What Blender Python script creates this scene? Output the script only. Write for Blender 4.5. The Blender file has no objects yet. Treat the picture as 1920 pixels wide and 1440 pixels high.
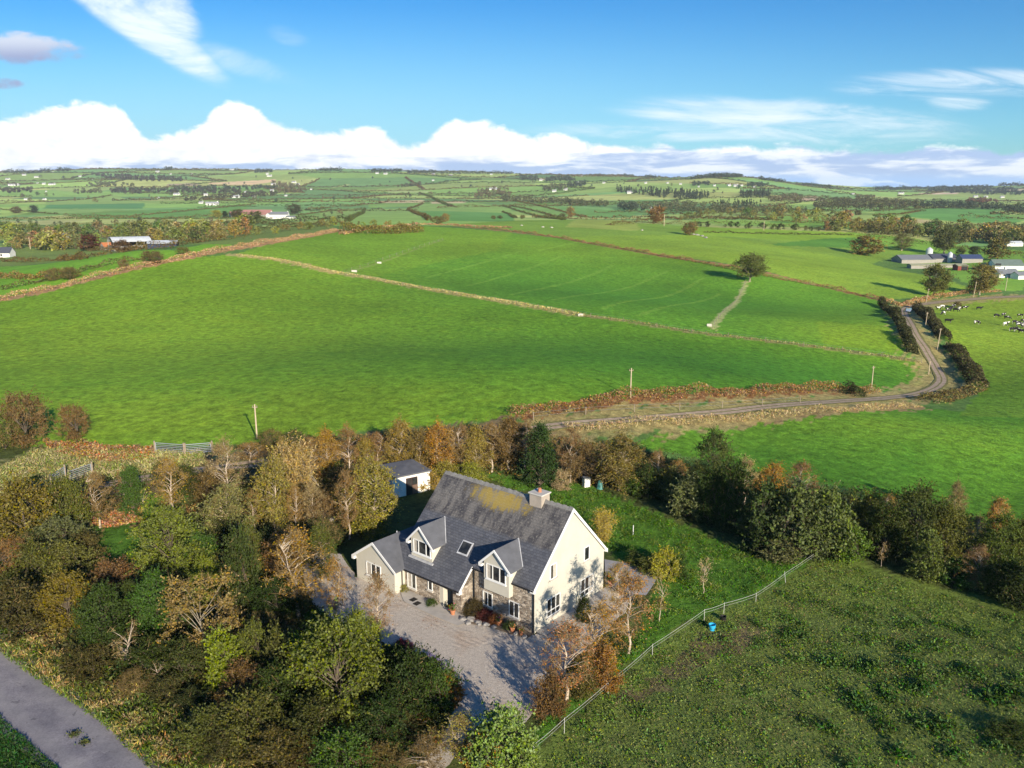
import bpy, bmesh, math, random
import numpy as np
from mathutils import Vector, Matrix
C = bpy.context
SC = C.scene
R = math.radians
# ------------------------------------------------------------------ camera
CAM_H = 31.0
FPX = 1500.0                 # focal length in pixels of the 1920 px wide photograph
HOR = 385.0                  # eye level row
PITCH = math.atan((720 - HOR) / FPX)
cam_d = bpy.data.cameras.new('camera'); cam = bpy.data.objects.new('camera', cam_d)
SC.collection.objects.link(cam); SC.camera = cam
cam.location = (0, 0, CAM_H); cam.rotation_euler = (math.pi / 2 - PITCH, 0, 0)
cam_d.sensor_width = 36.0; cam_d.lens = FPX / 1920 * 36.0
cam_d.clip_start = 0.5; cam_d.clip_end = 60000
# ------------------------------------------------------------------ light
SUN_EL, SUN_AZ = R(18.5), R(155)          # azimuth clockwise from +Y: behind the camera, to the right
sun_d = bpy.data.lights.new('sun', 'SUN'); sun = bpy.data.objects.new('sun', sun_d)
SC.collection.objects.link(sun)
sun_d.energy = 5.0; sun_d.angle = R(0.5); sun_d.color = (1.0, 0.89, 0.72)
sdir = Vector((math.sin(SUN_AZ) * math.cos(SUN_EL), math.cos(SUN_AZ) * math.cos(SUN_EL), math.sin(SUN_EL)))
sun.rotation_euler = sdir.to_track_quat('Z', 'Y').to_euler(); sun.location = (60, -80, 90)
SC.view_settings.view_transform = 'Standard'; SC.view_settings.look = 'None'
SC.view_settings.exposure = 0.72; SC.view_settings.gamma = 1
SC.cycles.max_bounces = 6; SC.cycles.diffuse_bounces = 2; SC.cycles.transparent_max_bounces = 6
SC.cycles.volume_bounces = 0

# ------------------------------------------------------------------ world: sky and clouds by direction
class NT:
    """small node-tree writer"""
    def __init__(s, nt): s.t = nt; s.n = nt.nodes; s.l = nt.links
    def add(s, typ, **kw):
        nd = s.n.new(typ)
        for k, v in kw.items(): setattr(nd, k, v)
        return nd
    def put(s, sock, v):
        if isinstance(v, bpy.types.NodeSocket): s.l.new(v, sock)
        elif v is not None:
            if hasattr(sock.default_value, '__len__') and not hasattr(v, '__len__'): v = [v] * len(sock.default_value)
            if hasattr(sock.default_value, '__len__') and len(sock.default_value) == 4 and len(v) == 3: v = (*v, 1)
            sock.default_value = v
    def math(s, op, a, b=None, c=None, clamp=False):
        nd = s.add('ShaderNodeMath', operation=op); nd.use_clamp = clamp
        for i, v in enumerate((a, b, c)):
            if v is not None: s.put(nd.inputs[i], v)
        return nd.outputs[0]
    def mix(s, f, a, b, mode='MIX'):
        nd = s.add('ShaderNodeMix', data_type='RGBA', blend_type=mode)
        s.put(nd.inputs[0], f); s.put(nd.inputs[6], a); s.put(nd.inputs[7], b)
        return nd.outputs[2]
    def noise(s, vec, scale, detail=3, rough=0.5, dist=0.0, col=False):
        nd = s.add('ShaderNodeTexNoise'); nd.inputs['Scale'].default_value = scale
        nd.inputs['Detail'].default_value = detail; nd.inputs['Roughness'].default_value = rough
        nd.inputs['Distortion'].default_value = dist
        if vec is not None: s.l.new(vec, nd.inputs['Vector'])
        return nd.outputs[1 if col else 0]
    def ramp(s, f, stops, interp='LINEAR'):
        nd = s.add('ShaderNodeValToRGB'); cr = nd.color_ramp; cr.interpolation = interp
        while len(cr.elements) < len(stops): cr.elements.new(0.5)
        for e, (p, c) in zip(cr.elements, stops):
            e.position = p; e.color = (*c, 1) if hasattr(c, '__len__') else (c, c, c, 1)
        s.put(nd.inputs[0], f)
        return nd.outputs[0]
    def smooth(s, x, a, b):
        nd = s.add('ShaderNodeMapRange', interpolation_type='SMOOTHSTEP')
        s.put(nd.inputs[0], x); s.put(nd.inputs[1], a); s.put(nd.inputs[2], b)
        nd.inputs[3].default_value = 0; nd.inputs[4].default_value = 1
        return nd.outputs[0]
    def comb(s, x, y, z):
        nd = s.add('ShaderNodeCombineXYZ')
        for i, v in enumerate((x, y, z)): s.put(nd.inputs[i], v)
        return nd.outputs[0]

world = bpy.data.worlds.new('World'); SC.world = world; world.use_nodes = True
def build_world():
    w = NT(world.node_tree); w.n.clear()
    sky = w.add('ShaderNodeTexSky', sky_type='NISHITA'); sky.sun_disc = False
    sky.sun_elevation = SUN_EL; sky.sun_rotation = SUN_AZ
    sky.altitude = 100; sky.air_density = 1.0; sky.dust_density = 0.4; sky.ozone_density = 2.0
    tc = w.add('ShaderNodeTexCoord'); sep = w.add('ShaderNodeSeparateXYZ'); w.l.new(tc.outputs['Generated'], sep.inputs[0])
    dx, dy, dz = sep.outputs
    ay = w.math('MAXIMUM', w.math('ABSOLUTE', dy), 0.05)
    a = w.math('DIVIDE', dx, ay); e = w.math('DIVIDE', dz, ay)     # bearing and height tangents
    hs = w.add('ShaderNodeHueSaturation'); w.l.new(sky.outputs[0], hs.inputs['Color'])
    hs.inputs['Saturation'].default_value = 1.45; hs.inputs['Value'].default_value = SKYV
    col = w.mix(1.0, hs.outputs[0], (0.42, 0.90, 1.18), 'MULTIPLY')
    # a paler band low down, deeper blue higher up
    col = w.mix(w.math('MULTIPLY', w.smooth(e, 0.25, 0.03), w.smooth(a, 1.0, -0.45)), col, (3.3, 6.5, 7.9))
    # thin high cloud
    v = w.comb(w.math('MULTIPLY', w.math('ADD', a, w.math('MULTIPLY', e, 0.9)), 3.0), w.math('MULTIPLY', e, 9.0), 0.3)
    ci = w.noise(v, 1.6, 10, 0.70, 1.0)
    def blob(ca, ce, ra, re, tilt=0.0):
        x = w.math('SUBTRACT', a, ca); y = w.math('SUBTRACT', e, ce)
        y = w.math('SUBTRACT', y, w.math('MULTIPLY', x, tilt))
        d = w.math('ADD', w.math('POWER', w.math('DIVIDE', w.math('ABSOLUTE', x), ra), 2), w.math('POWER', w.math('DIVIDE', w.math('ABSOLUTE', y), re), 2))
        return w.smooth(d, 1.0, 0.0)
    m1 = w.math('MAXIMUM', blob(-0.435, 0.208, 0.125, 0.038, -0.62), w.math('MULTIPLY', blob(-0.404, 0.216, 0.055, 0.055, -0.3), 0.9))
    m1 = w.math('MAXIMUM', m1, w.math('MULTIPLY', blob(-0.33, 0.166, 0.11, 0.022, -0.28), 0.42))
    m1 = w.math('MAXIMUM', m1, w.math('MULTIPLY', blob(-0.262, 0.195, 0.035, 0.018, -0.2), 0.35))
    m2 = w.math('MAXIMUM', blob(0.345, 0.097, 0.27, 0.034, -0.06), w.math('MULTIPLY', blob(0.54, 0.139, 0.2, 0.024, 0.0), 0.9))
    m2 = w.math('MAXIMUM', m2, w.math('MULTIPLY', blob(0.53, 0.121, 0.055, 0.018, 0.0), 0.8))
    m2 = w.math('MAXIMUM', m2, w.math('MULTIPLY', blob(0.185, 0.086, 0.25, 0.016, 0.0), 0.7))
    v2 = w.comb(w.math('MULTIPLY', a, 5.0), w.math('ADD', w.math('MULTIPLY', e, 34.0), w.math('MULTIPLY', a, 2.0)), 2.3)
    ci2 = w.noise(v2, 1.0, 9, 0.66, 0.9)
    c1 = w.math('MULTIPLY', w.math('MULTIPLY', w.smooth(w.math('ADD', ci, w.math('MULTIPLY', m1, 0.26)), 0.44, 0.98), w.smooth(m1, 0.05, 0.75)), 1.15)
    c2 = w.math('MULTIPLY', w.math('MULTIPLY', w.smooth(w.math('ADD', ci2, w.math('MULTIPLY', m2, 0.18)), 0.46, 0.90), w.smooth(m2, 0.0, 0.8)), 0.85)
    cc = w.math('MINIMUM', w.math('MAXIMUM', c1, c2), 0.88)
    col = w.mix(cc, col, (8.6, 9.3, 9.7))
    # small grey cloud far left
    g = w.math('MAXIMUM', blob(-0.575, 0.180, 0.095, 0.022, -0.03), w.math('MULTIPLY', blob(-0.61, 0.141, 0.045, 0.010, 0.0), 0.8))
    gn = w.noise(w.comb(w.math('MULTIPLY', a, 20), w.math('MULTIPLY', e, 45), 7.0), 1.0, 6, 0.6)
    gm = w.math('MULTIPLY', w.smooth(w.math('ADD', w.math('MULTIPLY', g, 0.75), w.math('MULTIPLY', w.math('SUBTRACT', gn, 0.5), 1.9)), 0.16, 0.75), w.smooth(g, 0.0, 0.25))
    col = w.mix(gm, col, w.mix(w.smooth(e, 0.166, 0.192), (2.9, 3.5, 5.6), (6.0, 6.6, 7.8)))
    # cumulus bank along the horizon
    fc = w.add('ShaderNodeFloatCurve'); cv = fc.mapping.curves[0]
    prof = [(-60, 228), (0, 222), (60, 206), (110, 195), (160, 186), (200, 197), (245, 215), (285, 258), (330, 252), (380, 222), (430, 190), (470, 194), (510, 222), (560, 240),
            (620, 243), (680, 236), (735, 255), (770, 270), (810, 248), (870, 221), (930, 232), (1000, 250), (1060, 252), (1110, 266), (1180, 270), (1300, 274), (1500, 272), (1700, 276), (1760, 272), (1860, 280), (1980, 274)]
    cp_, sp_ = math.cos(PITCH), math.sin(PITCH)
    pts = []
    for px, py in prof:
        U = (720 - py) / FPX; pts.append((((px - 960) / FPX / (cp_ + U * sp_) + 0.75) / 1.5, (U * cp_ - sp_) / (cp_ + U * sp_) / 0.2))
    cv.points[0].location = pts[0]; cv.points[1].location = pts[-1]
    for q in pts[1:-1]: cv.points.new(*q)
    fc.mapping.update()
    w.put(fc.inputs['Value'], w.math('DIVIDE', w.math('ADD', a, 0.75), 1.5, clamp=True))
    top = w.math('MULTIPLY', fc.outputs[0], 0.2)
    n1 = w.noise(w.comb(w.math('MULTIPLY', a, 26), w.math('MULTIPLY', e, 40), 0.0), 1.0, 8, 0.62, 0.4)
    n2 = w.noise(w.comb(w.math('MULTIPLY', a, 9), w.math('MULTIPLY', e, 60), 4.0), 1.0, 6, 0.6, 0.3)
    edge = w.math('SUBTRACT', w.math('ADD', top, w.math('MULTIPLY', w.math('SUBTRACT', n1, 0.5), 0.030)), e)
    cu = w.smooth(edge, -0.001, 0.0075)
    right = w.smooth(a, 0.02, 0.16)
    # bright tops, lavender grey undersides in layers
    shade = w.smooth(w.math('ADD', e, w.math('MULTIPLY', w.math('SUBTRACT', n2, 0.5), 0.05)), w.math('ADD', 0.043, w.math('MULTIPLY', right, 0.016)), w.math('ADD', 0.057, w.math('MULTIPLY', right, 0.017)))
    streak = w.smooth(n2, 0.44, 0.60)
    low = w.mix(streak, (3.6, 5.1, 7.8), (8.4, 9.0, 9.8))
    cub = w.mix(w.smooth(n1, 0.30, 0.60), (8.4, 8.6, 9.0), (10.5, 10.6, 10.3))
    ccol = w.mix(shade, low, cub)
    ccol = w.mix(w.smooth(e, 0.042, 0.028), ccol, w.mix(w.smooth(n2, 0.52, 0.62), (3.0, 5.4, 9.2), (6.5, 8.0, 9.6)))
    col = w.mix(cu, col, ccol)
    bg = w.add('ShaderNodeBackground'); w.l.new(col, bg.inputs[0]); bg.inputs[1].default_value = 0.075
    w.l.new(bg.outputs[0], w.add('ShaderNodeOutputWorld').inputs[0])
SKYV = 0.98
build_world()

# ------------------------------------------------------------------ helpers: pixels of the photograph <-> points on the land
_c, _s = math.cos(PITCH), math.sin(PITCH)
def ray(px, py):
    X = (px - 960) / FPX; U = (720 - py) / FPX
    return np.array([X, _c + U * _s, -_s + U * _c])
def at_depth(px, py, Y):
    d = ray(px, py); return np.array([0, 0, CAM_H]) + d * (Y / d[1])
def project(P):
    P = np.asarray(P, float); y = P[..., 1]; z = P[..., 2] - CAM_H
    d = y * _c - z * _s; u = y * _s + z * _c
    return np.stack([960 + FPX * P[..., 0] / d, 720 - FPX * u / d], -1)

# land heights through surveyed points (column, row, metres ahead), a smooth spline through them all
SURVEY = [
 # near the field's lower edge
 (-300,845,96),(-100,845,96),(100,845,97),(300,835,101),(500,825,104),(700,815,107),(900,800,113),(1050,790,119),
 (1200,780,128),(1400,760,142),(1600,745,160),(1740,715,185),(1920,760,158),(2200,800,140),(1920,850,124),(1700,860,118),(1400,860,113),(1250,840,112),(1920,950,98),(2200,950,98),
 # the big field and the one above it
 (-300,700,150),(0,700,150),(300,700,152),(600,700,153),(900,700,155),(1200,690,168),(1500,690,186),(1700,665,215),
 (-300,590,240),(0,562,270),(250,500,345),(440,478,375),(630,440,470),(400,600,212),(800,600,215),(1100,600,232),(1350,610,255),(1560,640,238),
 (700,510,330),(1000,520,330),(1200,540,320),(1400,530,345),(1660,566,330),(1000,455,480),(830,424,590),(1250,482,440),(1480,525,380),
 # cattle field, farm and the slopes right of the lane
 (1920,580,335),(2200,590,330),(1920,660,240),(1700,500,520),(1500,470,560),(1300,430,680),(1100,425,640),(1900,490,520),(2200,490,540),(1600,440,720),(1500,415,900),(1850,440,820),(2200,440,850),
 # valley to the left and beyond
 (-300,520,420),(0,500,440),(150,470,560),(330,450,640),(0,440,800),(300,425,1000),(0,415,1200),(-300,415,1200),(500,410,1250),(650,405,1150),(850,400,1250),(1100,405,1300),(1300,400,1400),(1700,400,1350),(1900,405,1300),(2200,405,1300),
 (-300,385,2000),(0,385,2000),(400,385,1950),(700,382,2000),(1000,380,2000),(1200,372,2100),(1450,382,1950),(1700,384,2000),(1920,384,2000),(2200,384,2000),
 (-300,350,3600),(0,350,3600),(300,350,3500),(700,352,3300),(1000,350,3400),(1200,350,3000),(1330,352,2700),(1500,362,2700),(1700,371,3200),(1920,370,3400),(2200,370,3400),
 (-300,326,5300),(0,325,5300),(110,323,5200),(200,319,5200),(330,317,5300),(450,321,5300),(520,322,5200),(640,320,5200),(780,324,5200),(900,325,5200),(1050,328,5100),(1150,327,5000),(1230,336,5000),(1290,338,4300),(1350,332,3800),(1400,333,3800),(1460,341,4000),(1530,350,4600),(1600,353,5400),(1700,355,5600),(1800,352,5400),(1880,350,5200),(1960,347,5200),(2200,345,5200),
]
_pts = [at_depth(*q) for q in SURVEY]
for x in (-45, -22, 0, 22, 45):
    for y in (18, 36, 52, 68): _pts.append(np.array([x * (0.6 + y / 90), y, 0.0]))
for x in (-45, -22, 0): _pts.append(np.array([x, 84, 0.0]))
for k in range(-8, 9): _pts.append(np.array([k * 1100, 8800, -60.0])); _pts.append(np.array([k * 0.11 * 12000, 12000, -140.0]))
_pts = np.array(_pts)
def _st(x, y):
    y = np.maximum(y, 6.0)
    return np.stack([np.clip(x / y, -0.95, 0.95) * 2.2, np.log(y)], -1)
def _tps_fit():
    q = _st(_pts[:, 0], _pts[:, 1]); n = len(q)
    d2 = ((q[:, None] - q[None]) ** 2).sum(-1)
    K = 0.5 * d2 * np.log(d2 + 1e-12) + np.eye(n) * 1e-4
    Pm = np.concatenate([np.ones((n, 1)), q], 1)
    A = np.block([[K, Pm], [Pm.T, np.zeros((3, 3))]])
    v = np.concatenate([(_pts[:, 2] - CAM_H) / _pts[:, 1], np.zeros(3)])
    return q, np.linalg.solve(A, v)
_Q, _W = _tps_fit()
# swells of the pasture: sunlit fronts, shaded backs
MOUNDS = [(10, 132, 80, 42, 5.4), (75, 235, 75, 48, 6.0), (-135, 330, 90, 120, 7.0), (150, 420, 90, 70, 4.0), (75, 108, 40, 30, 2.5), (175, 250, 60, 60, 3.0)]
def zfun(x, y):
    x = np.asarray(x, float); y = np.asarray(y, float)
    sh = np.broadcast(x, y).shape; xx = np.broadcast_to(x, sh).ravel(); yy = np.maximum(np.broadcast_to(y, sh).ravel(), 6.0)
    out = np.empty(len(xx))
    for i in range(0, len(xx), 20000):
        q = _st(xx[i:i + 20000], yy[i:i + 20000])
        d2 = ((q[:, None] - _Q[None]) ** 2).sum(-1)
        out[i:i + 20000] = (0.5 * d2 * np.log(d2 + 1e-12)) @ _W[:-3] + _W[-3] + q @ _W[-2:]
    z = CAM_H + out * yy
    r = np.hypot(xx + 3, (yy - 56)); w = np.clip((r - 26) / 22, 0, 1); w = w * w * (3 - 2 * w)
    near = np.where(yy < 22, 0.0, w)
    z = z * near
    for cx, cy, sx, sy, A in MOUNDS: z = z + A * np.exp(-((xx - cx) / sx) ** 2 - ((yy - cy) / sy) ** 2) * near
    # gentle rolls that grow with distance
    k = np.clip((yy - 160) / 900, 0, 1)
    z = z + k * (np.sin(xx / 170 + yy / 260) * 1.2 + np.sin(xx / 90 - yy / 310 + 1.0) * 0.8) + np.clip((yy - 1400) / 2500, 0, 1) * (np.sin(xx / 330 + 0.7) * np.sin(yy / 410) * 9 + np.sin(xx / 190 + yy / 230) * 5)
    return z.reshape(sh) if sh else float(z[0])
_LY = np.exp(np.linspace(math.log(24), math.log(8000), 520))
def at(px, py, z=None):
    """the point of the land seen at a pixel of the photograph"""
    d = ray(px, py)
    if z is not None: t = (z - CAM_H) / d[2]; return np.array([0, 0, CAM_H]) + d * t
    ts = _LY / d[1]; X = d[0] * ts; Z = CAM_H + d[2] * ts
    g = Z - zfun(X, _LY)
    k = np.nonzero(g <= 0)[0]
    if len(k) == 0: k = [int(np.argmin(g[60:]) + 60)]
    i = max(int(k[0]), 1); a, b = g[i - 1], g[i]
    f = min(1.0, max(0.0, a / (a - b) if a != b else 0)); y = _LY[i - 1] + (_LY[i] - _LY[i - 1]) * f
    x = d[0] * y / d[1]
    return np.array([x, y, float(zfun(x, y))])
def atl(pts): return np.array([at(*p) for p in pts])

# ------------------------------------------------------------------ object helpers
COL = SC.collection
RNG = np.random.default_rng(7)
def tag(o, label=None, cat=None, group=None, kind=None):
    if label: o['label'] = label
    if cat: o['category'] = cat
    if group: o['group'] = group
    if kind: o['kind'] = kind
    return o
def mesh_of(name, verts, faces, mats=(), midx=None, smooth=False):
    """verts (N,3); faces: (M,k) array or list of tuples"""
    me = bpy.data.meshes.new(name)
    verts = np.asarray(verts, np.float32)
    if isinstance(faces, np.ndarray):
        m, k = faces.shape
        me.vertices.add(len(verts)); me.vertices.foreach_set('co', verts.ravel())
        me.loops.add(m * k); me.loops.foreach_set('vertex_index', faces.astype(np.int32).ravel())
        me.polygons.add(m); me.polygons.foreach_set('loop_start', np.arange(0, m * k, k, dtype=np.int32))
        me.update(calc_edges=True)
    else:
        me.from_pydata(verts.tolist(), [], faces); me.update()
    for m_ in mats: me.materials.append(m_)
    if midx is not None: me.polygons.foreach_set('material_index', np.asarray(midx, np.int32))
    if smooth: me.polygons.foreach_set('use_smooth', np.ones(len(me.polygons), bool))
    return me
def link(name, data, parent=None, loc=None, rz=None):
    o = bpy.data.objects.new(name, data); COL.objects.link(o)
    if parent is not None: o.parent = parent
    if loc is not None: o.location = loc
    if rz is not None: o.rotation_euler = (0, 0, rz)
    return o
def empty(name, loc, rz=0.0): return link(name, None, None, loc, rz)

# ------------------------------------------------------------------ materials
MATS = {}
def new_mat(name):
    m = bpy.data.materials.new(name); m.use_nodes = True
    n = NT(m.node_tree); n.n.clear(); out = n.add('ShaderNodeOutputMaterial')
    MATS[name] = m
    return m, n, out
def pbr(n, out, col, rough=0.8, spec=0.3, normal=None, metal=0.0):
    b = n.add('ShaderNodeBsdfPrincipled'); n.put(b.inputs['Base Color'], col); n.put(b.inputs['Roughness'], rough)
    b.inputs['Specular IOR Level'].default_value = spec; b.inputs['Metallic'].default_value = metal
    if normal is not None: n.l.new(normal, b.inputs['Normal'])
    n.l.new(b.outputs[0], out.inputs[0]); return b
def bump(n, h, strength=0.5, dist=0.1):
    b = n.add('ShaderNodeBump'); b.inputs['Strength'].default_value = strength; b.inputs['Distance'].default_value = dist
    n.l.new(h, b.inputs['Height']); return b.outputs[0]
def objco(n): return n.add('ShaderNodeTexCoord').outputs['Object']
def mat_plain(name, col, rough=0.7, var=0.25, scale=3.0, spec=0.3, bmp=0.0, metal=0.0):
    m, n, out = new_mat(name); co = objco(n)
    f = n.noise(co, scale, 5, 0.6)
    c = n.mix(1.0, col, n.ramp(f, [(0.25, 1 - var), (0.75, 1 + var)]), 'MULTIPLY')
    pbr(n, out, c, rough, spec, bump(n, n.noise(co, scale * 6, 4), bmp, 0.05) if bmp else None, metal)
    return m
def make_leaf(name, var=0.42, hue=0.035, trans=0.22):
    """leaves take the plant's own colour and differ leaf by leaf"""
    m, n, out = new_mat(name)
    oi = n.add('ShaderNodeObjectInfo'); ge = n.add('ShaderNodeNewGeometry')
    rnd = ge.outputs['Random Per Island']
    h = n.add('ShaderNodeHueSaturation'); n.l.new(oi.outputs['Color'], h.inputs['Color'])
    r2 = n.math('FRACT', n.math('MULTIPLY', rnd, 17.37))
    n.put(h.inputs['Hue'], n.math('ADD', 0.5 - hue * 0.5, n.math('MULTIPLY', r2, hue)))
    n.put(h.inputs['Saturation'], n.math('ADD', 0.75, n.math('MULTIPLY', n.math('FRACT', n.math('MULTIPLY', rnd, 5.7)), 0.5)))
    cl = n.noise(ge.outputs['Position'], 0.55, 3, 0.6)
    val = n.math('MULTIPLY', n.math('ADD', 1 - var, n.math('MULTIPLY', rnd, 2 * var)), n.math('ADD', 0.45, n.math('MULTIPLY', cl, 1.1)))
    n.put(h.inputs['Value'], val)
    d = n.add('ShaderNodeBsdfDiffuse'); n.l.new(h.outputs[0], d.inputs[0])
    t = n.add('ShaderNodeBsdfTranslucent'); n.l.new(h.outputs[0], t.inputs[0])
    x = n.add('ShaderNodeMixShader'); x.inputs[0].default_value = trans
    n.l.new(d.outputs[0], x.inputs[1]); n.l.new(t.outputs[0], x.inputs[2]); n.l.new(x.outputs[0], out.inputs[0])
    return m
M_LEAF = make_leaf('leaf'); M_LEAF2 = make_leaf('hedge_leaf', 0.6, 0.09, 0.2)
M_TWIG = mat_plain('twig', (0.22, 0.15, 0.062), 0.9, 0.3, 1.0)
M_BARK = mat_plain('bark', (0.11, 0.085, 0.06), 0.9, 0.4, 2.0)
M_GREYBARK = mat_plain('grey_bark', (0.27, 0.23, 0.17), 0.9, 0.35, 2.0)
def make_birch():
    m, n, out = new_mat('birch_bark'); co = objco(n)
    mp = n.add('ShaderNodeMapping'); n.l.new(co, mp.inputs[0]); mp.inputs['Scale'].default_value = (3, 3, 1.6)
    f = n.noise(mp.outputs[0], 2.2, 6, 0.7)
    pbr(n, out, n.ramp(f, [(0.30, (0.10, 0.07, 0.05)), (0.42, (0.38, 0.30, 0.22)), (0.7, (0.56, 0.47, 0.36))]), 0.8)
    return m
M_BIRCH = make_birch()
def make_ground():
    m, n, out = new_mat('land'); co = objco(n)
    at_ = n.add('ShaderNodeAttribute'); at_.attribute_name = 'Col'
    mo = n.add('ShaderNodeAttribute'); mo.attribute_name = 'mott'
    mott = mo.outputs['Fac']
    mp = n.add('ShaderNodeMapping'); n.l.new(co, mp.inputs[0]); mp.inputs['Scale'].default_value = (0.85, 0.75, 1.0)
    mp.inputs['Rotation'].default_value = (0, 0, 0.25)
    big = n.noise(co, 0.02, 4, 0.55)
    tus = n.noise(mp.outputs[0], 0.85, 8, 0.76, 0.2)
    fine = n.noise(co, 3.2, 5, 0.7)
    k1 = n.ramp(big, [(0.3, 0.80), (0.5, 1.0), (0.7, 1.16)])
    k2 = n.ramp(tus, [(0.31, 0.34), (0.48, 0.95), (0.65, 1.55)])
    k3 = n.ramp(fine, [(0.25, 0.62), (0.75, 1.36)])
    c = n.mix(1.0, at_.outputs['Color'], k1, 'MULTIPLY')
    c = n.mix(n.math('MULTIPLY', mott, 0.85), c, n.mix(1.0, c, k2, 'MULTIPLY'))
    c = n.mix(n.math('MULTIPLY', mott, 0.9), c, n.mix(1.0, c, k3, 'MULTIPLY'))
    # yellower and bluer grass in drifts
    dr = n.noise(co, 0.16, 5, 0.6, 0.8)
    c = n.mix(n.math('MULTIPLY', n.smooth(dr, 0.52, 0.72), 0.45), c, n.mix(1.0, c, (1.30, 1.08, 0.9), 'MULTIPLY'))
    c = n.mix(n.math('MULTIPLY', n.smooth(dr, 0.48, 0.30), 0.45), c, n.mix(1.0, c, (0.66, 0.86, 0.95), 'MULTIPLY'))
    hgt = n.math('ADD', n.math('MULTIPLY', tus, 0.7), n.math('MULTIPLY', fine, 0.3))
    b = n.add('ShaderNodeBump'); b.inputs['Distance'].default_value = 0.60; n.l.new(hgt, b.inputs['Height'])
    n.put(b.inputs['Strength'], n.math('MULTIPLY', mott, 1.0, clamp=True))
    pbr(n, out, c, 0.95, 0.1, b.outputs[0])
    return m
M_LAND = make_ground()

# ------------------------------------------------------------------ the land: one sheet to the skyline
NS, NR = 680, 860
_sv = np.linspace(-0.95, 0.95, NS); _yv = np.exp(np.linspace(math.log(9.0), math.log(11500.0), NR))
GX = (_sv[None, :] * (_yv[:, None] + 14)).astype(float); GY = np.repeat(_yv[:, None], NS, 1)
GZ = zfun(GX, GY)
GS = (GX / GY).ravel(); GT = np.log(GY).ravel()
COLA = np.zeros((NS * NR, 3)); MOTT = np.ones(NS * NR)
# irregular edges: wobble the test point a little
def _coh(k):
    x, y = GX.ravel(), GY.ravel()
    return np.sin(x * 1.1 + k + 1.7 * np.sin(y * 0.7)) + 0.8 * np.sin(x * 2.9 - y * 1.9 + k) + 0.6 * np.sin(y * 3.7 + x * 0.6 + 2 * k) + RNG.normal(0, 0.35, NS * NR)
_wob = np.stack([_coh(0.3), _coh(2.1)])
def inside(poly, s, t):
    n = len(poly); r = np.zeros(len(s), bool); j = n - 1
    for i in range(n):
        xi, yi = poly[i]; xj, yj = poly[j]
        if yi != yj:
            r ^= ((yi > t) != (yj > t)) & (s < (xj - xi) * (t - yi) / (yj - yi) + xi)
        j = i
    return r
def paint(px, col, mott=1.0, wob=0.0012, mixf=1.0):
    w = atl(px); poly = np.stack([w[:, 0] / w[:, 1], np.log(w[:, 1])], -1)
    lo, hi = poly.min(0) - 0.02, poly.max(0) + 0.02
    k = np.nonzero((GS > lo[0]) & (GS < hi[0]) & (GT > lo[1]) & (GT < hi[1]))[0]
    ins = k[inside(poly, GS[k] + _wob[0, k] * wob, GT[k] + _wob[1, k] * wob * 1.3)]
    COLA[ins] = COLA[ins] * (1 - mixf) + np.array(col) * mixf; MOTT[ins] = mott
    return poly
def paint_line(px, width, col, mott=1.0, mixf=1.0):
    """a strip of ground along a traced line, width in metres"""
    w = atl(px); x, y = GX.ravel(), GY.ravel()
    for a, b in zip(w[:-1], w[1:]):
        lo = np.minimum(a, b)[:2] - width; hi = np.maximum(a, b)[:2] + width
        k = np.nonzero((x > lo[0]) & (x < hi[0]) & (y > lo[1]) & (y < hi[1]))[0]
        if not len(k): continue
        d = (b - a)[:2]; L2 = max(d @ d, 1e-6)
        t = np.clip(((x[k] - a[0]) * d[0] + (y[k] - a[1]) * d[1]) / L2, 0, 1)
        ds = np.hypot(x[k] - a[0] - t * d[0], y[k] - a[1] - t * d[1]) + _wob[0, k] * width * 0.12
        i = k[ds < width / 2]; COLA[i] = COLA[i] * (1 - mixf) + np.array(col) * mixf; MOTT[i] = mott

# --- far patchwork of fields: jittered rows of plots
FIELDS = []
def patchwork():
    g = np.random.default_rng(21)
    pal = [(0.13, 0.25, 0.055), (0.17, 0.29, 0.065), (0.10, 0.21, 0.06), (0.21, 0.32, 0.08), (0.12, 0.23, 0.05), (0.09, 0.19, 0.06), (0.26, 0.33, 0.10), (0.15, 0.25, 0.06), (0.11, 0.24, 0.07), (0.18, 0.27, 0.07)]
    rows = [620]
    while rows[-1] < 7200: rows.append(rows[-1] + 120 + rows[-1] * 0.060)
    nx = 40
    V = {}
    for j, y in enumerate(rows):
        wdt = 200 + y * 0.075
        for i in range(-nx, nx + 1):
            jx = g.normal(0, 0.17) * wdt; jy = g.normal(0, 0.22) * (120 + y * 0.06)
            V[i, j] = np.array([(i + 0.37 * (j % 3)) * wdt + jx + y * 0.10, y + jy + i * wdt * 0.08])
    for j in range(len(rows) - 1):
        for i in range(-nx, nx):
            q = [V[i, j], V[i + 1, j], V[i + 1, j + 1], V[i, j + 1]]
            c = np.mean(q, 0)
            if abs(c[0] / c[1]) > 0.9: continue
            FIELDS.append((q, (i, j)))
            poly = [(p[0] / p[1], math.log(p[1])) for p in q]
            pl = np.array(poly); lo, hi = pl.min(0), pl.max(0)
            k = np.nonzero((GS > lo[0]) & (GS < hi[0]) & (GT > lo[1]) & (GT < hi[1]))[0]
            ins = k[inside(poly, GS[k], GT[k])]
            COLA[ins] = np.array(pal[g.integers(len(pal))]) * g.uniform(1.3, 2.1) * np.array([1.18, 1.0, 1.0]); MOTT[ins] = 0.35
    return V, rows
COLA[:] = (0.12, 0.22, 0.05); MOTT[:] = np.where(GY.ravel() > 700, 0.35, 1.0)
PW, PROWS = patchwork()
GREEN = (0.165, 0.325, 0.022); DGREEN = (0.100, 0.225, 0.026); PALE = (0.31, 0.42, 0.10); TAN = (0.52, 0.40, 0.22); STRAW = (0.36, 0.30, 0.13)
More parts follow.
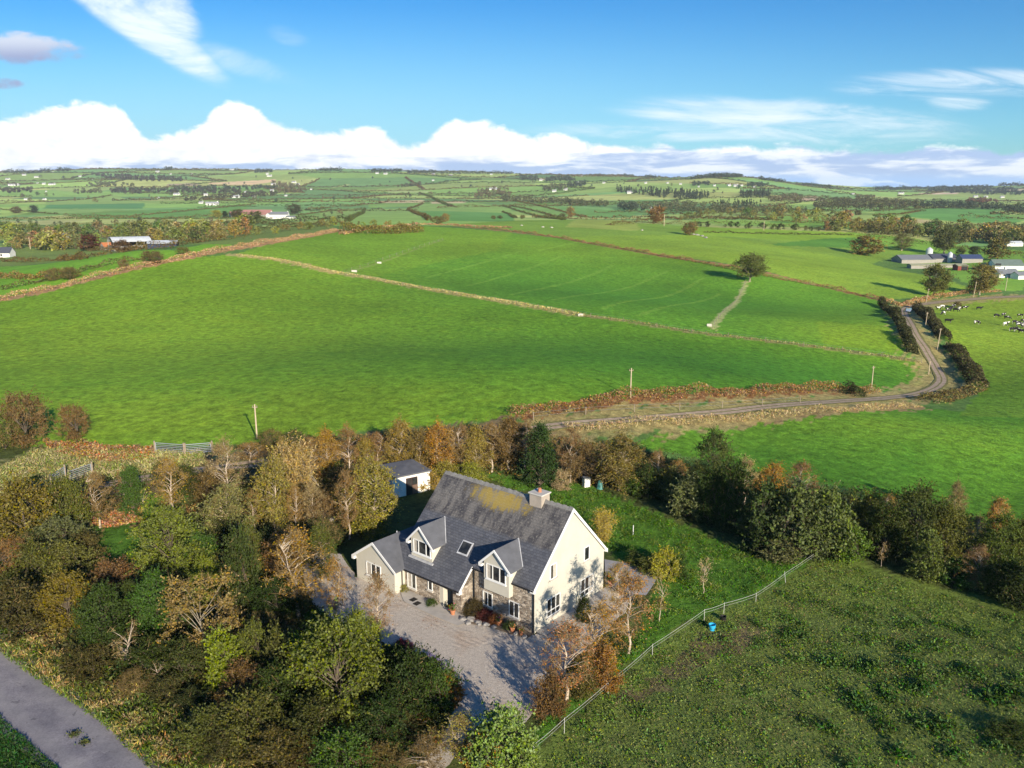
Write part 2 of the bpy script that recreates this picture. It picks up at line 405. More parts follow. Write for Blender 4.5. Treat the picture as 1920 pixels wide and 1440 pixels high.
TRACED = []      # polygons of the fields traced from the photograph (hedges of the patchwork keep out of them)
def fld(px, col, mott=0.35, keep=True):
    p = paint(px, tuple(np.array(col) * 1.25), mott, 0.0004)
    if keep: TRACED.append(p)
# hills and valley floor
fld([(390,343),(430,341),(515,336),(518,340),(470,347),(395,346)], (0.62, 0.44, 0.24))
fld([(312,345),(370,343),(372,348),(313,349)], (0.36, 0.27, 0.17))
fld([(85,353),(140,350),(220,353),(190,358),(140,360),(95,356)], (0.30, 0.38, 0.11))
fld([(0,389),(57,388),(62,397),(30,403),(0,407)], PALE); fld([(85,378),(218,365),(272,381),(88,384)], (0.25, 0.36, 0.09))
fld([(88,384),(272,381),(268,391),(82,391)], (0.10, 0.24, 0.075)); fld([(82,391),(268,391),(165,399),(64,401)], (0.22, 0.34, 0.09))
fld([(320,392),(480,382),(445,400),(300,411),(165,410),(120,404)], (0.14, 0.28, 0.06)); fld([(0,414),(170,412),(112,421),(0,422)], (0.36, 0.36, 0.13))
fld([(0,423),(300,418),(560,420),(300,426),(0,428)], (0.16, 0.29, 0.07)); fld([(372,424),(495,427),(482,437),(378,437)], (0.14, 0.28, 0.055))
fld([(560,412),(640,396),(670,405),(600,414)], (0.25, 0.35, 0.09))
fld([(600,392),(677,391),(656,407),(600,414)], (0.24, 0.35, 0.085)); fld([(692,383),(784,382),(780,387),(690,390)], (0.20, 0.33, 0.075))
fld([(682,392),(763,391),(774,402),(806,411),(788,418),(652,420)], (0.24, 0.36, 0.085)); fld([(774,392),(793,383),(890,380),(956,390),(960,400),(775,396)], (0.22, 0.34, 0.08))
fld([(775,396),(960,400),(965,416),(844,414),(806,405)], (0.13, 0.28, 0.065)); fld([(712,377),(795,375),(795,380),(715,381)], (0.50, 0.42, 0.22)); fld([(810,378),(872,377),(872,381),(808,382)], (0.50, 0.42, 0.22))
fld([(724,357),(808,358),(806,361),(724,361)], (0.33, 0.40, 0.13)); fld([(622,352),(652,345),(655,347),(625,352)], (0.38, 0.40, 0.15))
fld([(985,383),(1060,392),(1105,408),(1035,404),(960,388)], (0.19, 0.32, 0.075)); fld([(1035,386),(1190,397),(1185,408),(1105,408),(1062,398)], (0.15, 0.29, 0.07))
fld([(985,332),(1025,335),(1020,338),(990,335)], (0.62, 0.47, 0.28))
fld([(1640,396),(1722,393),(1733,397),(1684,403),(1640,407)], (0.18, 0.32, 0.065)); fld([(1695,406),(1733,390),(1859,393),(1917,415),(1895,420),(1793,416)], (0.13, 0.29, 0.065))
fld([(1722,374),(1771,367),(1830,370),(1835,373),(1786,378)], (0.26, 0.37, 0.09)); fld([(1640,407),(1690,408),(1752,414),(1745,419),(1640,416)], (0.40, 0.34, 0.16))
fld([(1500,369),(1530,368),(1545,376),(1505,378)], (0.42, 0.31, 0.19)); fld([(1720,362),(1800,361),(1795,364),(1730,364)], (0.55, 0.42, 0.28)); fld([(1845,355),(1920,354),(1920,359),(1870,359)], (0.42, 0.36, 0.22))
fld([(1380,407),(1540,404),(1560,412),(1400,413)], (0.19, 0.33, 0.06)); fld([(1300,410),(1480,420),(1560,428),(1290,418)], (0.22, 0.36, 0.06))
fld([(1440,418),(1480,411),(1640,424),(1600,430)], (0.17, 0.31, 0.05))
# nearer pastures
paint([(860,420),(1060,412),(1190,418),(1290,425),(1540,436),(1640,445),(1700,470),(1600,500),(1660,560),(1560,540),(1250,480),(1050,445)], (0.21, 0.335, 0.045), 0.7)
paint([(1063,424),(1086,411),(1180,415),(1191,418),(1202,431),(1182,433),(1062,426)], (0.33, 0.40, 0.075), 0.5)
paint([(1300,425),(1620,438),(1600,448),(1500,452),(1300,440)], (0.24, 0.38, 0.035), 0.5)
paint([(1400,460),(1560,446),(1640,446),(1630,466),(1520,462)], (0.11, 0.26, 0.035), 0.5)
paint([(1050,445),(1320,440),(1620,490),(1830,545),(1760,556),(1660,562),(1560,540),(1250,480)], (0.245, 0.375, 0.040), 0.8)
paint([(1590,435),(1700,445),(1920,470),(1920,545),(1830,545),(1700,478)], (0.22, 0.40, 0.05), 0.5)
paint([(-200,560),(0,500),(330,470),(460,448),(430,462),(290,500),(0,563),(-200,600)], (0.19, 0.40, 0.03), 0.8)
paint([(-200,560),(80,545),(0,563),(-200,610)], (0.18, 0.37, 0.03), 0.8)
paint([(0,455),(330,440),(600,420),(640,432),(450,460),(0,500)], (0.20, 0.27, 0.06), 0.8)
# the two middle fields and the big one
paint([(440,478),(640,434),(800,424),(1050,447),(1250,482),(1560,541),(1655,563),(1705,665),(1540,655),(1290,622),(1080,590),(820,545),(640,513)], (0.135, 0.305, 0.026), 0.9)
paint([(440,478),(640,434),(800,424),(960,436),(930,470),(700,520),(640,513)], (0.185, 0.335, 0.028), 0.9)
paint([(1530,602),(1690,612),(1700,660),(1540,648)], (0.215, 0.36, 0.026), 0.9); paint([(1400,528),(1655,563),(1690,612),(1530,602),(1545,655),(1340,620)], (0.135, 0.305, 0.026), 0.9)
paint([(-300,640),(0,563),(350,483),(440,478),(640,513),(820,545),(1080,590),(1290,622),(1540,655),(1705,668),(1735,680),(1730,722),(1640,735),(1180,750),(940,788),(760,802),(500,826),(380,840),(150,838),(-300,850)], GREEN, 1.0)
# right-hand fields
paint([(1790,770),(1730,765),(1240,812),(1190,835),(1340,865),(1480,895),(1640,930),(1780,965),(1920,1000),(2300,1000),(2300,770)], (0.145, 0.315, 0.024), 1.0)
paint([(1720,580),(1790,566),(1920,556),(2300,540),(2300,780),(1800,780),(1840,725),(1780,645)], (0.255, 0.375, 0.034), 1.0)
# ground about the house: rough grass, lawn, weedy paddock
paint([(-400,850),(60,838),(150,838),(380,842),(500,828),(940,790),(1180,835),(1640,940),(2300,1050),(2300,1700),(-600,1700)], (0.085, 0.105, 0.028), 1.0)
paint([(1010,1420),(1140,1285),(1223,1215),(1320,1150),(1417,1120),(1540,1037),(1700,1080),(2300,1250),(2300,1700),(900,1700)], (0.150, 0.205, 0.040), 0.7, 0.004)
paint([(1080,1400),(1220,1260),(1420,1160),(1700,1150),(2300,1350),(2300,1600),(1040,1600)], (0.130, 0.168, 0.040), 0.6, 0.008)
paint([(1230,1250),(1340,1180),(1440,1175),(1400,1210),(1250,1290),(1150,1330)], (0.185, 0.125, 0.070), 0.7, 0.006, 0.8)
paint([(900,890),(1100,905),(1260,975),(1420,1045),(1540,1037),(1417,1118),(1320,1148),(1223,1213),(1140,1280),(1060,1352),(1010,1410),(980,1390),(1050,1320),(1200,1170),(1230,1080),(1140,1040),(1060,950)], (0.085, 0.185, 0.020), 1.0, 0.004)
paint([(165,990),(250,975),(300,990),(250,1060),(190,1050)], (0.085, 0.19, 0.022), 1.0, 0.004)
paint([(0,870),(60,838),(150,838),(380,842),(380,880),(210,905),(60,940),(0,935)], (0.23, 0.22, 0.09), 1.0, 0.006)
paint([(85,825),(150,830),(290,840),(290,862),(180,868),(110,850)], (0.33, 0.22, 0.10), 1.0, 0.006)
paint([(160,970),(260,955),(275,975),(190,990)], (0.36, 0.21, 0.10), 1.0, 0.006)
paint([(380,842),(440,838),(470,860),(390,878)], (0.20, 0.25, 0.06), 1.0, 0.006)
paint([(-300,1060),(0,1170),(330,1440),(420,1700),(300,1700),(0,1215),(-300,1000)], (0.19, 0.165, 0.055), 1.0, 0.008)
paint([(-400,1330),(0,1335),(125,1440),(300,1700),(-500,1700)], (0.035, 0.095, 0.022), 1.0, 0.003)
# slope shade and sunlit sheen put into the pasture colour as soft patches
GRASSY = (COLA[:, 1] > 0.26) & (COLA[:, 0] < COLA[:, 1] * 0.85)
def paint_slope_light(px, py, rx, ry, col, k):
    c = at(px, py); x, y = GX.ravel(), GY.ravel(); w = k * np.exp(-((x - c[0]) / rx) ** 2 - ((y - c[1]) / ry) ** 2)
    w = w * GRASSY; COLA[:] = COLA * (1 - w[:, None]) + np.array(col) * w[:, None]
SHADE_GREEN = (0.062, 0.215, 0.020); SUN_GREEN = (0.27, 0.385, 0.030)  # grass tones for shaded and for sunlit slopes
for q in ((1000,665,95,42,SHADE_GREEN,.78), (1430,690,60,30,SHADE_GREEN,.7), (700,600,70,40,SHADE_GREEN,.35), (1130,555,75,45,SHADE_GREEN,.6), (1480,580,38,34,SHADE_GREEN,.5), (820,520,60,50,SHADE_GREEN,.35), (1560,900,30,14,SHADE_GREEN,.5), (1350,870,16,10,SHADE_GREEN,.4), (1850,700,30,22,SHADE_GREEN,.3), (200,640,80,70,SUN_GREEN,.6), (250,780,60,16,SUN_GREEN,.55), (520,500,60,60,SUN_GREEN,.4), (1050,465,70,60,SUN_GREEN,.4), (1620,630,22,18,SUN_GREEN,.5), (1700,800,26,9,SUN_GREEN,.35), (1850,620,60,40,SUN_GREEN,.4), (1400,480,70,60,SUN_GREEN,.35)): paint_slope_light(*q)
# strips
paint_line([(440,478),(520,487),(640,513),(700,522)], 7.0, (0.40, 0.34, 0.12), 0.8)
paint_line([(700,522),(820,545),(1000,575),(1080,590)], 5.5, (0.33, 0.31, 0.10), 0.8); paint_line([(1080,590),(1290,622),(1400,635),(1560,655),(1735,681)], 2.6, (0.27, 0.26, 0.09), 0.8)
paint_line([(1400,527),(1365,580),(1335,617)], 2.2, (0.36, 0.40, 0.14), 0.8)
paint_line([(640,513),(720,490),(830,450)], 1.4, (0.25, 0.33, 0.07), 0.8)
for q in ([(1010,470),(1100,450)],): paint_line(q, 2.0, (0.27, 0.47, 0.05), 0.8, 0.5)
for q in ([(880,535),(1060,478)], [(960,552),(1150,497)], [(1040,562),(1250,508)], [(1130,578),(1320,520)], [(1200,592),(1350,550)], [(800,520),(980,470)]): paint_line(q, 1.6, (0.23, 0.40, 0.05), 0.8, 0.45)
paint_line([(1060,800),(1250,793),(1480,778),(1720,764)], 5.0, (0.34, 0.25, 0.11), 1.0); paint_line([(1000,782),(1180,752),(1400,742),(1660,740)], 5.0, (0.30, 0.15, 0.06), 1.0)
paint_line([(100,925),(210,908),(390,881),(560,862),(760,845),(950,815),(1060,797)], 9.0, (0.20, 0.15, 0.08), 1.0)
paint_line([(1060,797),(1200,786),(1400,768),(1560,754),(1680,745),(1738,734),(1765,715),(1755,690),(1735,655),(1712,620),(1697,590),(1702,577),(1760,567),(1850,559),(1920,556)], 11.0, (0.38, 0.31, 0.12), 1.0, 0.75)
paint_line([(0,563),(350,483),(470,462),(640,432)], 7, (0.45, 0.27, 0.13), 0.9); paint_line([(850,424),(1050,446),(1250,482),(1560,541),(1655,563)], 4, (0.36, 0.20, 0.09), 0.9)
def build_land():
    idx = np.arange(NS * NR).reshape(NR, NS)
    f = np.stack([idx[:-1, :-1], idx[:-1, 1:], idx[1:, 1:], idx[1:, :-1]], -1).reshape(-1, 4)
    me = mesh_of('ground', np.stack([GX, GY, GZ], -1).reshape(-1, 3), f, [M_LAND], smooth=True)
    a = me.color_attributes.new('Col', 'FLOAT_COLOR', 'POINT')
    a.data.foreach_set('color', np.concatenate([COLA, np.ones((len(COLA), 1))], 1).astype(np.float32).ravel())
    b = me.attributes.new('mott', 'FLOAT', 'POINT'); b.data.foreach_set('value', MOTT.astype(np.float32))
    tag(link('ground', me), kind='structure')
build_land()

# ------------------------------------------------------------------ roads, lane, yard
def ribbon(name, px, widths, mat, lift, nacross=6, step=1.5, world=None):
    w = atl(px) if world is None else np.array(world, float)
    P = [w[0]]; 
    # resample as a smooth curve
    from mathutils import geometry
    pts = []
    n = len(w)
    for i in range(n - 1):
        p0 = w[max(i - 1, 0)]; p1 = w[i]; p2 = w[i + 1]; p3 = w[min(i + 2, n - 1)]
        m = max(2, int(np.hypot(*(p2 - p1)[:2]) / step))
        for k in range(m):
            t = k / m
            pts.append(0.5 * ((2 * p1) + (p2 - p0) * t + (2 * p0 - 5 * p1 + 4 * p2 - p3) * t * t + (3 * p1 - p0 - 3 * p2 + p3) * t ** 3))
    pts.append(w[-1]); pts = np.array(pts)[:, :2]
    wd = np.interp(np.linspace(0, 1, len(pts)), np.linspace(0, 1, len(widths)), widths)
    tg = np.gradient(pts, axis=0); tg /= np.linalg.norm(tg, axis=1)[:, None] + 1e-9
    nr = np.stack([-tg[:, 1], tg[:, 0]], -1)
    rag = np.convolve(np.random.default_rng(3).normal(0, 1, len(pts) + 4), np.ones(5) / 5, 'valid') * 0.25
    V = []; UV = []
    ln = np.concatenate([[0], np.cumsum(np.linalg.norm(np.diff(pts, axis=0), axis=1))])
    for j in range(nacross + 1):
        f = j / nacross - 0.5
        q = pts + nr * ((f * wd + (rag if abs(f) == 0.5 else 0) * np.sign(f))[:, None])
        V.append(np.concatenate([q, (zfun(q[:, 0], q[:, 1]) + lift)[:, None]], 1)); UV.append(np.stack([np.full(len(pts), f + 0.5), ln], -1))
    V = np.stack(V, 1).reshape(-1, 3); UV = np.stack(UV, 1).reshape(-1, 2); K = nacross + 1
    idx = np.arange(len(pts) * K).reshape(len(pts), K)
    f = np.stack([idx[:-1, :-1], idx[1:, :-1], idx[1:, 1:], idx[:-1, 1:]], -1).reshape(-1, 4)
    me = mesh_of(name, V, f, [mat], smooth=True)
    uv = me.uv_layers.new(name='UVMap'); uv.data.foreach_set('uv', UV[f.ravel()].astype(np.float32).ravel())
    # face up
    if me.polygons[0].normal.z < 0: me.flip_normals()
    return tag(link(name, me), kind='structure')
def sheet(name, px, mat, lift, cell=0.7, z=None, wob=0.25, world=None):
    """a patch of ground inside a traced outline, draped on the land"""
    w = (np.array([at(*p, z=z) for p in px]) if world is None else np.array(world, float))[:, :2]
    rr = np.random.default_rng(5); out = []
    for a, b in zip(w, np.roll(w, -1, 0)):
        m = max(1, int(np.linalg.norm(b - a) / cell))
        for k in range(m): out.append(a + (b - a) * k / m + rr.normal(0, wob * 0.4, 2))
    bm = bmesh.new(); vs = [bm.verts.new((p[0], p[1], 0)) for p in out]; bm.faces.new(vs)
    bmesh.ops.triangulate(bm, faces=bm.faces[:])
    for _ in range(3):
        e = [e for e in bm.edges if e.calc_length() > cell * 2]
        if not e: break
        bmesh.ops.subdivide_edges(bm, edges=e, cuts=1); bmesh.ops.triangulate(bm, faces=bm.faces[:])
    co = np.array([v.co for v in bm.verts]); zz = zfun(co[:, 0], co[:, 1])
    for v, q in zip(bm.verts, zz): v.co.z = q + lift
    bmesh.ops.recalc_face_normals(bm, faces=bm.faces[:])
    me = bpy.data.meshes.new(name); bm.to_mesh(me); bm.free(); me.materials.append(mat)
    if sum(p.normal.z for p in me.polygons) < 0: me.flip_normals()
    return tag(link(name, me), kind='structure')
def make_gravel():
    m, n, out = new_mat('gravel'); co = objco(n)
    big = n.noise(co, 0.35, 4, 0.6); mid = n.noise(co, 4.5, 7, 0.8); st = n.noise(co, 18.0, 3, 0.7)
    c = n.ramp(mid, [(0.25, (0.38, 0.32, 0.26)), (0.5, (0.51, 0.445, 0.37)), (0.75, (0.62, 0.55, 0.465))])
    c = n.mix(1.0, c, n.ramp(st, [(0.3, 0.6), (0.7, 1.35)]), 'MULTIPLY')
    c = n.mix(n.smooth(big, 0.50, 0.70), c, n.mix(1.0, c, (0.92, 0.84, 0.78), 'MULTIPLY'))
    # fallen leaves in drifts
    lf = n.noise(co, 5.5, 2, 0.5); dr = n.noise(co, 0.22, 3, 0.5)
    c = n.mix(n.math('MULTIPLY', n.smooth(lf, 0.64, 0.70), n.smooth(dr, 0.52, 0.64)), c, (0.25, 0.10, 0.05))
    # raked and driven furrows
    wv = n.add('ShaderNodeTexWave', wave_type='BANDS', bands_direction='DIAGONAL'); wv.inputs['Scale'].default_value = 0.8
    wv.inputs['Distortion'].default_value = 7.0; wv.inputs['Detail'].default_value = 3.0; n.l.new(co, wv.inputs[0])
    h = n.math('ADD', n.math('MULTIPLY', wv.outputs['Fac'], n.math('MULTIPLY', n.smooth(big, 0.42, 0.62), 0.8)), n.math('ADD', mid, st))
    pbr(n, out, c, 0.95, 0.15, bump(n, h, 0.6, 0.05))
    return m
M_GRAVEL = make_gravel()
def make_road():
    m, n, out = new_mat('asphalt'); co = objco(n)
    uv = n.add('ShaderNodeUVMap'); uv.uv_map = 'UVMap'; sp = n.add('ShaderNodeSeparateXYZ'); n.l.new(uv.outputs[0], sp.inputs[0])
    u = sp.outputs[0]
    big = n.noise(co, 0.5, 5, 0.65); fine = n.noise(co, 9.0, 4, 0.7)
    c = n.ramp(big, [(0.3, (0.150, 0.140, 0.155)), (0.52, (0.235, 0.215, 0.225)), (0.7, (0.31, 0.285, 0.28))])
    c = n.mix(1.0, c, n.ramp(fine, [(0.3, 0.75), (0.7, 1.25)]), 'MULTIPLY')
    d1 = n.math('ABSOLUTE', n.math('SUBTRACT', u, 0.28)); d2 = n.math('ABSOLUTE', n.math('SUBTRACT', u, 0.72))
    tr = n.smooth(n.math('MINIMUM', d1, d2), 0.14, 0.03)
    c = n.mix(n.math('MULTIPLY', tr, 0.30), c, (0.30, 0.28, 0.27))
    c = n.mix(n.math('MULTIPLY', n.smooth(n.noise(co, 0.9, 4, 0.7), 0.60, 0.68), 0.6), c, (0.085, 0.08, 0.085))
    ed = n.smooth(n.math('ADD', n.math('ABSOLUTE', n.math('SUBTRACT', u, 0.5)), n.math('MULTIPLY', n.math('SUBTRACT', fine, 0.5), 0.06)), 0.455, 0.49)
    c = n.mix(ed, c, (0.12, 0.13, 0.05))
    pbr(n, out, c, 0.9, 0.2, bump(n, fine, 0.4, 0.03))
    return m
def make_lane():
    m, n, out = new_mat('lane_dirt'); co = objco(n)
    uv = n.add('ShaderNodeUVMap'); uv.uv_map = 'UVMap'; sp = n.add('ShaderNodeSeparateXYZ'); n.l.new(uv.outputs[0], sp.inputs[0])
    u = n.math('ADD', sp.outputs[0], n.math('MULTIPLY', n.math('SUBTRACT', n.noise(co, 0.25, 4, 0.6), 0.5), 0.10))
    f = n.noise(co, 1.5, 5, 0.7)
    rut = n.ramp(f, [(0.3, (0.22, 0.16, 0.115)), (0.55, (0.36, 0.275, 0.20)), (0.75, (0.48, 0.39, 0.30))])
    gr = n.ramp(f, [(0.3, (0.09, 0.10, 0.03)), (0.7, (0.24, 0.21, 0.08))])
    d = n.math('MINIMUM', n.math('ABSOLUTE', n.math('SUBTRACT', u, 0.30)), n.math('ABSOLUTE', n.math('SUBTRACT', u, 0.70)))
    c = n.mix(n.smooth(d, 0.11, 0.18), rut, gr)
    pbr(n, out, c, 0.95, 0.15, bump(n, f, 0.6, 0.12))
    return m
M_CONC = mat_plain('concrete', (0.42, 0.385, 0.34), 0.9, 0.22, 1.2, 0.2, 0.3)
ROADW = [at(p, q, z=0.0) for p, q in ((-330, 1002), (-160, 1130), (0, 1268), (70, 1330), (180, 1425), (260, 1500), (420, 1640))]
road = ribbon('road', None, [4.6], make_road(), 0.05, 8, 1.0, world=ROADW)
lane_px = [(100,925),(210,908),(390,881),(560,862),(760,845),(950,815),(1060,797),(1200,786),(1400,768),(1560,754),(1680,745),(1738,734),(1765,715),(1755,690),(1735,655),(1712,620),(1697,592),(1702,577),(1760,567),(1850,559),(1920,556),(2100,550)]
M_LANE = make_lane()
lane = ribbon('farm_lane', lane_px, [2.6, 2.6, 2.9, 3.3, 4.2, 4.2], M_LANE, 0.10, 8, 1.2)
# gravel yard round the house
yard_px = [(560,1030),(640,1040),(668,1082),(752,1112),(1004,1190),(1133,1108),(1150,1104),(1175,1075),(1192,1062),(1215,1085),(1190,1110),(1170,1150),(1135,1185),(1080,1230),(1045,1270),(1030,1310),(975,1366),(930,1352),(870,1395),(830,1450),(770,1450),(820,1400),(852,1330),(850,1270),(800,1240),(740,1215),(700,1195),(640,1180),(600,1150),(575,1110)]
sheet('gravel_yard', yard_px, M_GRAVEL, 0.045, 0.7, z=0.0)
sheet('concrete_patio', [(1136,1100),(1133,1050),(1188,1060),(1233,1085),(1212,1118),(1160,1112)], mat_plain('patio_slabs', (0.33, 0.31, 0.30), 0.9, 0.18, 0.8), 0.085, 0.9, z=0.0, wob=0.05)

# ------------------------------------------------------------------ box and slab builders for buildings
class MB:
    """collects boxes, slabs and tubes; build() links them as one mesh"""
    def __init__(s): s.v = []; s.f = []; s.m = []
    def poly(s, pts, mi=0):
        k = len(s.v); s.v += [tuple(map(float, p)) for p in pts]; s.f.append(tuple(range(k, k + len(pts)))); s.m.append(mi)
    def box(s, lo, hi, mi=0):
        x0, y0, z0 = lo; x1, y1, z1 = hi; k = len(s.v)
        s.v += [(x0,y0,z0),(x1,y0,z0),(x1,y1,z0),(x0,y1,z0),(x0,y0,z1),(x1,y0,z1),(x1,y1,z1),(x0,y1,z1)]
        for q in ((0,3,2,1),(4,5,6,7),(0,1,5,4),(1,2,6,5),(2,3,7,6),(3,0,4,7)): s.f.append(tuple(k + i for i in q)); s.m.append(mi)
    def slab(s, top, thick, mi=0):
        """a plate: the polygon `top` (counter-clockwise from above) and its copy `thick` lower"""
        k = len(s.v); n = len(top); s.v += [tuple(map(float, p)) for p in top] + [(p[0], p[1], p[2] - thick) for p in top]
        s.f.append(tuple(range(k, k + n))); s.m.append(mi); s.f.append(tuple(range(k + 2 * n - 1, k + n - 1, -1))); s.m.append(mi)
        for i in range(n):
            j = (i + 1) % n; s.f.append((k + i, k + n + i, k + n + j, k + j)); s.m.append(mi)
    def prism(s, prof, p0, ax, ext, mi=0):
        """profile polygon of 3-D points pushed along the vector ext"""
        k = len(s.v); n = len(prof); e = np.array(ext, float)
        s.v += [tuple(map(float, p)) for p in prof] + [tuple(np.array(p, float) + e) for p in prof]
        s.f.append(tuple(range(k + n - 1, k - 1, -1))); s.m.append(mi); s.f.append(tuple(range(k + n, k + 2 * n))); s.m.append(mi)
        for i in range(n):
            j = (i + 1) % n; s.f.append((k + i, k + j, k + n + j, k + n + i)); s.m.append(mi)
    def tube(s, a, b, r0, r1=None, n=6, mi=0, cap=True):
        a = np.array(a, float); b = np.array(b, float); r1 = r0 if r1 is None else r1
        d = b - a; d = d / (np.linalg.norm(d) + 1e-9); h = np.array([0, 0, 1.0]) if abs(d[2]) < 0.9 else np.array([1.0, 0, 0])
        u = np.cross(d, h); u /= np.linalg.norm(u); w = np.cross(d, u); k = len(s.v)
        for p, r in ((a, r0), (b, r1)):
            for i in range(n): t = 2 * math.pi * i / n; s.v.append(tuple(p + u * (r * math.cos(t)) + w * (r * math.sin(t))))
        for i in range(n): j = (i + 1) % n; s.f.append((k + i, k + n + i, k + n + j, k + j)); s.m.append(mi)
        if cap: s.f.append(tuple(range(k, k + n))); s.m.append(mi); s.f.append(tuple(range(k + 2 * n - 1, k + n - 1, -1))); s.m.append(mi)
    def build(s, name, mats, parent=None, bevel=0.0, smooth=False, loc=None, rz=None):
        me = bpy.data.meshes.new(name); me.from_pydata(s.v, [], s.f)
        mats = mats if isinstance(mats, (list, tuple)) else [mats]
        for m in mats: me.materials.append(m)
        me.polygons.foreach_set('material_index', s.m); me.update()
        bm = bmesh.new(); bm.from_mesh(me); bmesh.ops.recalc_face_normals(bm, faces=bm.faces[:])
        if bevel: bmesh.ops.bevel(bm, geom=bm.edges[:], offset=bevel, segments=1, affect='EDGES', clamp_overlap=True)
        bm.to_mesh(me); bm.free()
        if smooth: me.polygons.foreach_set('use_smooth', [True] * len(me.polygons))
        return link(name, me, parent, loc, rz)

# ------------------------------------------------------------------ house materials (local axes: x = depth from front to back, y = along the ridge, z up)
M_CREAM = mat_plain('cream_render', (0.50, 0.47, 0.395), 0.9, 0.09, 0.6, 0.15, 0.06)
M_WHITE = mat_plain('white_paint', (0.72, 0.715, 0.69), 0.5, 0.05, 1.0)
M_SHEDWHITE = mat_plain('white_wall', (0.74, 0.72, 0.67), 0.85, 0.10, 0.8)
M_SILL = mat_plain('sill_stone', (0.50, 0.46, 0.40), 0.8, 0.12, 3.0)
M_BLACK = mat_plain('black_pipe', (0.015, 0.014, 0.014), 0.5, 0.1, 3.0)
M_TERRA = mat_plain('terracotta', (0.42, 0.17, 0.085), 0.8, 0.25, 8.0)
def make_glass():
    m, n, out = new_mat('window_glass'); co = objco(n)
    f = n.noise(co, 1.1, 2, 0.5)
    b = pbr(n, out, n.ramp(f, [(0.35, (0.012, 0.014, 0.016)), (0.65, (0.05, 0.05, 0.045))]), 0.04, 0.5)
    return m
M_GLASS = make_glass()
M_CURTAIN = mat_plain('curtain', (0.42, 0.38, 0.32), 0.9, 0.2, 5.0)
def make_slate():
    m, n, out = new_mat('roof_slate'); co = objco(n)
    sp = n.add('ShaderNodeSeparateXYZ'); n.l.new(co, sp.inputs[0]); x, y, z = sp.outputs
    v = n.comb(y, n.math('MULTIPLY', z, 1.39), 0.0)
    br = n.add('ShaderNodeTexBrick'); n.l.new(v, br.inputs[0]); br.offset = 0.5
    br.inputs['Scale'].default_value = 1.0; br.inputs['Brick Width'].default_value = 0.30; br.inputs['Row Height'].default_value = 0.22
    br.inputs['Mortar Size'].default_value = 0.012; br.inputs['Bias'].default_value = 0.0
    br.inputs['Color1'].default_value = (0.075, 0.078, 0.092, 1); br.inputs['Color2'].default_value = (0.115, 0.117, 0.130, 1); br.inputs['Mortar'].default_value = (0.045, 0.045, 0.05, 1)
    big = n.noise(v, 0.7, 5, 0.65); fine = n.noise(v, 6.0, 5, 0.75)
    c = n.mix(1.0, br.outputs['Color'], n.ramp(big, [(0.3, 0.85), (0.7, 1.15)]), 'MULTIPLY')
    # weathered, lichen-spotted slates on the older upper slope
    up = n.smooth(n.math('ADD', z, n.math('MULTIPLY', n.math('SUBTRACT', big, 0.5), 0.5)), 5.75, 6.05)
    wv = n.add('ShaderNodeMapping'); n.l.new(v, wv.inputs[0]); wv.inputs['Scale'].default_value = (1.0, 0.35, 1.0)
    stre = n.noise(wv.outputs[0], 1.3, 6, 0.7)
    dark = n.mix(n.smooth(stre, 0.40, 0.62), (0.050, 0.045, 0.046), (0.155, 0.140, 0.125))
    spots = n.smooth(fine, 0.52, 0.68)
    dark = n.mix(n.math('MULTIPLY', spots, 0.75), dark, (0.30, 0.27, 0.22))
    dark = n.mix(0.5, dark, n.mix(1.0, dark, n.ramp(br.outputs['Fac'], [(0.0, 1.15), (1.0, 0.5)]), 'MULTIPLY'))
    c = n.mix(n.math('MULTIPLY', up, 0.9), c, dark)
    # yellow lichen below the ridge
    dx_ = n.math('DIVIDE', n.math('ABSOLUTE', n.math('SUBTRACT', y, 6.6)), 3.6); dz_ = n.math('DIVIDE', n.math('ABSOLUTE', n.math('SUBTRACT', z, 7.85)), 0.8)
    ly = n.smooth(n.math('ADD', n.math('ADD', n.math('POWER', dx_, 2), n.math('POWER', dz_, 2)), n.math('ADD', n.math('MULTIPLY', n.math('SUBTRACT', fine, 0.5), 3.2), n.math('MULTIPLY', n.math('SUBTRACT', stre, 0.5), 4.0))), 0.95, 0.10)
    c = n.mix(n.math('MULTIPLY', ly, 0.62), c, n.mix(fine, (0.30, 0.20, 0.03), (0.58, 0.42, 0.06)))
    pbr(n, out, c, 0.62, 0.35, bump(n, n.math('ADD', n.math('MULTIPLY', br.outputs['Fac'], -0.6), n.math('MULTIPLY', fine, 0.5)), 0.6, 0.03))
    return m
M_SLATE = make_slate()
M_SLATE2 = mat_plain('plain_slate', (0.105, 0.107, 0.118), 0.6, 0.22, 1.5, 0.35)
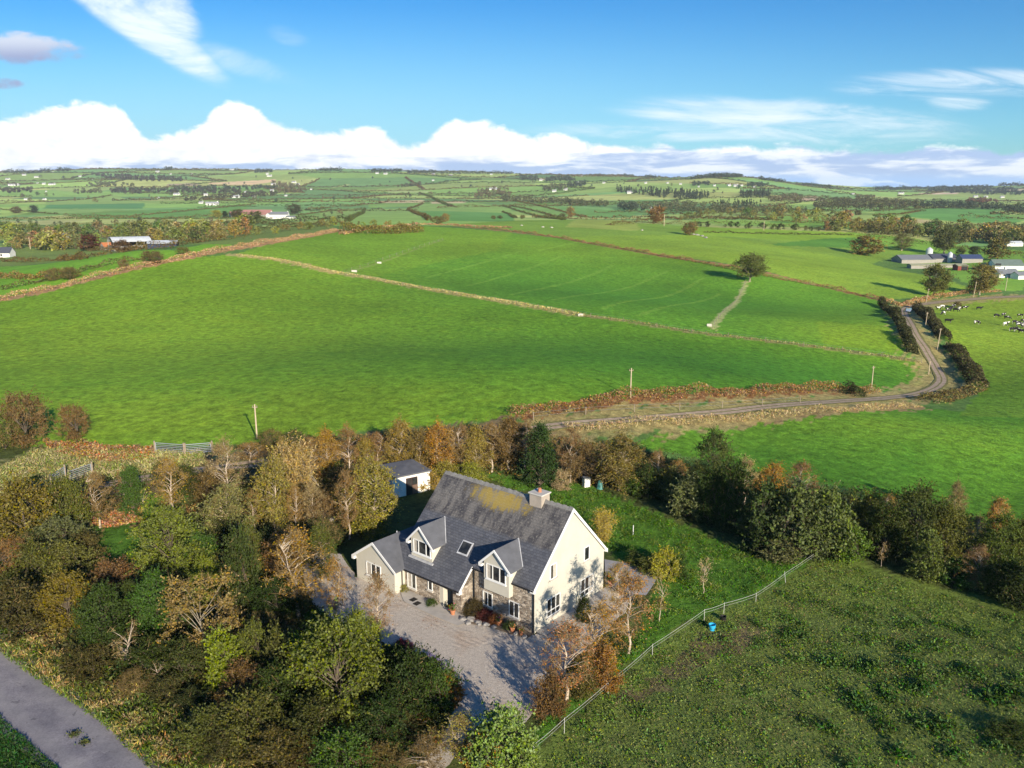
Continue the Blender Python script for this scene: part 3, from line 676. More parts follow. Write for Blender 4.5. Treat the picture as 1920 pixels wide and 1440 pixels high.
def make_stone(name, base=((0.20, 0.155, 0.115), (0.36, 0.295, 0.225), (0.48, 0.41, 0.33))):
    m, n, out = new_mat(name); co = objco(n)
    sp = n.add('ShaderNodeSeparateXYZ'); n.l.new(co, sp.inputs[0])
    v = n.comb(n.math('MULTIPLY', n.math('ADD', sp.outputs[0], sp.outputs[1]), 1.0), n.math('MULTIPLY', sp.outputs[2], 1.9), 0.0)
    vo = n.add('ShaderNodeTexVoronoi'); vo.inputs['Scale'].default_value = 3.0; n.l.new(v, vo.inputs[0])
    ed = n.add('ShaderNodeTexVoronoi', feature='DISTANCE_TO_EDGE'); ed.inputs['Scale'].default_value = 3.0; n.l.new(v, ed.inputs[0])
    g = n.add('ShaderNodeSeparateColor'); n.l.new(vo.outputs['Color'], g.inputs[0])
    c = n.ramp(g.outputs[0], [(0.0, base[0]), (0.5, base[1]), (1.0, base[2])])
    c = n.mix(1.0, c, n.ramp(n.noise(co, 8, 4, 0.7), [(0.3, 0.75), (0.7, 1.25)]), 'MULTIPLY')
    c = n.mix(n.smooth(ed.outputs[0], 0.05, 0.015), c, (0.36, 0.32, 0.27))
    pbr(n, out, c, 0.9, 0.2, bump(n, n.smooth(ed.outputs[0], 0.0, 0.12), 0.8, 0.05))
    return m
M_STONE = make_stone('rubble_stone')

# ------------------------------------------------------------------ the farmhouse
HX, HY, HYAW = 1.61, 53.82, 0.8707
HW, HE, HR_, HL = 9.165, 3.825, 8.537, 13.40
SL = (HR_ - HE) / (HW / 2)
rz_ = lambda u: HE + SL * u               # front slope of the main roof
def local_to_world(u, v, z=0.0):
    return np.array([HX + u * math.cos(HYAW) - v * math.sin(HYAW), HY + u * math.sin(HYAW) + v * math.cos(HYAW), z])
house = empty('farmhouse', (HX, HY, 0.0), HYAW)
tag(house, 'cream rendered two storey house with slate roof, two gabled dormers and a stone front', 'house')
def window(axis, d, a0, a1, z0, z1, parent, lights=2, sill=True, transom=False, out=-1, name='window', curtain=None):
    """axis 'u': in a wall facing the front (u = d); axis 'v': in the gable wall (v = d)"""
    P = (lambda a, z, k: (d + out * k, a, z)) if axis == 'u' else (lambda a, z, k: (a, d + out * k, z))
    def bx(mb, A0, A1, Z0, Z1, K0, K1, mi=0):
        p, q = P(A0, Z0, K0), P(A1, Z1, K1)
        mb.box([min(i, j) for i, j in zip(p, q)], [max(i, j) for i, j in zip(p, q)], mi)
    f = MB(); t = 0.06
    bx(f, a0, a1, z1 - t, z1, -0.02, 0.06); bx(f, a0, a1, z0, z0 + t, -0.02, 0.06)
    bx(f, a0, a0 + t, z0 + t, z1 - t, -0.02, 0.06); bx(f, a1 - t, a1, z0 + t, z1 - t, -0.02, 0.06)
    for k in range(1, lights):
        m_ = a0 + (a1 - a0) * k / lights; bx(f, m_ - 0.03, m_ + 0.03, z0 + t, z1 - t, -0.02, 0.055)
    if transom:
        zt = z0 + (z1 - z0) * 0.30; bx(f, a0 + t, a1 - t, zt - 0.035, zt + 0.035, -0.02, 0.05)
    fo = f.build(name, M_WHITE, parent)
    g = MB(); bx(g, a0 + t, a1 - t, z0 + t, z1 - t, 0.004, 0.012)
    if curtain:
        c0 = a0 + t + (a1 - a0 - 2 * t) * curtain[0]; c1 = a0 + t + (a1 - a0 - 2 * t) * curtain[1]; bx(g, c0, c1, z0 + t, z1 - t, 0.0125, 0.015, 1)
    g.build('pane', [M_GLASS, M_CURTAIN], fo)
    if sill:
        s_ = MB(); bx(s_, a0 - 0.08, a1 + 0.08, z0 - 0.10, z0 - 0.002, -0.02, 0.14); s_.build('sill', M_SILL if parent.name.startswith('farmhouse') else M_WHITE, fo)
    return fo
def build_house():
    H = house
    # rendered walls: main block (two gables), annexe, porch cheeks
    w = MB(); W = HW; e = 0.02
    def gable_block(u0, u1, v0, v1, ze0, ze1, zr, ur):
        prof = [(u0, v0, -0.3), (u1, v0, -0.3), (u1, v0, ze1), (ur, v0, zr), (u0, v0, ze0)]
        w.prism(prof, None, None, (0, v1 - v0, 0))
    gable_block(0.0, W, 0.0, HL, HE - 0.12, HE - 0.12, HR_ - 0.16, W / 2)
    # annexe: ridge runs front to back
    AV0, AV1, AR, AZ, AE, AU = 12.45, 17.25, 14.85, 3.95, 2.15, -2.50
    sA = (AZ - AE) / (AR - AV0 + 0.25)
    w.prism([(AU, AV0, -0.3), (AU, AV1, -0.3), (AU, AV1, AZ - sA * (AV1 - AR) - 0.12), (AU, AR, AZ - 0.12), (AU, AV0, AZ - sA * (AR - AV0) - 0.12)], None, None, (7.0, 0, 0))
    w.build('wall', M_CREAM, H)
    # stone-faced front: right portion, projecting left portion with the porch recess
    s = MB()
    s.box((-0.06, 0.03, -0.3), (-0.004, 5.95, HE - 0.35))
    s.box((-1.40, 8.45, -0.3), (-0.1, 12.44, 2.30)); s.box((-1.40, 6.05, -0.3), (-0.1, 6.95, 2.30))
    s.poly([(-1.40, 6.05, 2.30), (-0.1, 6.05, 2.30), (-0.1, 6.05, 3.58)])
    s.prism([(-1.40, 6.05, 2.30), (-0.1, 6.05, 2.30), (-0.1, 6.05, 3.60)], None, None, (0, 0.35, 0))
    s.build('stone_wall', M_STONE, H)
    p = MB(); p.box((-1.36, 8.05, -0.28), (-0.1, 8.445, 2.28)); p.box((-0.16, 6.955, -0.28), (-0.07, 8.045, 2.4)); p.build('porch_wall', M_CREAM, H)
    d = MB(); d.box((-0.24, 7.05, 0.05), (-0.165, 7.98, 2.12)); door = d.build('front_door', mat_plain('dark_door', (0.03, 0.026, 0.024), 0.5), H)
    h_ = MB(); h_.box((-0.29, 7.88, 1.0), (-0.245, 7.92, 1.12)); h_.build('handle', M_SILL, door)
    # roofs
    r = MB(); ov = 0.16; T = 0.14; um, vm = W / 2, HL + 0.12
    front = [(um, -ov), (um, vm), (0.16, vm), (0.16, 15.05), (-1.70, 12.73), (-1.70, 6.0), (-0.20, 6.0), (-0.20, -ov)]
    pts = [(u, v, rz_(u)) for u, v in front]
    r.slab(pts, T)
    r.slab([(W + 0.28, -ov, rz_(-0.28)), (W + 0.28, vm, rz_(-0.28)), (um + 0.002, vm, HR_), (um + 0.002, -ov, HR_)][::-1], T)
    # annexe roof
    fo = AU - 0.22
    roof = r.build('roof', M_SLATE, H); r = MB()
    for sgn in (-1, 1):
        ve = AR + sgn * (2.4 + 0.3); r.slab([(fo, ve, AZ - sA * 2.7), (5.2, ve, AZ - sA * 2.7), (5.2, AR, AZ), (fo, AR, AZ)], 0.12)
    r.build('annexe_roof', M_SLATE2, H)
    # comb of ridge tiles
    rt = MB(); n = 44
    for k in range(n):
        v0 = -0.1 + (HL + 0.15) * k / n; v1 = v0 + (HL + 0.15) / n * 0.93
        hh = 0.05 if k % 2 else 0.10
        rt.prism([(um - 0.22, v0, HR_ - 0.19), (um, v0, HR_ + hh), (um + 0.22, v0, HR_ - 0.19)], None, None, (0, v1 - v0, 0))
    rt.build('ridge_tiles', mat_plain('ridge_clay', (0.20, 0.19, 0.175), 0.85, 0.3, 3.0), roof)
    fl = MB()
    fl.tube((-1.69, 12.74, rz_(-1.69) + 0.03), (0.14, 15.02, rz_(0.14) + 0.03), 0.045, n=5)
    fl.build('valley_flashing', mat_plain('lead', (0.45, 0.45, 0.46), 0.6), roof)
    # chimney
    c = MB(); c.box((4.06, 2.54, 7.7), (5.10, 3.72, 8.98)); ch = c.build('chimney', mat_plain('chimney_render', (0.37, 0.31, 0.25), 0.9, 0.2, 2.0), roof)
    c = MB(); c.box((3.96, 2.44, 8.981), (5.20, 3.82, 9.09)); c.build('chimney_cap', M_SILL, roof, 0.02)
    c = MB(); c.tube((4.58, 3.12, 9.09), (4.58, 3.12, 9.42), 0.15, 0.12, 10); c.build('chimney_pot', M_TERRA, roof)
    # rear small roof seen past the gable
    b = MB(); b.box((W - 1.5, 2.6, 3.0), (W + 0.05, 5.0, 5.6)); b.build('rear_dormer', M_CREAM, H)
    b = MB(); b.slab([(W - 2.6, 2.5, 6.42), (W + 0.2, 2.5, 5.62), (W + 0.2, 5.1, 5.62), (W - 2.6, 5.1, 6.42)], 0.12); b.build('rear_roof', M_SLATE2, H)
    # white bargeboards, fascia, gutters
    for (name, pp) in (('bargeboard', [(-0.20, rz_(-0.20)), (um, HR_)]), ('bargeboard', [(um, HR_), (W + 0.28, rz_(-0.28))])):
        (u0, z0), (u1, z1) = pp; m = MB()
        m.prism([(u0, -ov - 0.03, z0 + 0.02), (u1, -ov - 0.03, z1 + 0.02), (u1, -ov - 0.03, z1 - 0.26), (u0, -ov - 0.03, z0 - 0.26)], None, None, (0, 0.05, 0)); m.build(name, M_WHITE, H)
    m = MB(); m.prism([(-1.72, 5.95, rz_(-1.72) + 0.02), (-0.2, 5.95, rz_(-0.2) + 0.02), (-0.2, 5.95, rz_(-0.2) - 0.22), (-1.72, 5.95, rz_(-1.72) - 0.22)], None, None, (0, 0.045, 0)); m.build('bargeboard', M_WHITE, H)
    for lo, hi in (((-1.74, 5.95, 1.78), (-1.40, 6.25, 2.02)), ((W + 0.02, -ov - 0.02, HE - 0.42), (W + 0.30, 0.25, HE - 0.20)), ((-0.24, -ov - 0.02, HE - 0.5), (0.0, 0.2, HE - 0.26))):
        m = MB(); m.box(lo, hi); m.build('eaves_box', M_WHITE, H)
    for sgn in (-1, 1):
        m = MB(); ve = AR + sgn * 2.74
        m.prism([(fo - 0.03, ve, AZ - sA * 2.74 + 0.02), (fo - 0.03, AR, AZ + 0.02), (fo - 0.03, AR, AZ - 0.22), (fo - 0.03, ve, AZ - sA * 2.74 - 0.22)], None, None, (0.05, 0, 0)); m.build('bargeboard', M_WHITE, H)
    m = MB(); m.box((fo - 0.02, AR + 2.45, AZ - sA * 2.7 - 0.34), (AU + 0.1, AR + 2.76, AZ - sA * 2.7 - 0.1)); m.build('eaves_box', M_WHITE, H)
    g = MB(); g.tube((-1.76, 6.0, 2.02), (-1.76, 12.7, 2.02), 0.055, n=6); g.build('gutter', M_BLACK, H)
    g = MB(); g.tube((-0.26, -0.1, rz_(-0.26) - 0.04), (-0.26, 1.95, rz_(-0.26) - 0.04), 0.055); g.build('gutter', M_BLACK, H)
    g = MB(); g.tube((-0.26, 4.5, rz_(-0.26) - 0.04), (-0.26, 5.95, rz_(-0.26) - 0.04), 0.055); g.build('gutter', M_BLACK, H)
    for (u, v, z) in ((-0.12, -0.08, HE - 0.3), (-0.14, 5.85, 3.3), (-1.75, 12.40, 2.0)):
        g = MB(); g.tube((u, v, 0.02), (u, v, z), 0.05); g.build('downpipe', M_BLACK, H)
    # dormers
    def dormer(uf, v0, v1, zb, ze, zr, back, name, bay=False):
        m = MB(); vc = (v0 + v1) / 2
        m.prism([(uf, v0, zb), (uf, v1, zb), (uf, v1, ze), (uf, vc, zr - 0.1), (uf, v0, ze)], None, None, (back - uf, 0, 0))
        dm = m.build(name, M_CREAM, H); s = (zr - ze) / ((v1 - v0) / 2); q = (v1 - v0) / 2 + 0.30
        rr = MB(); f0 = uf - 0.25; br_ = (zr - HE) / SL; be = (zr - s * q - HE) / SL
        for sg in (-1, 1):
            rr.slab([(f0, vc + sg * q, zr - s * q + 0.02), (be, vc + sg * q, zr - s * q + 0.02), (br_, vc, zr + 0.02), (f0, vc, zr + 0.02)], 0.10)
        rr.build('dormer_roof', M_SLATE2, dm)
        bb = MB()
        for sg in (-1, 1):
            bb.prism([(f0 - 0.03, vc + sg * (q + 0.03), zr - s * (q + 0.03) + 0.04), (f0 - 0.03, vc, zr + 0.04), (f0 - 0.03, vc, zr - 0.17), (f0 - 0.03, vc + sg * (q + 0.03), zr - s * (q + 0.03) - 0.17)], None, None, (0.05, 0, 0))
        bb.box((f0 - 0.025, vc + q - 0.25, zr - s * q - 0.26), (uf + 0.02, vc + q + 0.02, zr - s * q - 0.09)); bb.box((f0 - 0.025, vc - q - 0.02, zr - s * q - 0.26), (uf + 0.02, vc - q + 0.25, zr - s * q - 0.09))
        bb.build('bargeboard', M_WHITE, dm)
        fl = MB()
        for sg in (-1, 1): fl.tube((be, vc + sg * q, zr - s * q + 0.03), (br_, vc, zr + 0.03), 0.035, n=5)
        fl.build('valley_flashing', MATS['lead'], dm)
        return dm
    dl = dormer(-0.80, 9.80, 12.22, 2.95, 4.62, 5.80, 1.4, 'dormer')
    dr = dormer(-0.52, 1.97, 4.45, 2.42, 4.85, 5.98, 1.6, 'dormer')
    f = MB(); f.box((-1.0, 9.6, 2.86), (-0.78, 12.4, 2.99)); f.build('dormer_apron', MATS['lead'], dl)
    def dwin(parent, d_, a0, a1, z0, z1, lights):
        m = MB(); t = 0.065
        m.box((d_ - 0.06, a0, z0), (d_ + 0.02, a1, z0 + t)); m.box((d_ - 0.06, a0, z1 - t), (d_ + 0.02, a1, z1)); m.box((d_ - 0.06, a0, z0 + t), (d_ + 0.02, a0 + t, z1 - t)); m.box((d_ - 0.06, a1 - t, z0 + t), (d_ + 0.02, a1, z1 - t))
        for x in lights: m.box((d_ - 0.055, x - 0.032, z0 + t), (d_ + 0.02, x + 0.032, z1 - t))
        m.box((d_ - 0.014, a0 + t, z0 + t), (d_ - 0.004, a1 - t, z1 - t), 1)
        m.box((d_ - 0.017, a1 - t - 0.32, z0 + t), (d_ - 0.0145, a1 - t, z1 - t), 2); m.box((d_ - 0.12, a0 - 0.06, z0 - 0.08), (d_ + 0.02, a1 + 0.06, z0 - 0.002), 0)
        m.build('window', [M_WHITE, M_GLASS, M_CURTAIN], parent)
    dwin(dl, -0.80, 9.93, 11.93, 3.40, 4.55, (10.45, 11.32)); dwin(dr, -0.52, 2.25, 4.18, 3.40, 4.63, (2.85, 3.55))
    # windows
    window('v', 0.0, 1.50, 3.18, 0.66, 2.14, H, 3, transom=True); window('v', 0.0, 5.88, 7.64, 0.56, 2.08, H, 3, transom=True, curtain=(0.78, 1.0))
    window('v', 0.0, 1.90, 2.70, 3.60, 4.80, H, 1, curtain=(0.45, 1.0)); window('v', 0.0, 6.30, 7.02, 3.53, 4.70, H, 1)
    window('u', -0.06, 1.34, 2.33, 0.76, 2.02, H, 2); window('u', -0.06, 3.99, 4.98, 0.74, 1.92, H, 2, curtain=(0.8, 1.0))
    window('u', -1.40, 11.08, 12.10, 0.48, 1.78, H, 2, curtain=(0.5, 1.0)); window('u', -1.40, 9.18, 9.69, 0.98, 1.78, H, 1)
    window('u', AU, 14.13, 15.93, 0.72, 1.96, H, 3, curtain=(0.75, 1.0))
    # roof light
    k = MB(); n_ = np.array([-SL, 0, 1.0]); n_ /= np.linalg.norm(n_)
    def rp(u, v, off): return np.array([u, v, rz_(u)]) + n_ * off
    def plate(u0, u1, v0, v1, o0, o1, mi): k.prism([rp(u0, v0, o0), rp(u1, v0, o0), rp(u1, v1, o0), rp(u0, v1, o0)], None, None, n_ * (o1 - o0), mi)
    plate(0.20, 1.02, 6.90, 8.02, -0.01, 0.06, 0); plate(0.29, 0.94, 7.00, 7.92, 0.055, 0.075, 1)
    k.build('roof_light', [MATS['lead'], M_GLASS], roof)
build_house()
# paved path along the front
pth = [local_to_world(u, v) for u, v in ((-1.41, 12.4), (-2.05, 12.35), (-2.95, 10.9), (-3.05, 7.5), (-2.9, 5.0), (-1.3, 4.6), (-1.3, 6.0), (-1.41, 6.0))]
sheet('paved_path', None, M_CONC, 0.11, 0.5, wob=0.03, world=pth)
pth = [local_to_world(u, v) for u, v in ((0.2, -0.01), (9.6, -0.01), (9.6, -0.9), (0.2, -0.9))]
sheet('gable_path', None, M_CONC, 0.10, 0.5, wob=0.03, world=pth)
for (u, v) in ((-2.25, 10.55), (-2.5, 9.85)):
    m = MB(); m.box((-0.28, -0.22, 0.0), (0.28, 0.22, 0.03)); o = m.build('drain_cover', M_BLACK, None, loc=local_to_world(u, v, 0.108), rz=HYAW)
    tag(o, 'dark square drain cover in the paved path, ' + ('nearer the annexe' if v > 10.2 else 'nearer the porch'), 'drain cover', 'drain covers in the front path')

# ------------------------------------------------------------------ garden shed behind the house
def build_shed():
    fr = at(811, 920); Y = fr[1]; ht = at_depth(809, 882, Y)[2]
    roofpt = lambda px, py, z: at(px, py, z=z)
    FR, FL, BL, BR = roofpt(809, 881, ht), roofpt(735.5, 896, ht), roofpt(703, 873, ht + .25), roofpt(773, 860.5, ht + .55)
    o = empty('garden_shed', (FR[0], FR[1], 0.0)); tag(o, 'small white walled shed with a flat grey roof behind the house', 'shed')
    c = np.mean([FR, FL, BL, BR], 0)
    ins = lambda p: c + (p - c) * 0.94 - FR * np.array([1, 1, 0])
    q = [ins(p) for p in (FL, FR, BR, BL)]; w = MB()
    lo = [np.array([p[0], p[1], -0.2]) for p in q]
    for i in range(4): j = (i + 1) % 4; w.poly([lo[i], lo[j], q[j] - [0, 0, .02], q[i] - [0, 0, .02]])
    w.build('wall', M_SHEDWHITE, o)
    r = MB(); r.slab([p - FR * np.array([1, 1, 0]) for p in (FL, FR, BR, BL)], 0.16); r.build('roof', M_SLATE2, o)
    e = (q[0] - q[1]) * np.array([1, 1, 0]); L = np.linalg.norm(e); e /= L; nn = np.array([e[1], -e[0], 0]); nn *= -np.sign(nn[1]) 
    def panel(a0, a1, z0, z1, k, name, mat, par):
        p = q[1] * np.array([1, 1, 0]); m = MB()
        b = [p + e * a0 + nn * 0.0 + [0, 0, z0], p + e * a1 + [0, 0, z0], p + e * a1 + [0, 0, z1], p + e * a0 + [0, 0, z1]]
        m.prism(b, None, None, nn * k); return m.build(name, mat, par)
    dk = mat_plain('dark_red_timber', (0.05, 0.018, 0.016), 0.7); 
    d = panel(1.55, 2.95, 0.02, 2.0, 0.05, 'door_frame', dk, o); panel(2.25, 2.87, 0.05, 1.92, 0.06, 'door', MATS['dark_door'], d); panel(1.63, 2.2, 1.15, 1.92, 0.06, 'pane', M_GLASS, d); panel(1.63, 2.2, 0.1, 1.1, 0.062, 'door', mat_plain('brown_door', (0.16, 0.10, 0.07), 0.7), d)
build_shed()

# ------------------------------------------------------------------ plants
def leaf_soup(cen, size, g, aspect=0.62, updir=0.35, droop=0.0):
    """one small diamond-shaped face per leaf, random attitude, biased to face the sky"""
    n = len(cen); size = np.broadcast_to(size, (n,)) * g.uniform(0.6, 1.35, n)
    nv = g.normal(0, 1, (n, 3)); nv[:, 2] = np.abs(nv[:, 2]) + updir; nv /= np.linalg.norm(nv, axis=1)[:, None]
    a = g.normal(0, 1, (n, 3)); a[:, 2] -= droop; a -= nv * (a * nv).sum(1)[:, None]; a /= np.linalg.norm(a, axis=1)[:, None] + 1e-9
    b = np.cross(nv, a); L = size[:, None] * 0.5
    V = np.stack([cen - a * L, cen + b * L * aspect, cen + a * L, cen - b * L * aspect], 1).reshape(-1, 3)
    return V, np.arange(n * 4).reshape(n, 4)
def tubes(segs, n=5):
    V = []; F = []; k = 0
    ang = np.linspace(0, 2 * np.pi, n, endpoint=False)
    for p0, p1, r0, r1 in segs:
        d = p1 - p0; L = np.linalg.norm(d)
        if L < 1e-5: continue
        d = d / L; h = np.array([0, 0, 1.0]) if abs(d[2]) < 0.9 else np.array([1.0, 0, 0]); u = np.cross(d, h); u /= np.linalg.norm(u); w = np.cross(d, u)
        ring = u[None] * np.cos(ang)[:, None] + w[None] * np.sin(ang)[:, None]
        V += [p0 + ring * r0, p1 + ring * r1]
        i = np.arange(n); j = (i + 1) % n
        F.append(np.stack([k + i, k + n + i, k + n + j, k + j], -1)); k += 2 * n
    return np.concatenate(V), np.concatenate(F)
def twig_soup(base, dirs, L, wd, g):
    n = len(base); s = np.cross(dirs, g.normal(0, 1, (n, 3))); s /= np.linalg.norm(s, axis=1)[:, None] + 1e-9
    tip = base + dirs * L[:, None]
    V = np.stack([base - s * wd, base + s * wd, tip], 1).reshape(-1, 3)
    return V, np.arange(n * 3).reshape(n, 3)
def crown_points(shape, n, g):
    """clump centres in a unit crown: x, y in -1..1, z in 0..1"""
    out = []
    while len(out) < n:
        z = g.uniform(0, 1); t = g.uniform(0, 2 * np.pi)
        if shape == 'round': R_ = math.sqrt(max(0, 1 - ((z - 0.47) / 0.53) ** 2))
        elif shape == 'shrub': R_ = math.sqrt(max(0, 1 - (max(z - 0.25, 0) / 0.75) ** 2)) * (0.85 + 0.15 * min(1, z * 4))
        elif shape == 'cone': R_ = min(1.0, 0.65 + z * 2) * (1 - z) ** 0.75 + 0.05
        elif shape == 'egg': R_ = (min(1.0, 0.35 + z * 1.9)) * max(0.0, 1 - max(0, z - 0.42) / 0.60) ** 0.7
        elif shape == 'col': R_ = 1.0
        elif shape == 'fan': R_ = 0.25 + 0.75 * z ** 0.7 if z < 0.8 else 1.0 * math.sqrt(max(0, 1 - ((z - 0.8) / 0.2) ** 2))
        elif shape == 'flat': R_ = math.sqrt(max(0, 1 - abs(z - 0.6) ** 2 * 2.0)) * (1.0 if z > 0.2 else z * 4)
        r = R_ * (g.uniform(0, 1) ** 0.38)
        if shape in ('round', 'shrub', 'flat') and r < R_ * 0.45 and g.uniform() < 0.75: continue
        out.append((r * math.cos(t), r * math.sin(t), z))
    return np.array(out)
PROTO = {}
def plant_kind(name, shape, h, w, trunk=0.3, clumps=45, leaves=180, leaf=0.19, spread=0.5, twigs=0, bark=None, flat=0.75, trunk_r=0.12, stems=1, droop=0.0, aspect=0.62, limbs=0.6, variants=2, lump=0.17):
    """meshes for one sort of plant: trunk with limbs, crown, and bare twigs where it shows them"""
    for k in range(variants):
        g = np.random.default_rng(sum(map(ord, name)) * 13 + k)
        cp = crown_points(shape, clumps, g); z0 = h * trunk
        # lopsided outline
        th = np.arctan2(cp[:, 1], cp[:, 0]); ph = g.uniform(0, 6.28, 3)
        f = 1 + lump * (np.sin(th * 2 + ph[0]) + np.sin(th * 3 + ph[1] + cp[:, 2] * 4) * 0.8)
        cen = np.stack([cp[:, 0] * w / 2 * f * 0.86, cp[:, 1] * w / 2 * f * 0.86, z0 + cp[:, 2] * (h - z0) * 0.93], -1)
        sz = g.uniform(0.6, 1.25, clumps) * spread
        L = []
        for c, s in zip(cen, sz):
            m = int(leaves * 1.35 * s / spread * g.uniform(0.6, 1.3)); q = g.normal(0, 1, (m, 3)); q /= np.linalg.norm(q, axis=1)[:, None] / np.minimum(np.abs(g.normal(0, 0.62, m)), 1.9)[:, None]
            sp = g.normal(0, 1, (7, 3)) + [0, 0, 0.5]; sp /= np.linalg.norm(sp, axis=1)[:, None]; kk = g.uniform(0, 1, m) < 0.52; q[kk] = q[kk] * 0.20 + sp[g.integers(7, size=kk.sum())] * g.uniform(0.2, 1.95, (kk.sum(), 1))
            q[:, 2] *= flat; q[:, 2] -= droop * np.hypot(q[:, 0], q[:, 1]) ** 2
            L.append(c + q * s * 1.25)
        L = np.concatenate(L); L[:, 2] = np.maximum(L[:, 2], 0.05)
        V, F = leaf_soup(L, leaf * 0.84, g, aspect, 0.3, droop); crown = mesh_of(name + '_crown', V, F, [M_LEAF])
        # trunk and limbs
        segs = []; ztop = h * (0.86 if shape in ('egg', 'cone') else min(0.75, trunk + 0.35)); N = 6
        bases = [np.array([0, 0, -0.15])] if stems == 1 else [np.array([g.normal(0, .18), g.normal(0, .18), -0.15]) for _ in range(stems)]
        paths = []
        for b in bases:
            lean = g.normal(0, 0.035 if stems == 1 else 0.22, 2) * h; p = [b]; 
            for i in range(1, N + 1):
                t = i / N; p.append(b + np.array([lean[0] * t * t + g.normal(0, .012) * h, lean[1] * t * t + g.normal(0, .012) * h, ztop * t]))
            paths.append(np.array(p)); rr = trunk_r / math.sqrt(len(bases))
            for i in range(N): segs.append((p[i], p[i + 1], rr * (1 - 0.85 * i / N) * (1.25 if i == 0 else 1), rr * (1 - 0.85 * (i + 1) / N)))
        for c in cen[g.permutation(clumps)[:int(clumps * limbs)]]:
            p = paths[g.integers(len(paths))]; hz = max(trunk * h * 0.75, min(c[2] - np.hypot(*c[:2]) * 0.7, ztop * 0.95)); t = np.clip(hz / ztop, 0.05, 1) * N; i = min(int(t), N - 1)
            b = p[i] + (p[i + 1] - p[i]) * (t - i); mid = (b + c) / 2 + np.array([g.normal(0, .06), g.normal(0, .06), 0.06 * h * g.uniform(-0.2, 1)])
            r0 = trunk_r * 0.32 * (1 - 0.5 * t / N) + 0.008; segs += [(b, mid, r0, r0 * 0.65), (mid, c, r0 * 0.65, 0.008)]
        TV, TF = tubes(segs, 5); tr = mesh_of(name + '_trunk', TV, TF, [bark or M_BARK], smooth=True)
        tw = None
        if twigs:
            b = np.repeat(cen, twigs, 0) + g.normal(0, 0.12, (clumps * twigs, 3)); d = g.normal(0, 1, b.shape) + (b - np.array([0, 0, h * (trunk + 0.1)])) * 0.35 + np.array([0, 0, 0.35]); d /= np.linalg.norm(d, axis=1)[:, None]
            V, F = twig_soup(b - d * 0.25, d, g.uniform(0.45, 1.15, len(b)) * spread * 1.7, 0.017, g); tw = mesh_of(name + '_twigs', V, F, [M_TWIG])
        PROTO.setdefault(name, []).append((h, w, tr, crown, tw))
plant_kind('birch', 'egg', 8.0, 4.2, 0.22, 60, 46, 0.135, 0.50, 17, M_BIRCH, 0.9, 0.11, 1, 0.2, variants=3)
plant_kind('leafy_birch', 'egg', 8.0, 4.2, 0.15, 75, 160, 0.16, 0.52, 10, M_BIRCH, 1.0, 0.11, 1, 0.55, variants=3)
plant_kind('broadleaf', 'round', 6.0, 5.6, 0.14, 75, 190, 0.19, 0.62, 0, M_BARK, 0.75, 0.14, variants=3)
plant_kind('layered', 'flat', 6.0, 5.8, 0.22, 46, 200, 0.17, 0.62, 5, M_GREYBARK, 0.42, 0.12, variants=2, limbs=0.45)
plant_kind('shrub', 'shrub', 3.6, 4.4, 0.02, 60, 180, 0.17, 0.50, 3, M_BARK, 0.8, 0.09, 4, variants=3, lump=0.14)
plant_kind('glossy', 'shrub', 4.2, 4.4, 0.03, 62, 130, 0.23, 0.46, 0, M_BARK, 0.8, 0.09, 3, variants=2, lump=0.12)
plant_kind('holly', 'cone', 7.5, 5.2, 0.03, 95, 170, 0.19, 0.50, 0, M_BARK, 0.8, 0.15, variants=1, lump=0.06)
plant_kind('thorn', 'round', 4.5, 5.2, 0.06, 75, 110, 0.15, 0.50, 22, M_BARK, 0.9, 0.14, 2, variants=2)
plant_kind('sapling', 'fan', 4.0, 2.0, 0.30, 16, 26, 0.14, 0.28, 10, M_BIRCH, 1.0, 0.045, 1, limbs=1.0, variants=2)
plant_kind('willow', 'fan', 4.5, 3.6, 0.04, 80, 110, 0.24, 0.42, 8, M_GREYBARK, 1.5, 0.06, 6, aspect=0.26, variants=2)
plant_kind('column', 'col', 5.0, 2.3, 0.05, 80, 170, 0.20, 0.34, 0, M_BARK, 0.9, 0.12, variants=1, lump=0.03)
plant_kind('bare', 'fan', 4.5, 3.5, 0.25, 22, 4, 0.12, 0.35, 9, M_BIRCH, 1.0, 0.13, 1, limbs=1.0, variants=2)
plant_kind('oak', 'round', 10.0, 10.0, 0.20, 90, 150, 0.42, 1.05, 0, M_GREYBARK, 0.75, 0.30, variants=3)
plant_kind('field_tree', 'round', 8.0, 7.5, 0.12, 50, 60, 0.60, 0.95, 0, M_BARK, 0.8, 0.22, variants=4)
plant_kind('spruce', 'cone', 11.0, 5.0, 0.04, 50, 60, 0.60, 0.75, 0, M_BARK, 0.8, 0.22, variants=2)
G1 = 'trees left of the house'
TINT = np.array([1.04, 1.04, 0.95])
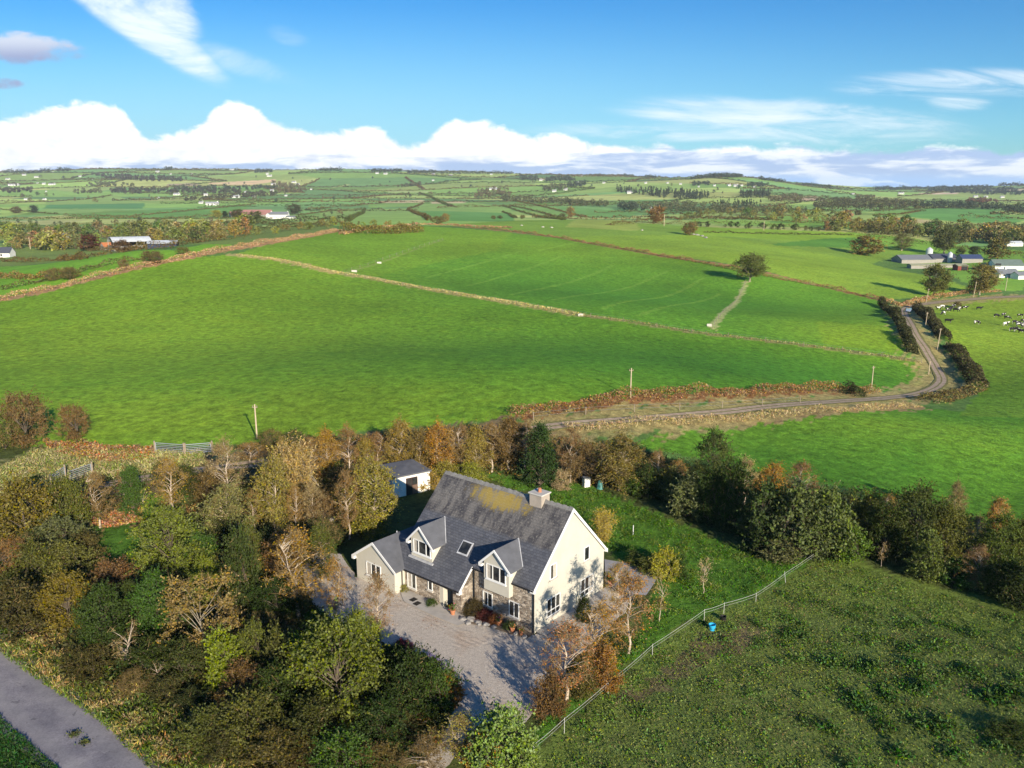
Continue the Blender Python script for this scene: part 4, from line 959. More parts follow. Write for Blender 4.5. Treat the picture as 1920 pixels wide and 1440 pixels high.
def plant(kind, bx, by, top, hw, col, label, cat='tree', group=None, name=None, variant=None, root=None, parts=True, lean=0.0):
    """set a plant at a pixel of the photograph: foot (bx, by), top row, half width in pixels"""
    P = at(bx, by) if root is None else np.array(root, float)
    zt = at_depth(bx, top, P[1])[2]; h = max(0.4, zt - P[2])
    dist = math.hypot(P[1], CAM_H - P[2]); w = 2 * hw * dist / FPX * 1.06
    vs = PROTO[kind]; i = int(RNG.integers(len(vs))) if variant is None else variant
    ph, pw, tr, cr, tw = vs[i]
    nm = name or {'shrub': 'shrub', 'glossy': 'shrub', 'thorn': 'thorn_bush', 'birch': 'birch_tree', 'leafy_birch': 'birch_tree', 'holly': 'evergreen_tree', 'sapling': 'sapling', 'willow': 'willow_shrub', 'column': 'clipped_shrub', 'bare': 'bare_tree', 'spruce': 'conifer_tree'}.get(kind, 'tree')
    o = empty(nm, P, float(RNG.uniform(0, 6.28))); o.scale = (w / pw, w / pw, h / ph)
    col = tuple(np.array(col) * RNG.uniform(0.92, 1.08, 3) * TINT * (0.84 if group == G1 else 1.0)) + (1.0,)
    link('trunk', tr, o); c = link('crown', cr, o); c.color = col
    if tw: link('twigs', tw, o)
    tag(o, label, cat, group); return o
OB = (0.37, 0.220, 0.040); RB = (0.27, 0.150, 0.055); GO = (0.31, 0.235, 0.06); YG = (0.22, 0.255, 0.04); GRN = (0.075, 0.130, 0.03); DG = (0.045, 0.066, 0.020); OL = (0.13, 0.135, 0.035)
SG = (0.15, 0.165, 0.075); TN = (0.40, 0.31, 0.16); YE = (0.44, 0.33, 0.045); BR = (0.19, 0.115, 0.05); LG = (0.12, 0.20, 0.035)
G1, G2, G3, G4 = 'trees left of the house', 'trees behind the house', 'hedgerow trees right of the garden', 'plants around the gravel yard'
TREES = [
 # far left by the big field
 ('thorn', 48, 832, 738, 50, BR, 'large brown round thorn bush at the left edge of the big field', G1), ('thorn', 8, 840, 765, 42, OL, 'dark olive thorn bush cut by the left edge of the photo beside the brown one', G1),
 ('thorn', 138, 822, 760, 34, BR, 'small round twiggy thorn bush standing alone on the field edge', G1),
 ('shrub', 45, 1015, 905, 62, (0.19, 0.165, 0.035), 'big olive and yellow shrub at the left edge below the dry grass', G1), ('shrub', 128, 1000, 900, 44, OL, 'dark olive rounded shrub beside the big yellow flecked one', G1),
 ('broadleaf', 65, 905, 893, 14, DG, 'tiny dark green bush on top of the olive shrubs', G1),
 ('birch', 188, 990, 880, 36, RB, 'thin bare birch with a white trunk by the patch of bracken', G1), ('sapling', 235, 945, 872, 18, RB, 'slender bare sapling left of the green conical tree', G1),
 ('holly', 252, 970, 872, 34, GRN, 'green conical leafy tree left of the bright yellow bush', G1), ('sapling', 272, 972, 915, 18, (0.42, 0.44, 0.03), 'small bright yellow leaved sapling', G1),
 ('shrub', 298, 978, 930, 26, LG, 'low fresh green bush right of the yellow sapling', G1), ('birch', 325, 975, 852, 40, OB, 'russet leaved birch by the lane left of the tall bare birch', G1),
 ('thorn', 300, 905, 868, 16, DG, 'small dark bush below the field gates', G1),
 ('glossy', 108, 1040, 975, 46, SG, 'grey green shrub with pale leaf tips under the yellow shrub', G1), ('thorn', 18, 1075, 1015, 44, RB, 'pinkish brown twiggy shrub on the left edge', G1),
 ('shrub', 75, 1095, 1020, 52, OL, 'olive shrub with orange flecks on the left side', G1), ('glossy', 128, 1085, 1012, 40, (0.15, 0.16, 0.045), 'mottled green shrub with glinting leaves above the dark gap', G1),
 ('shrub', 212, 1118, 1052, 40, BR, 'brown leaved shrub with pale tips behind the two green trees', G1),
 ('shrub', 40, 1190, 1095, 62, (0.085, 0.07, 0.026), 'dark brown bramble mound on the left edge above the road', G1), ('shrub', 20, 1130, 1085, 40, DG, 'dark green bush at the left edge above the bramble mound', G1),
 ('broadleaf', 133, 1185, 1078, 46, (0.20, 0.155, 0.035), 'yellowing broadleaf tree left of the dark green tree', G1), ('broadleaf', 200, 1225, 1098, 48, (0.060, 0.085, 0.026), 'dark green rounded tree above the dead white branches', G1),
 ('broadleaf', 297, 1195, 1072, 42, (0.075, 0.135, 0.030), 'bright green round headed ash tree in the lower left thicket', G1), ('broadleaf', 245, 1150, 1092, 22, (0.075, 0.11, 0.03), 'narrow green treelet between the dark green and bright green trees', G1),
 ('layered', 388, 1240, 1085, 66, (0.27, 0.215, 0.075), 'olive brown tree with layered branches showing grey limbs', G1),
 ('bare', 242, 1258, 1160, 44, TN, 'dead forked white trunk in front of the dark green tree', G1), ('bare', 298, 1285, 1240, 24, TN, 'small dead white stem low on the road bank', G1),
 ('column', 424, 1292, 1188, 25, (0.20, 0.235, 0.035), 'tall square clipped column of yellow green ivy', G1),
 ('shrub', 285, 1270, 1200, 52, DG, 'dark green bramble thicket behind the small dead stem', G1), ('shrub', 350, 1275, 1205, 40, (0.07, 0.085, 0.026), 'dark olive thicket left of the ivy column', G1), ('shrub', 170, 1265, 1215, 46, (0.10, 0.085, 0.03), 'brown bramble mound on the road bank left of the dead trunk', G1),
 ('glossy', 478, 1265, 1170, 28, OL, 'upright olive bush right of the ivy column', G1), ('glossy', 525, 1275, 1172, 24, OL, 'spindly pale tipped bush between the ivy column and the big green tree', G1), ('glossy', 562, 1262, 1185, 26, LG, 'light green bush touching the big green tree', G1),
 ('shrub', 455, 1310, 1245, 40, BR, 'rust tinted bush at the foot of the ivy column', G1), ('shrub', 520, 1340, 1255, 46, DG, 'dark bush mass under the spindly bushes', G1),
 ('broadleaf', 640, 1345, 1165, 84, (0.145, 0.18, 0.038), 'largest green tree of the thicket left of the gravel with yellow flecks', G1), ('broadleaf', 600, 1215, 1148, 30, GRN, 'fresh green treetop behind the largest green tree', G1), ('broadleaf', 672, 1250, 1150, 36, YG, 'yellow green treetop against the gravel yard', G1),
 ('shrub', 590, 1400, 1320, 60, (0.085, 0.09, 0.028), 'dark olive thicket below the largest green tree', G1), ('shrub', 470, 1390, 1310, 60, OL, 'olive bramble thicket near the bottom edge', G1), ('shrub', 520, 1440, 1375, 60, (0.12, 0.10, 0.035), 'brownish thicket on the bottom edge', G1), ('shrub', 640, 1455, 1385, 60, GRN, 'green thicket on the bottom edge left of the dark gap', G1), ('shrub', 390, 1395, 1335, 48, (0.13, 0.13, 0.04), 'grassy bramble mound near the road verge', G1), ('shrub', 715, 1400, 1320, 50, DG, 'dark thicket in deep shade below the gravel yard', G1),
 ('shrub', 775, 1330, 1225, 58, (0.034, 0.055, 0.016), 'dark evergreen bush in shade on the gravel edge', G4), ('shrub', 820, 1335, 1245, 38, (0.06, 0.085, 0.022), 'dark green bush jutting into the gravel yard', G4), ('glossy', 845, 1322, 1262, 22, (0.30, 0.13, 0.03), 'orange and yellow leaved shrub at the corner of the gravel', G4), ('shrub', 742, 1262, 1215, 34, DG, 'low dark hedge bush where the gravel narrows', G4),
 ('birch', 862, 1425, 1338, 52, GO, 'tan feathery willow bush at the bottom edge', G4), ('birch', 800, 1450, 1385, 46, BR, 'brown twiggy shrub on the bottom edge right of the dark gap', G4),
 ('glossy', 940, 1445, 1322, 54, (0.17, 0.235, 0.06), 'tall sumac bush with light green and orange leaves at the bottom edge', G4), ('glossy', 905, 1440, 1370, 30, (0.46, 0.26, 0.03), 'orange leaved bush in front of the tall sumac', G4), ('glossy', 975, 1450, 1385, 34, (0.20, 0.26, 0.06), 'pale green bush at the foot of the tall sumac by the tape fence', G4),
 # middle left
 ('broadleaf', 328, 1095, 952, 58, (0.17, 0.18, 0.045), 'big olive tree right of the sunlit clearing', G1), ('broadleaf', 380, 1090, 1005, 40, GRN, 'green tree between the big olive tree and the grey green birch', G1), ('broadleaf', 388, 1135, 1048, 34, YG, 'yellow green treetop above the layered tree', G1),
 ('shrub', 455, 1140, 1000, 34, (0.06, 0.09, 0.028), 'tall dark green bush left of the russet birch', G1), ('shrub', 470, 1100, 985, 26, OL, 'olive bush tucked behind the tall dark green one', G1),
 ('leafy_birch', 432, 1025, 900, 48, (0.25, 0.25, 0.095), 'grey green drooping birch in front of the tall bare birch', G1), ('birch', 428, 950, 818, 42, TN, 'tall bare birch with a white trunk below the field pole', G1),
 ('birch', 478, 1000, 915, 24, OB, 'small rusty birch right of the grey green birch', G1), ('leafy_birch', 518, 1000, 848, 42, GO, 'golden birch with a clear white trunk left of the pale willow', G1), ('willow', 562, 960, 840, 38, (0.46, 0.37, 0.13), 'pale yellow feathery willow with upright plumes', G1),
 ('birch', 556, 1000, 908, 26, OB, 'russet birch in front of the pale willow', G1), ('birch', 590, 1000, 900, 30, TN, 'thin tan birch right of the pale willow', G1), ('thorn', 608, 995, 928, 34, BR, 'brown twiggy thorn by the small white pot', G1),
 ('leafy_birch', 700, 1002, 852, 52, (0.34, 0.285, 0.07), 'large golden birch beside the white shed', G1), ('birch', 655, 1012, 875, 34, RB, 'brown birch with a forked pale trunk left of the golden birch', G1), ('shrub', 690, 1000, 945, 36, (0.20, 0.20, 0.04), 'yellow green bush at the foot of the golden birch', G1),
 ('birch', 560, 1155, 985, 62, OB, 'big russet birch left of the annexe with a pale forked trunk', G1), ('leafy_birch', 535, 1090, 995, 50, (0.30, 0.185, 0.065), 'russet and gold birch behind the big russet one', G1), ('leafy_birch', 605, 1090, 985, 36, OL, 'olive birch left of the annexe gable', G1), ('birch', 632, 1175, 1040, 30, OB, 'small orange birch at the edge of the gravel by the annexe', G1),
 ('birch', 712, 1215, 1068, 38, (0.30, 0.17, 0.09), 'nearly bare birch standing before the annexe window', G4), ('broadleaf', 520, 1160, 1085, 40, DG, 'dark shaded tree under the big russet birch', G1),
 # behind the house
 ('thorn', 512, 842, 806, 30, OL, 'olive bush at the foot of the field pole', G2), ('thorn', 555, 842, 806, 24, DG, 'dark bush on the field edge right of the pole', G2), ('birch', 530, 870, 818, 14, GO, 'small golden birch below the pole', G2), ('birch', 470, 868, 828, 36, OB, 'orange bracken coloured birch right of the tall bare birch', G2),
 ('birch', 582, 900, 816, 34, RB, 'reddish birch left of the orange one on the field edge', G2), ('leafy_birch', 615, 885, 803, 28, (0.38, 0.22, 0.045), 'orange leaved birch on the field edge', G2), ('birch', 655, 885, 794, 32, RB, 'purplish bare birch with white limbs on the field edge', G2), ('leafy_birch', 690, 880, 820, 26, GO, 'golden birch left of the shed roof', G2), ('birch', 708, 880, 808, 30, RB, 'purple brown birch behind the shed', G2),
 ('leafy_birch', 750, 880, 782, 34, (0.27, 0.20, 0.055), 'tall olive gold tree behind the shed', G2), ('leafy_birch', 790, 885, 800, 32, (0.22, 0.175, 0.05), 'olive birch right of the shed roof', G2), ('leafy_birch', 822, 888, 788, 30, OB, 'orange and brown birch with a white stem behind the shed', G2),
 ('birch', 845, 888, 800, 28, OB, 'orange birch rising over the left end of the ridge', G2), ('birch', 866, 890, 792, 28, RB, 'bare white limbed birch over the roof ridge', G2), ('leafy_birch', 892, 892, 798, 30, GO, 'golden brown birch behind the yellow lichen', G2), ('birch', 922, 885, 790, 32, RB, 'brown birch with twin pale stems behind the ridge', G2), ('leafy_birch', 955, 880, 782, 36, BR, 'brown leafy tree left of the dark evergreen', G2), ('birch', 985, 880, 786, 30, BR, 'brown twiggy tree touching the dark evergreen', G2),
 ('shrub', 800, 915, 880, 26, (0.30, 0.22, 0.06), 'tan bush beside the shed wall', G2), ('shrub', 880, 905, 870, 34, (0.22, 0.25, 0.045), 'yellow green undergrowth behind the ridge', G2), ('shrub', 835, 900, 868, 30, (0.28, 0.24, 0.06), 'golden undergrowth below the white stemmed birches', G2),
 ('holly', 1012, 912, 793, 42, (0.042, 0.082, 0.026), 'tall dark evergreen tree behind the chimney', G2), ('shrub', 1052, 915, 882, 20, TN, 'beige feathery bush at the foot of the dark evergreen', G2), ('birch', 1068, 905, 798, 32, BR, 'brown twiggy tree right of the dark evergreen', G2), ('thorn', 1100, 905, 832, 36, (0.14, 0.10, 0.04), 'dark brown thorn tree behind the white garden box', G2),
 ('leafy_birch', 1162, 920, 810, 52, (0.21, 0.165, 0.055), 'broad olive brown tree behind the garden', G3), ('birch', 1130, 915, 830, 30, BR, 'brown twiggy tree left of the broad olive one', G3), ('glossy', 1185, 925, 885, 24, GRN, 'small green bush at the foot of the broad olive tree', G3), ('birch', 1232, 905, 840, 22, RB, 'reddish bare treetop right of the broad olive tree', G3),
 ('glossy', 1255, 935, 875, 32, OL, 'brownish green shrub in the right hedgerow', G3), ('shrub', 1215, 930, 875, 30, DG, 'dark shrub below the reddish treetop', G3), ('glossy', 1288, 968, 890, 34, SG, 'silvery green bush bordering the lawn', G3), ('birch', 1270, 920, 860, 24, OB, 'rusty treetop left of the tall two toned tree', G3),
 ('broadleaf', 1338, 925, 808, 34, (0.085, 0.11, 0.040), 'tall two toned green tree rising above the right hedgerow', G3), ('shrub', 1330, 975, 885, 34, DG, 'dark green shrub under the tall two toned tree', G3), ('shrub', 1375, 985, 872, 44, (0.05, 0.075, 0.022), 'large dark evergreen shrub in the right hedgerow', G3), ('shrub', 1310, 925, 880, 28, DG, 'dark shrub behind the silvery bush', G3),
 ('birch', 1395, 945, 852, 26, TN, 'pale tan birch top above the dark evergreen shrub', G3), ('leafy_birch', 1445, 945, 864, 32, OB, 'orange birch top in the right hedgerow', G3), ('birch', 1498, 945, 862, 34, RB, 'pinkish bare birch top beside the orange one', G3), ('birch', 1412, 1005, 912, 14, OB, 'thin russet sapling among the dark shrubs', G3),
 ('glossy', 1430, 1030, 905, 50, (0.065, 0.090, 0.030), 'dark glossy shrub right of the thin russet sapling', G3), ('glossy', 1495, 1045, 905, 58, (0.105, 0.130, 0.045), 'large glossy green shrub left of the fence end', G3), ('glossy', 1550, 1040, 915, 46, (0.12, 0.155, 0.045), 'light green shrub where the tape fence ends', G3), ('glossy', 1590, 1048, 985, 34, LG, 'low light green bush right of the fence end', G3), ('glossy', 1460, 1048, 1000, 40, SG, 'low grey green bush bordering the lawn under the glossy shrubs', G3),
 ('birch', 1585, 985, 930, 24, OB, 'orange tipped sapling above the light green shrub', G3), ('shrub', 1625, 1015, 930, 36, OL, 'olive shrub beyond the fence end', G3), ('shrub', 1655, 1040, 950, 38, DG, 'dark hollow shrub beside the white stem', G3), ('birch', 1660, 995, 925, 26, OB, 'russet twiggy top left of the big dark tree', G3),
 ('broadleaf', 1715, 1045, 915, 50, (0.070, 0.095, 0.030), 'big dark green tree in the right hedgerow', G3), ('broadleaf', 1770, 1055, 945, 40, OL, 'olive green tree right of the big dark one', G3), ('glossy', 1735, 1085, 1000, 36, (0.12, 0.145, 0.04), 'lighter green shrub in front of the big dark tree', G3), ('leafy_birch', 1788, 980, 900, 20, (0.26, 0.22, 0.09), 'slender pale birch standing above the right hedgerow', G3),
 ('birch', 1825, 1040, 965, 30, BR, 'dark brown twiggy shrub below the slender birch', G3), ('leafy_birch', 1868, 1000, 930, 22, (0.44, 0.26, 0.07), 'bright orange topped birch near the right edge', G3), ('broadleaf', 1868, 1075, 965, 36, (0.11, 0.135, 0.035), 'green tree under the bright orange birch top', G3), ('broadleaf', 1912, 1070, 975, 36, OL, 'olive tree cut by the right edge', G3), ('glossy', 1890, 1060, 1010, 26, YG, 'yellow green bush near the right edge', G3),
 ('birch', 1830, 1105, 1020, 36, BR, 'rust brown shrub with pale stems near the right edge', G3), ('glossy', 1800, 1098, 1050, 30, GRN, 'green bush left of the rust brown shrub', G3), ('glossy', 1845, 1108, 1062, 26, SG, 'grey green bush under the rust brown shrub', G3), ('shrub', 1885, 1120, 1050, 40, DG, 'dark shrub at the right end of the hedgerow', G3), ('shrub', 1925, 1140, 1060, 40, DG, 'dark shrub on the right edge behind the paddock', G3), ('sapling', 1652, 1062, 1015, 10, TN, 'curved white stem in the dark gap of the hedgerow', G3),
 # garden and yard
 ('birch', 1062, 1312, 1160, 58, (0.36, 0.175, 0.075), 'twin stemmed birch on the gravel edge nearest the fence', G4), ('birch', 1122, 1270, 1125, 50, OB, 'orange forked birch between the twin birch and the gable', G4), ('birch', 1178, 1225, 1062, 50, (0.36, 0.185, 0.055), 'stout orange birch right of the gable wall', G4), ('birch', 1158, 1150, 1050, 30, (0.28, 0.19, 0.06), 'small olive brown birch before the patio', G4),
 ('shrub', 1128, 1290, 1215, 34, (0.24, 0.12, 0.04), 'rusty bush at the foot of the orange forked birch', G4), ('shrub', 1090, 1300, 1235, 30, (0.11, 0.10, 0.03), 'dark brown bush between the two front birches', G4), ('shrub', 1030, 1340, 1265, 30, (0.15, 0.085, 0.035), 'brown bush at the shaded gravel corner', G4), ('shrub', 1160, 1222, 1190, 20, DG, 'low dark bush beside the stout birch', G4), ('shrub', 1095, 1165, 1120, 16, DG, 'small dark shrub on the gravel by the gable', G4),
 ('sapling', 1318, 1112, 1042, 18, TN, 'thin white stemmed sapling on the lawn', G4), ('sapling', 1236, 1165, 1078, 24, GO, 'pale forked sapling right of the patio', G4), ('glossy', 1245, 1085, 1030, 24, (0.36, 0.32, 0.05), 'yellow leaved shrub beyond the patio', G4), ('willow', 1132, 1015, 958, 24, (0.42, 0.34, 0.08), 'straw yellow shrub seen past the gable roof edge', G4), ('shrub', 1215, 1075, 1045, 22, OL, 'low olive shrub along the patio edge', G4), ('shrub', 1270, 1080, 1035, 20, GRN, 'green shrub beside the yellow leaved one', G4), ('shrub', 1190, 1058, 1035, 18, (0.12, 0.15, 0.04), 'low green planting behind the patio', G4),
 ('shrub', 1905, 1382, 1362, 40, (0.06, 0.085, 0.025), 'dark weed clump in the paddock on the right edge', G4),
]
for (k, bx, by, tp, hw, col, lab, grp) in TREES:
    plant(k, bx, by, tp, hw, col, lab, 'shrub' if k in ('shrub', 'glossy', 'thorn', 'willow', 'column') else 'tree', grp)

# the bushes that close the gaps of the thicket left of the house
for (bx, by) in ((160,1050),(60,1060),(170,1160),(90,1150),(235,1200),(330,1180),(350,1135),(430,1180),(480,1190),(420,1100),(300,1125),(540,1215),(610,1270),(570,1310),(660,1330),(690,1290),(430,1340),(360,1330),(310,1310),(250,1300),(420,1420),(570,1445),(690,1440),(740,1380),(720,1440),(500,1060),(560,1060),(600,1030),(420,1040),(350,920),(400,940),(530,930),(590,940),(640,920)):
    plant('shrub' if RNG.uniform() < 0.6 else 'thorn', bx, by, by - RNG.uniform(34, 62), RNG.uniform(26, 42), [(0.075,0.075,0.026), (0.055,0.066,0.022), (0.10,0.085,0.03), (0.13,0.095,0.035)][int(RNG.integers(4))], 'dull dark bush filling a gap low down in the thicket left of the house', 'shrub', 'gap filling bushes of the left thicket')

# ------------------------------------------------------------------ scatter of many points on far land
_TS = np.linspace(-0.9, 0.9, 260); _TY = np.exp(np.linspace(math.log(60), math.log(8000), 420))
_TZ = zfun(_TS[:, None] * _TY[None, :], np.repeat(_TY[None, :], len(_TS), 0))
_TR = np.minimum.accumulate(project(np.stack([_TS[:, None] * _TY[None, :], np.repeat(_TY[None, :], len(_TS), 0), _TZ], -1))[..., 1], axis=1)
def at_many(pp):
    out = []
    for px, py in pp:
        d = ray(px, py); s = d[0] / d[1]; i = int(np.clip(np.searchsorted(_TS, s), 1, len(_TS) - 1)); f = np.clip((s - _TS[i - 1]) / (_TS[i] - _TS[i - 1]), 0, 1)
        row = _TR[i - 1] * (1 - f) + _TR[i] * f
        j = int(np.clip(np.searchsorted(-row, -py), 1, len(row) - 1)); a, b = row[j - 1], row[j]
        g = np.clip((a - py) / (a - b + 1e-9), 0, 1); y = _TY[j - 1] * (1 - g) + _TY[j] * g
        out.append((s * y, y))
    out = np.array(out); return np.concatenate([out, zfun(out[:, 0], out[:, 1])[:, None]], 1)
def in_poly_px(poly, n, g):
    p = np.array(poly, float); lo, hi = p.min(0), p.max(0); out = []
    while len(out) < n:
        q = g.uniform(lo, hi, (n * 2, 2)); k = inside([tuple(x) for x in poly], q[:, 0], q[:, 1]); out += q[k].tolist()
    return np.array(out[:n])

# ------------------------------------------------------------------ hedges, banks, woods
def hedge_points(w, hgt, wid, per_m, g, lump=0.35, taper=True, seg=0.0):
    P = []
    d = np.linalg.norm(np.diff(w[:, :2], axis=0), axis=1); tot = d.sum(); cum = np.concatenate([[0], np.cumsum(d)])
    n = max(12, int(tot * per_m)); t = g.uniform(0, tot, n)
    x = np.interp(t, cum, w[:, 0]); y = np.interp(t, cum, w[:, 1])
    i = np.clip(np.searchsorted(cum, t) - 1, 0, len(d) - 1); tg = (w[i + 1, :2] - w[i, :2]) / (d[i][:, None] + 1e-9); nr = np.stack([-tg[:, 1], tg[:, 0]], -1)
    ph = g.uniform(0, 6.28, 4); q = max(hgt, 1.0)
    H = hgt * (1 + lump * (np.sin(t / (q * 1.9) + ph[0]) * 0.6 + np.sin(t / (q * 0.83) + ph[1]) * 0.5 + np.sin(t / (q * 4.3) + ph[2]) * 0.6)); H = np.maximum(H, hgt * 0.3)
    a = g.uniform(0, np.pi, n); r = g.uniform(0.35, 1, n) ** 0.5
    off = np.cos(a) * r * wid / 2; up = np.sin(a) ** 0.7 * r * H
    px, py = x + nr[:, 0] * off, y + nr[:, 1] * off
    return np.stack([px, py, zfun(px, py) + np.maximum(up, 0.08)], -1)
def hedge(name, px, hgt, wid, col, label, cat='hedge', group=None, per_m=40, leaf=0.35, lump=0.55, kind=None, world=None, aspect=0.62, mat=None, seed=0, up=0.35, dr=0.0):
    w = atl(px) if world is None else np.array(world)
    g = np.random.default_rng(seed + int(abs(w[0, 0] * 7 + w[0, 1])))
    L = hedge_points(w, hgt, wid, per_m, g, lump)
    V, F = leaf_soup(L, leaf, g, aspect, up, dr); o = np.append(w[0, :2], float(zfun(w[0, 0], w[0, 1])))
    me = mesh_of(name, V - o, F, [mat or M_LEAF2]); ob = link(name, me, None, o); ob.color = (*(np.array(col) * 1.2), 1)
    return tag(ob, label, cat if kind is None else None, group, kind)
DK = (0.045, 0.055, 0.022); RUST = (0.36, 0.17, 0.06); STRAWC = (0.50, 0.37, 0.17); HOL = (0.12, 0.12, 0.04)
hg = 'field hedges'
# rust coloured banks of bracken and pale dry grass
hedge('bracken_bank', [(960,785),(1060,768),(1180,748),(1300,742),(1420,737),(1640,735)], 1.4, 3.2, (0.26, 0.155, 0.06), 'rust brown bank of bracken along the upper side of the lane', 'bank', None, 130, 0.24, 0.45)
hedge('bush', [(1590,742),(1612,741)], 2.6, 3.0, DK, 'dark bush on the lane bank by the right field pole', 'shrub', None, 260, 0.3)
hedge('bracken_bank', [(640,433),(560,447),(470,461),(380,478),(300,494),(200,518),(100,541),(0,562),(-120,590)], 1.7, 6, (0.42, 0.27, 0.13), 'orange brown bracken bank along the left edge of the big field', 'bank', None, 60, 0.38, 0.4)
hedge('hedge', [(0,545),(60,533),(140,513),(180,503),(240,490),(300,482)], 1.6, 2.5, HOL, 'olive hedge on top of the left bracken bank', 'hedge', hg, 40, 0.5)
hedge('hedge', [(-100,523),(0,522),(80,523),(150,520)], 2.2, 4, (0.20, 0.14, 0.045), 'brown hedge across the small left fields', 'hedge', hg, 45, 0.5)
hedge('bracken_bank', [(850,424),(950,433),(1050,447),(1150,464),(1250,482),(1400,512),(1560,541),(1640,560),(1668,566)], 1.4, 2.4, (0.28, 0.165, 0.075), 'long rust brown bank dividing the middle field from the upper right field', 'bank', None, 50, 0.38, 0.55)
hedge('bracken_bank', [(640,440),(700,428),(780,421),(850,423),(960,428)], 1.2, 4, (0.40, 0.25, 0.12), 'orange bracken strip along the top of the middle field', 'bank', None, 24, 0.8, 0.3)
hedge('hedge', [(640,436),(680,438),(730,438),(786,434)], 4.6, 9, (0.17, 0.145, 0.04), 'brown and olive thicket at the top left corner of the middle field', 'hedge', hg, 80, 0.8, 0.3)
hedge('dry_grass', [(1060,806),(1150,799),(1250,792),(1350,786),(1480,777),(1600,769),(1722,762)], 0.75, 2.4, (0.40, 0.30, 0.14), None, None, None, 100, 0.36, 0.5, 'stuff', aspect=0.18, up=0.0, dr=-1.2)
hedge('dry_grass', [(445,479),(520,487),(640,513),(700,522),(820,545),(1000,575),(1085,591)], 0.55, 4.0, (0.44, 0.36, 0.14), None, None, None, 30, 0.5, 0.2, 'stuff', aspect=0.3, up=0.0, dr=-1.0)
hedge('dry_grass', [(1085,592),(1200,606),(1290,622),(1400,635),(1560,655),(1725,680)], 0.5, 2.0, (0.30, 0.26, 0.10), None, None, None, 26, 0.45, 0.2, 'stuff', aspect=0.3, up=0.0, dr=-1.0)
# thick dark hedges of the lane
hedge('hedge', [(1652,572),(1672,588),(1690,612),(1700,640),(1712,664)], 2.1, 3.0, (0.06, 0.062, 0.024), 'tall dark hedge on the field side of the lane bend', 'hedge', hg, 150, 0.45)
hedge('hedge', [(1720,578),(1738,597),(1755,615),(1772,640)], 2.2, 4.0, (0.062, 0.060, 0.026), 'dark hedge on the right of the lane nearest the farm', 'hedge', hg, 170, 0.45)
hedge('hedge', [(1782,652),(1800,672),(1818,700),(1836,726)], 2.1, 4.2, (0.068, 0.062, 0.028), 'dark hedge on the right of the lane at its lowest bend', 'hedge', hg, 170, 0.42)
hedge('hedge', [(1836,728),(1800,740),(1770,750),(1735,755)], 1.4, 4.5, (0.15, 0.12, 0.045), 'low scrubby hedge below the lane bend', 'hedge', hg, 120, 0.35)
hedge('bracken_bank', [(1668,568),(1690,574),(1740,560),(1800,550),(1870,546)], 1.2, 4, (0.40, 0.25, 0.11), 'tan bank on the upper side of the lane toward the farm', 'bank', None, 50, 0.5)
hedge('shrub', [(1790,577),(1800,578)], 3.0, 4.5, (0.13, 0.10, 0.045), 'brown thorn bush among the cattle', 'shrub', None, 300, 0.4)
# hedges of the middle distance
MID = [([(1060,413),(1000,404),(960,392),(942,386)], 2.6, 'dark hedge running up the slope left of the lone brown tree'), ([(1036,405),(1015,399),(985,392),(956,386)], 2.6, 'dark hedge between the two pale strips'), ([(1102,408),(1065,400),(1030,391),(1000,384),(962,377)], 2.8, 'long dark hedge curving up toward the stream trees'),
 ([(967,409),(955,402),(942,398)], 2.2, 'short dark hedge stub'), ([(806,414),(795,406),(778,400),(765,392),(780,388),(793,382)], 3.0, 'dark hedge bending round the pale centre field'), ([(650,417),(664,408),(681,400),(684,392)], 3.2, 'bushy hedge left of the pale centre field'),
 ([(1140,422),(1200,420),(1260,421),(1310,424)], 3.5, 'dark hedge behind the yellow green strip'), ([(1300,418),(1380,420),(1440,424),(1500,428),(1560,433)], 3.0, 'dark hedge of bushes across the upper right fields'), ([(1290,409),(1370,409),(1420,413),(1500,418),(1560,421)], 2.4, 'brown hedge above the dark row of bushes'),
 ([(1380,404),(1450,405),(1540,408)], 2.0, 'thin hedge higher up the right slope'), ([(1320,436),(1400,438),(1500,440),(1600,441)], 1.4, 'low bracken hedge across the right fields'), ([(1600,437),(1660,447),(1720,456),(1790,466),(1860,474),(1920,482)], 3.5, 'dark hedge running behind the right hand farm'),
 ([(0,424),(100,424),(200,423),(300,421),(420,420),(560,421)], 3.0, 'brown hedge across the left valley above the tree belt'), ([(0,411),(120,409),(240,406),(330,398),(480,383)], 2.6, 'hedge rising along the big pale left field'), ([(120,405),(200,407),(300,412),(440,401)], 3.6, 'bushy hedge under the big left field'), ([(330,420),(420,428),(500,428),(600,424)], 2.4, 'hedge below the white farmhouse'),
 ([(480,440),(520,436),(560,431),(600,427),(640,420)], 5.0, 'tall bushy hedge beyond the left bracken bank'), ([(0,393),(60,398),(110,402)], 2.2, 'thin hedge at the far left'), ([(0,382),(90,378),(160,374),(210,366)], 2.6, 'hedge left of the two toned field'), ([(560,404),(620,396),(680,392)], 2.4, 'hedge right of the white farmhouse'),
 ([(1640,396),(1690,393),(1733,397)], 5.0, 'dark hedge above the far right field'), ([(1895,420),(1830,424),(1760,420)], 3.0, 'hedge under the far right field'), ([(1640,404),(1690,402),(1725,396)], 2.0, 'thin hedge between the far right fields'), ([(786,362),(806,369),(826,380),(850,388)], 4.0, 'dark hedge running down from the hill in the middle'), ([(760,333),(778,345),(795,355)], 6.0, 'line of dark trees down the middle hill'),
 ([(0,490),(60,492),(110,488),(160,486),(200,478),(260,470),(330,466)], 2.4, 'hedge in front of the left tree belt'), ([(160,470),(240,470),(330,462),(420,450),(470,447)], 3.0, 'bushy hedge in front of the round roofed barn')]
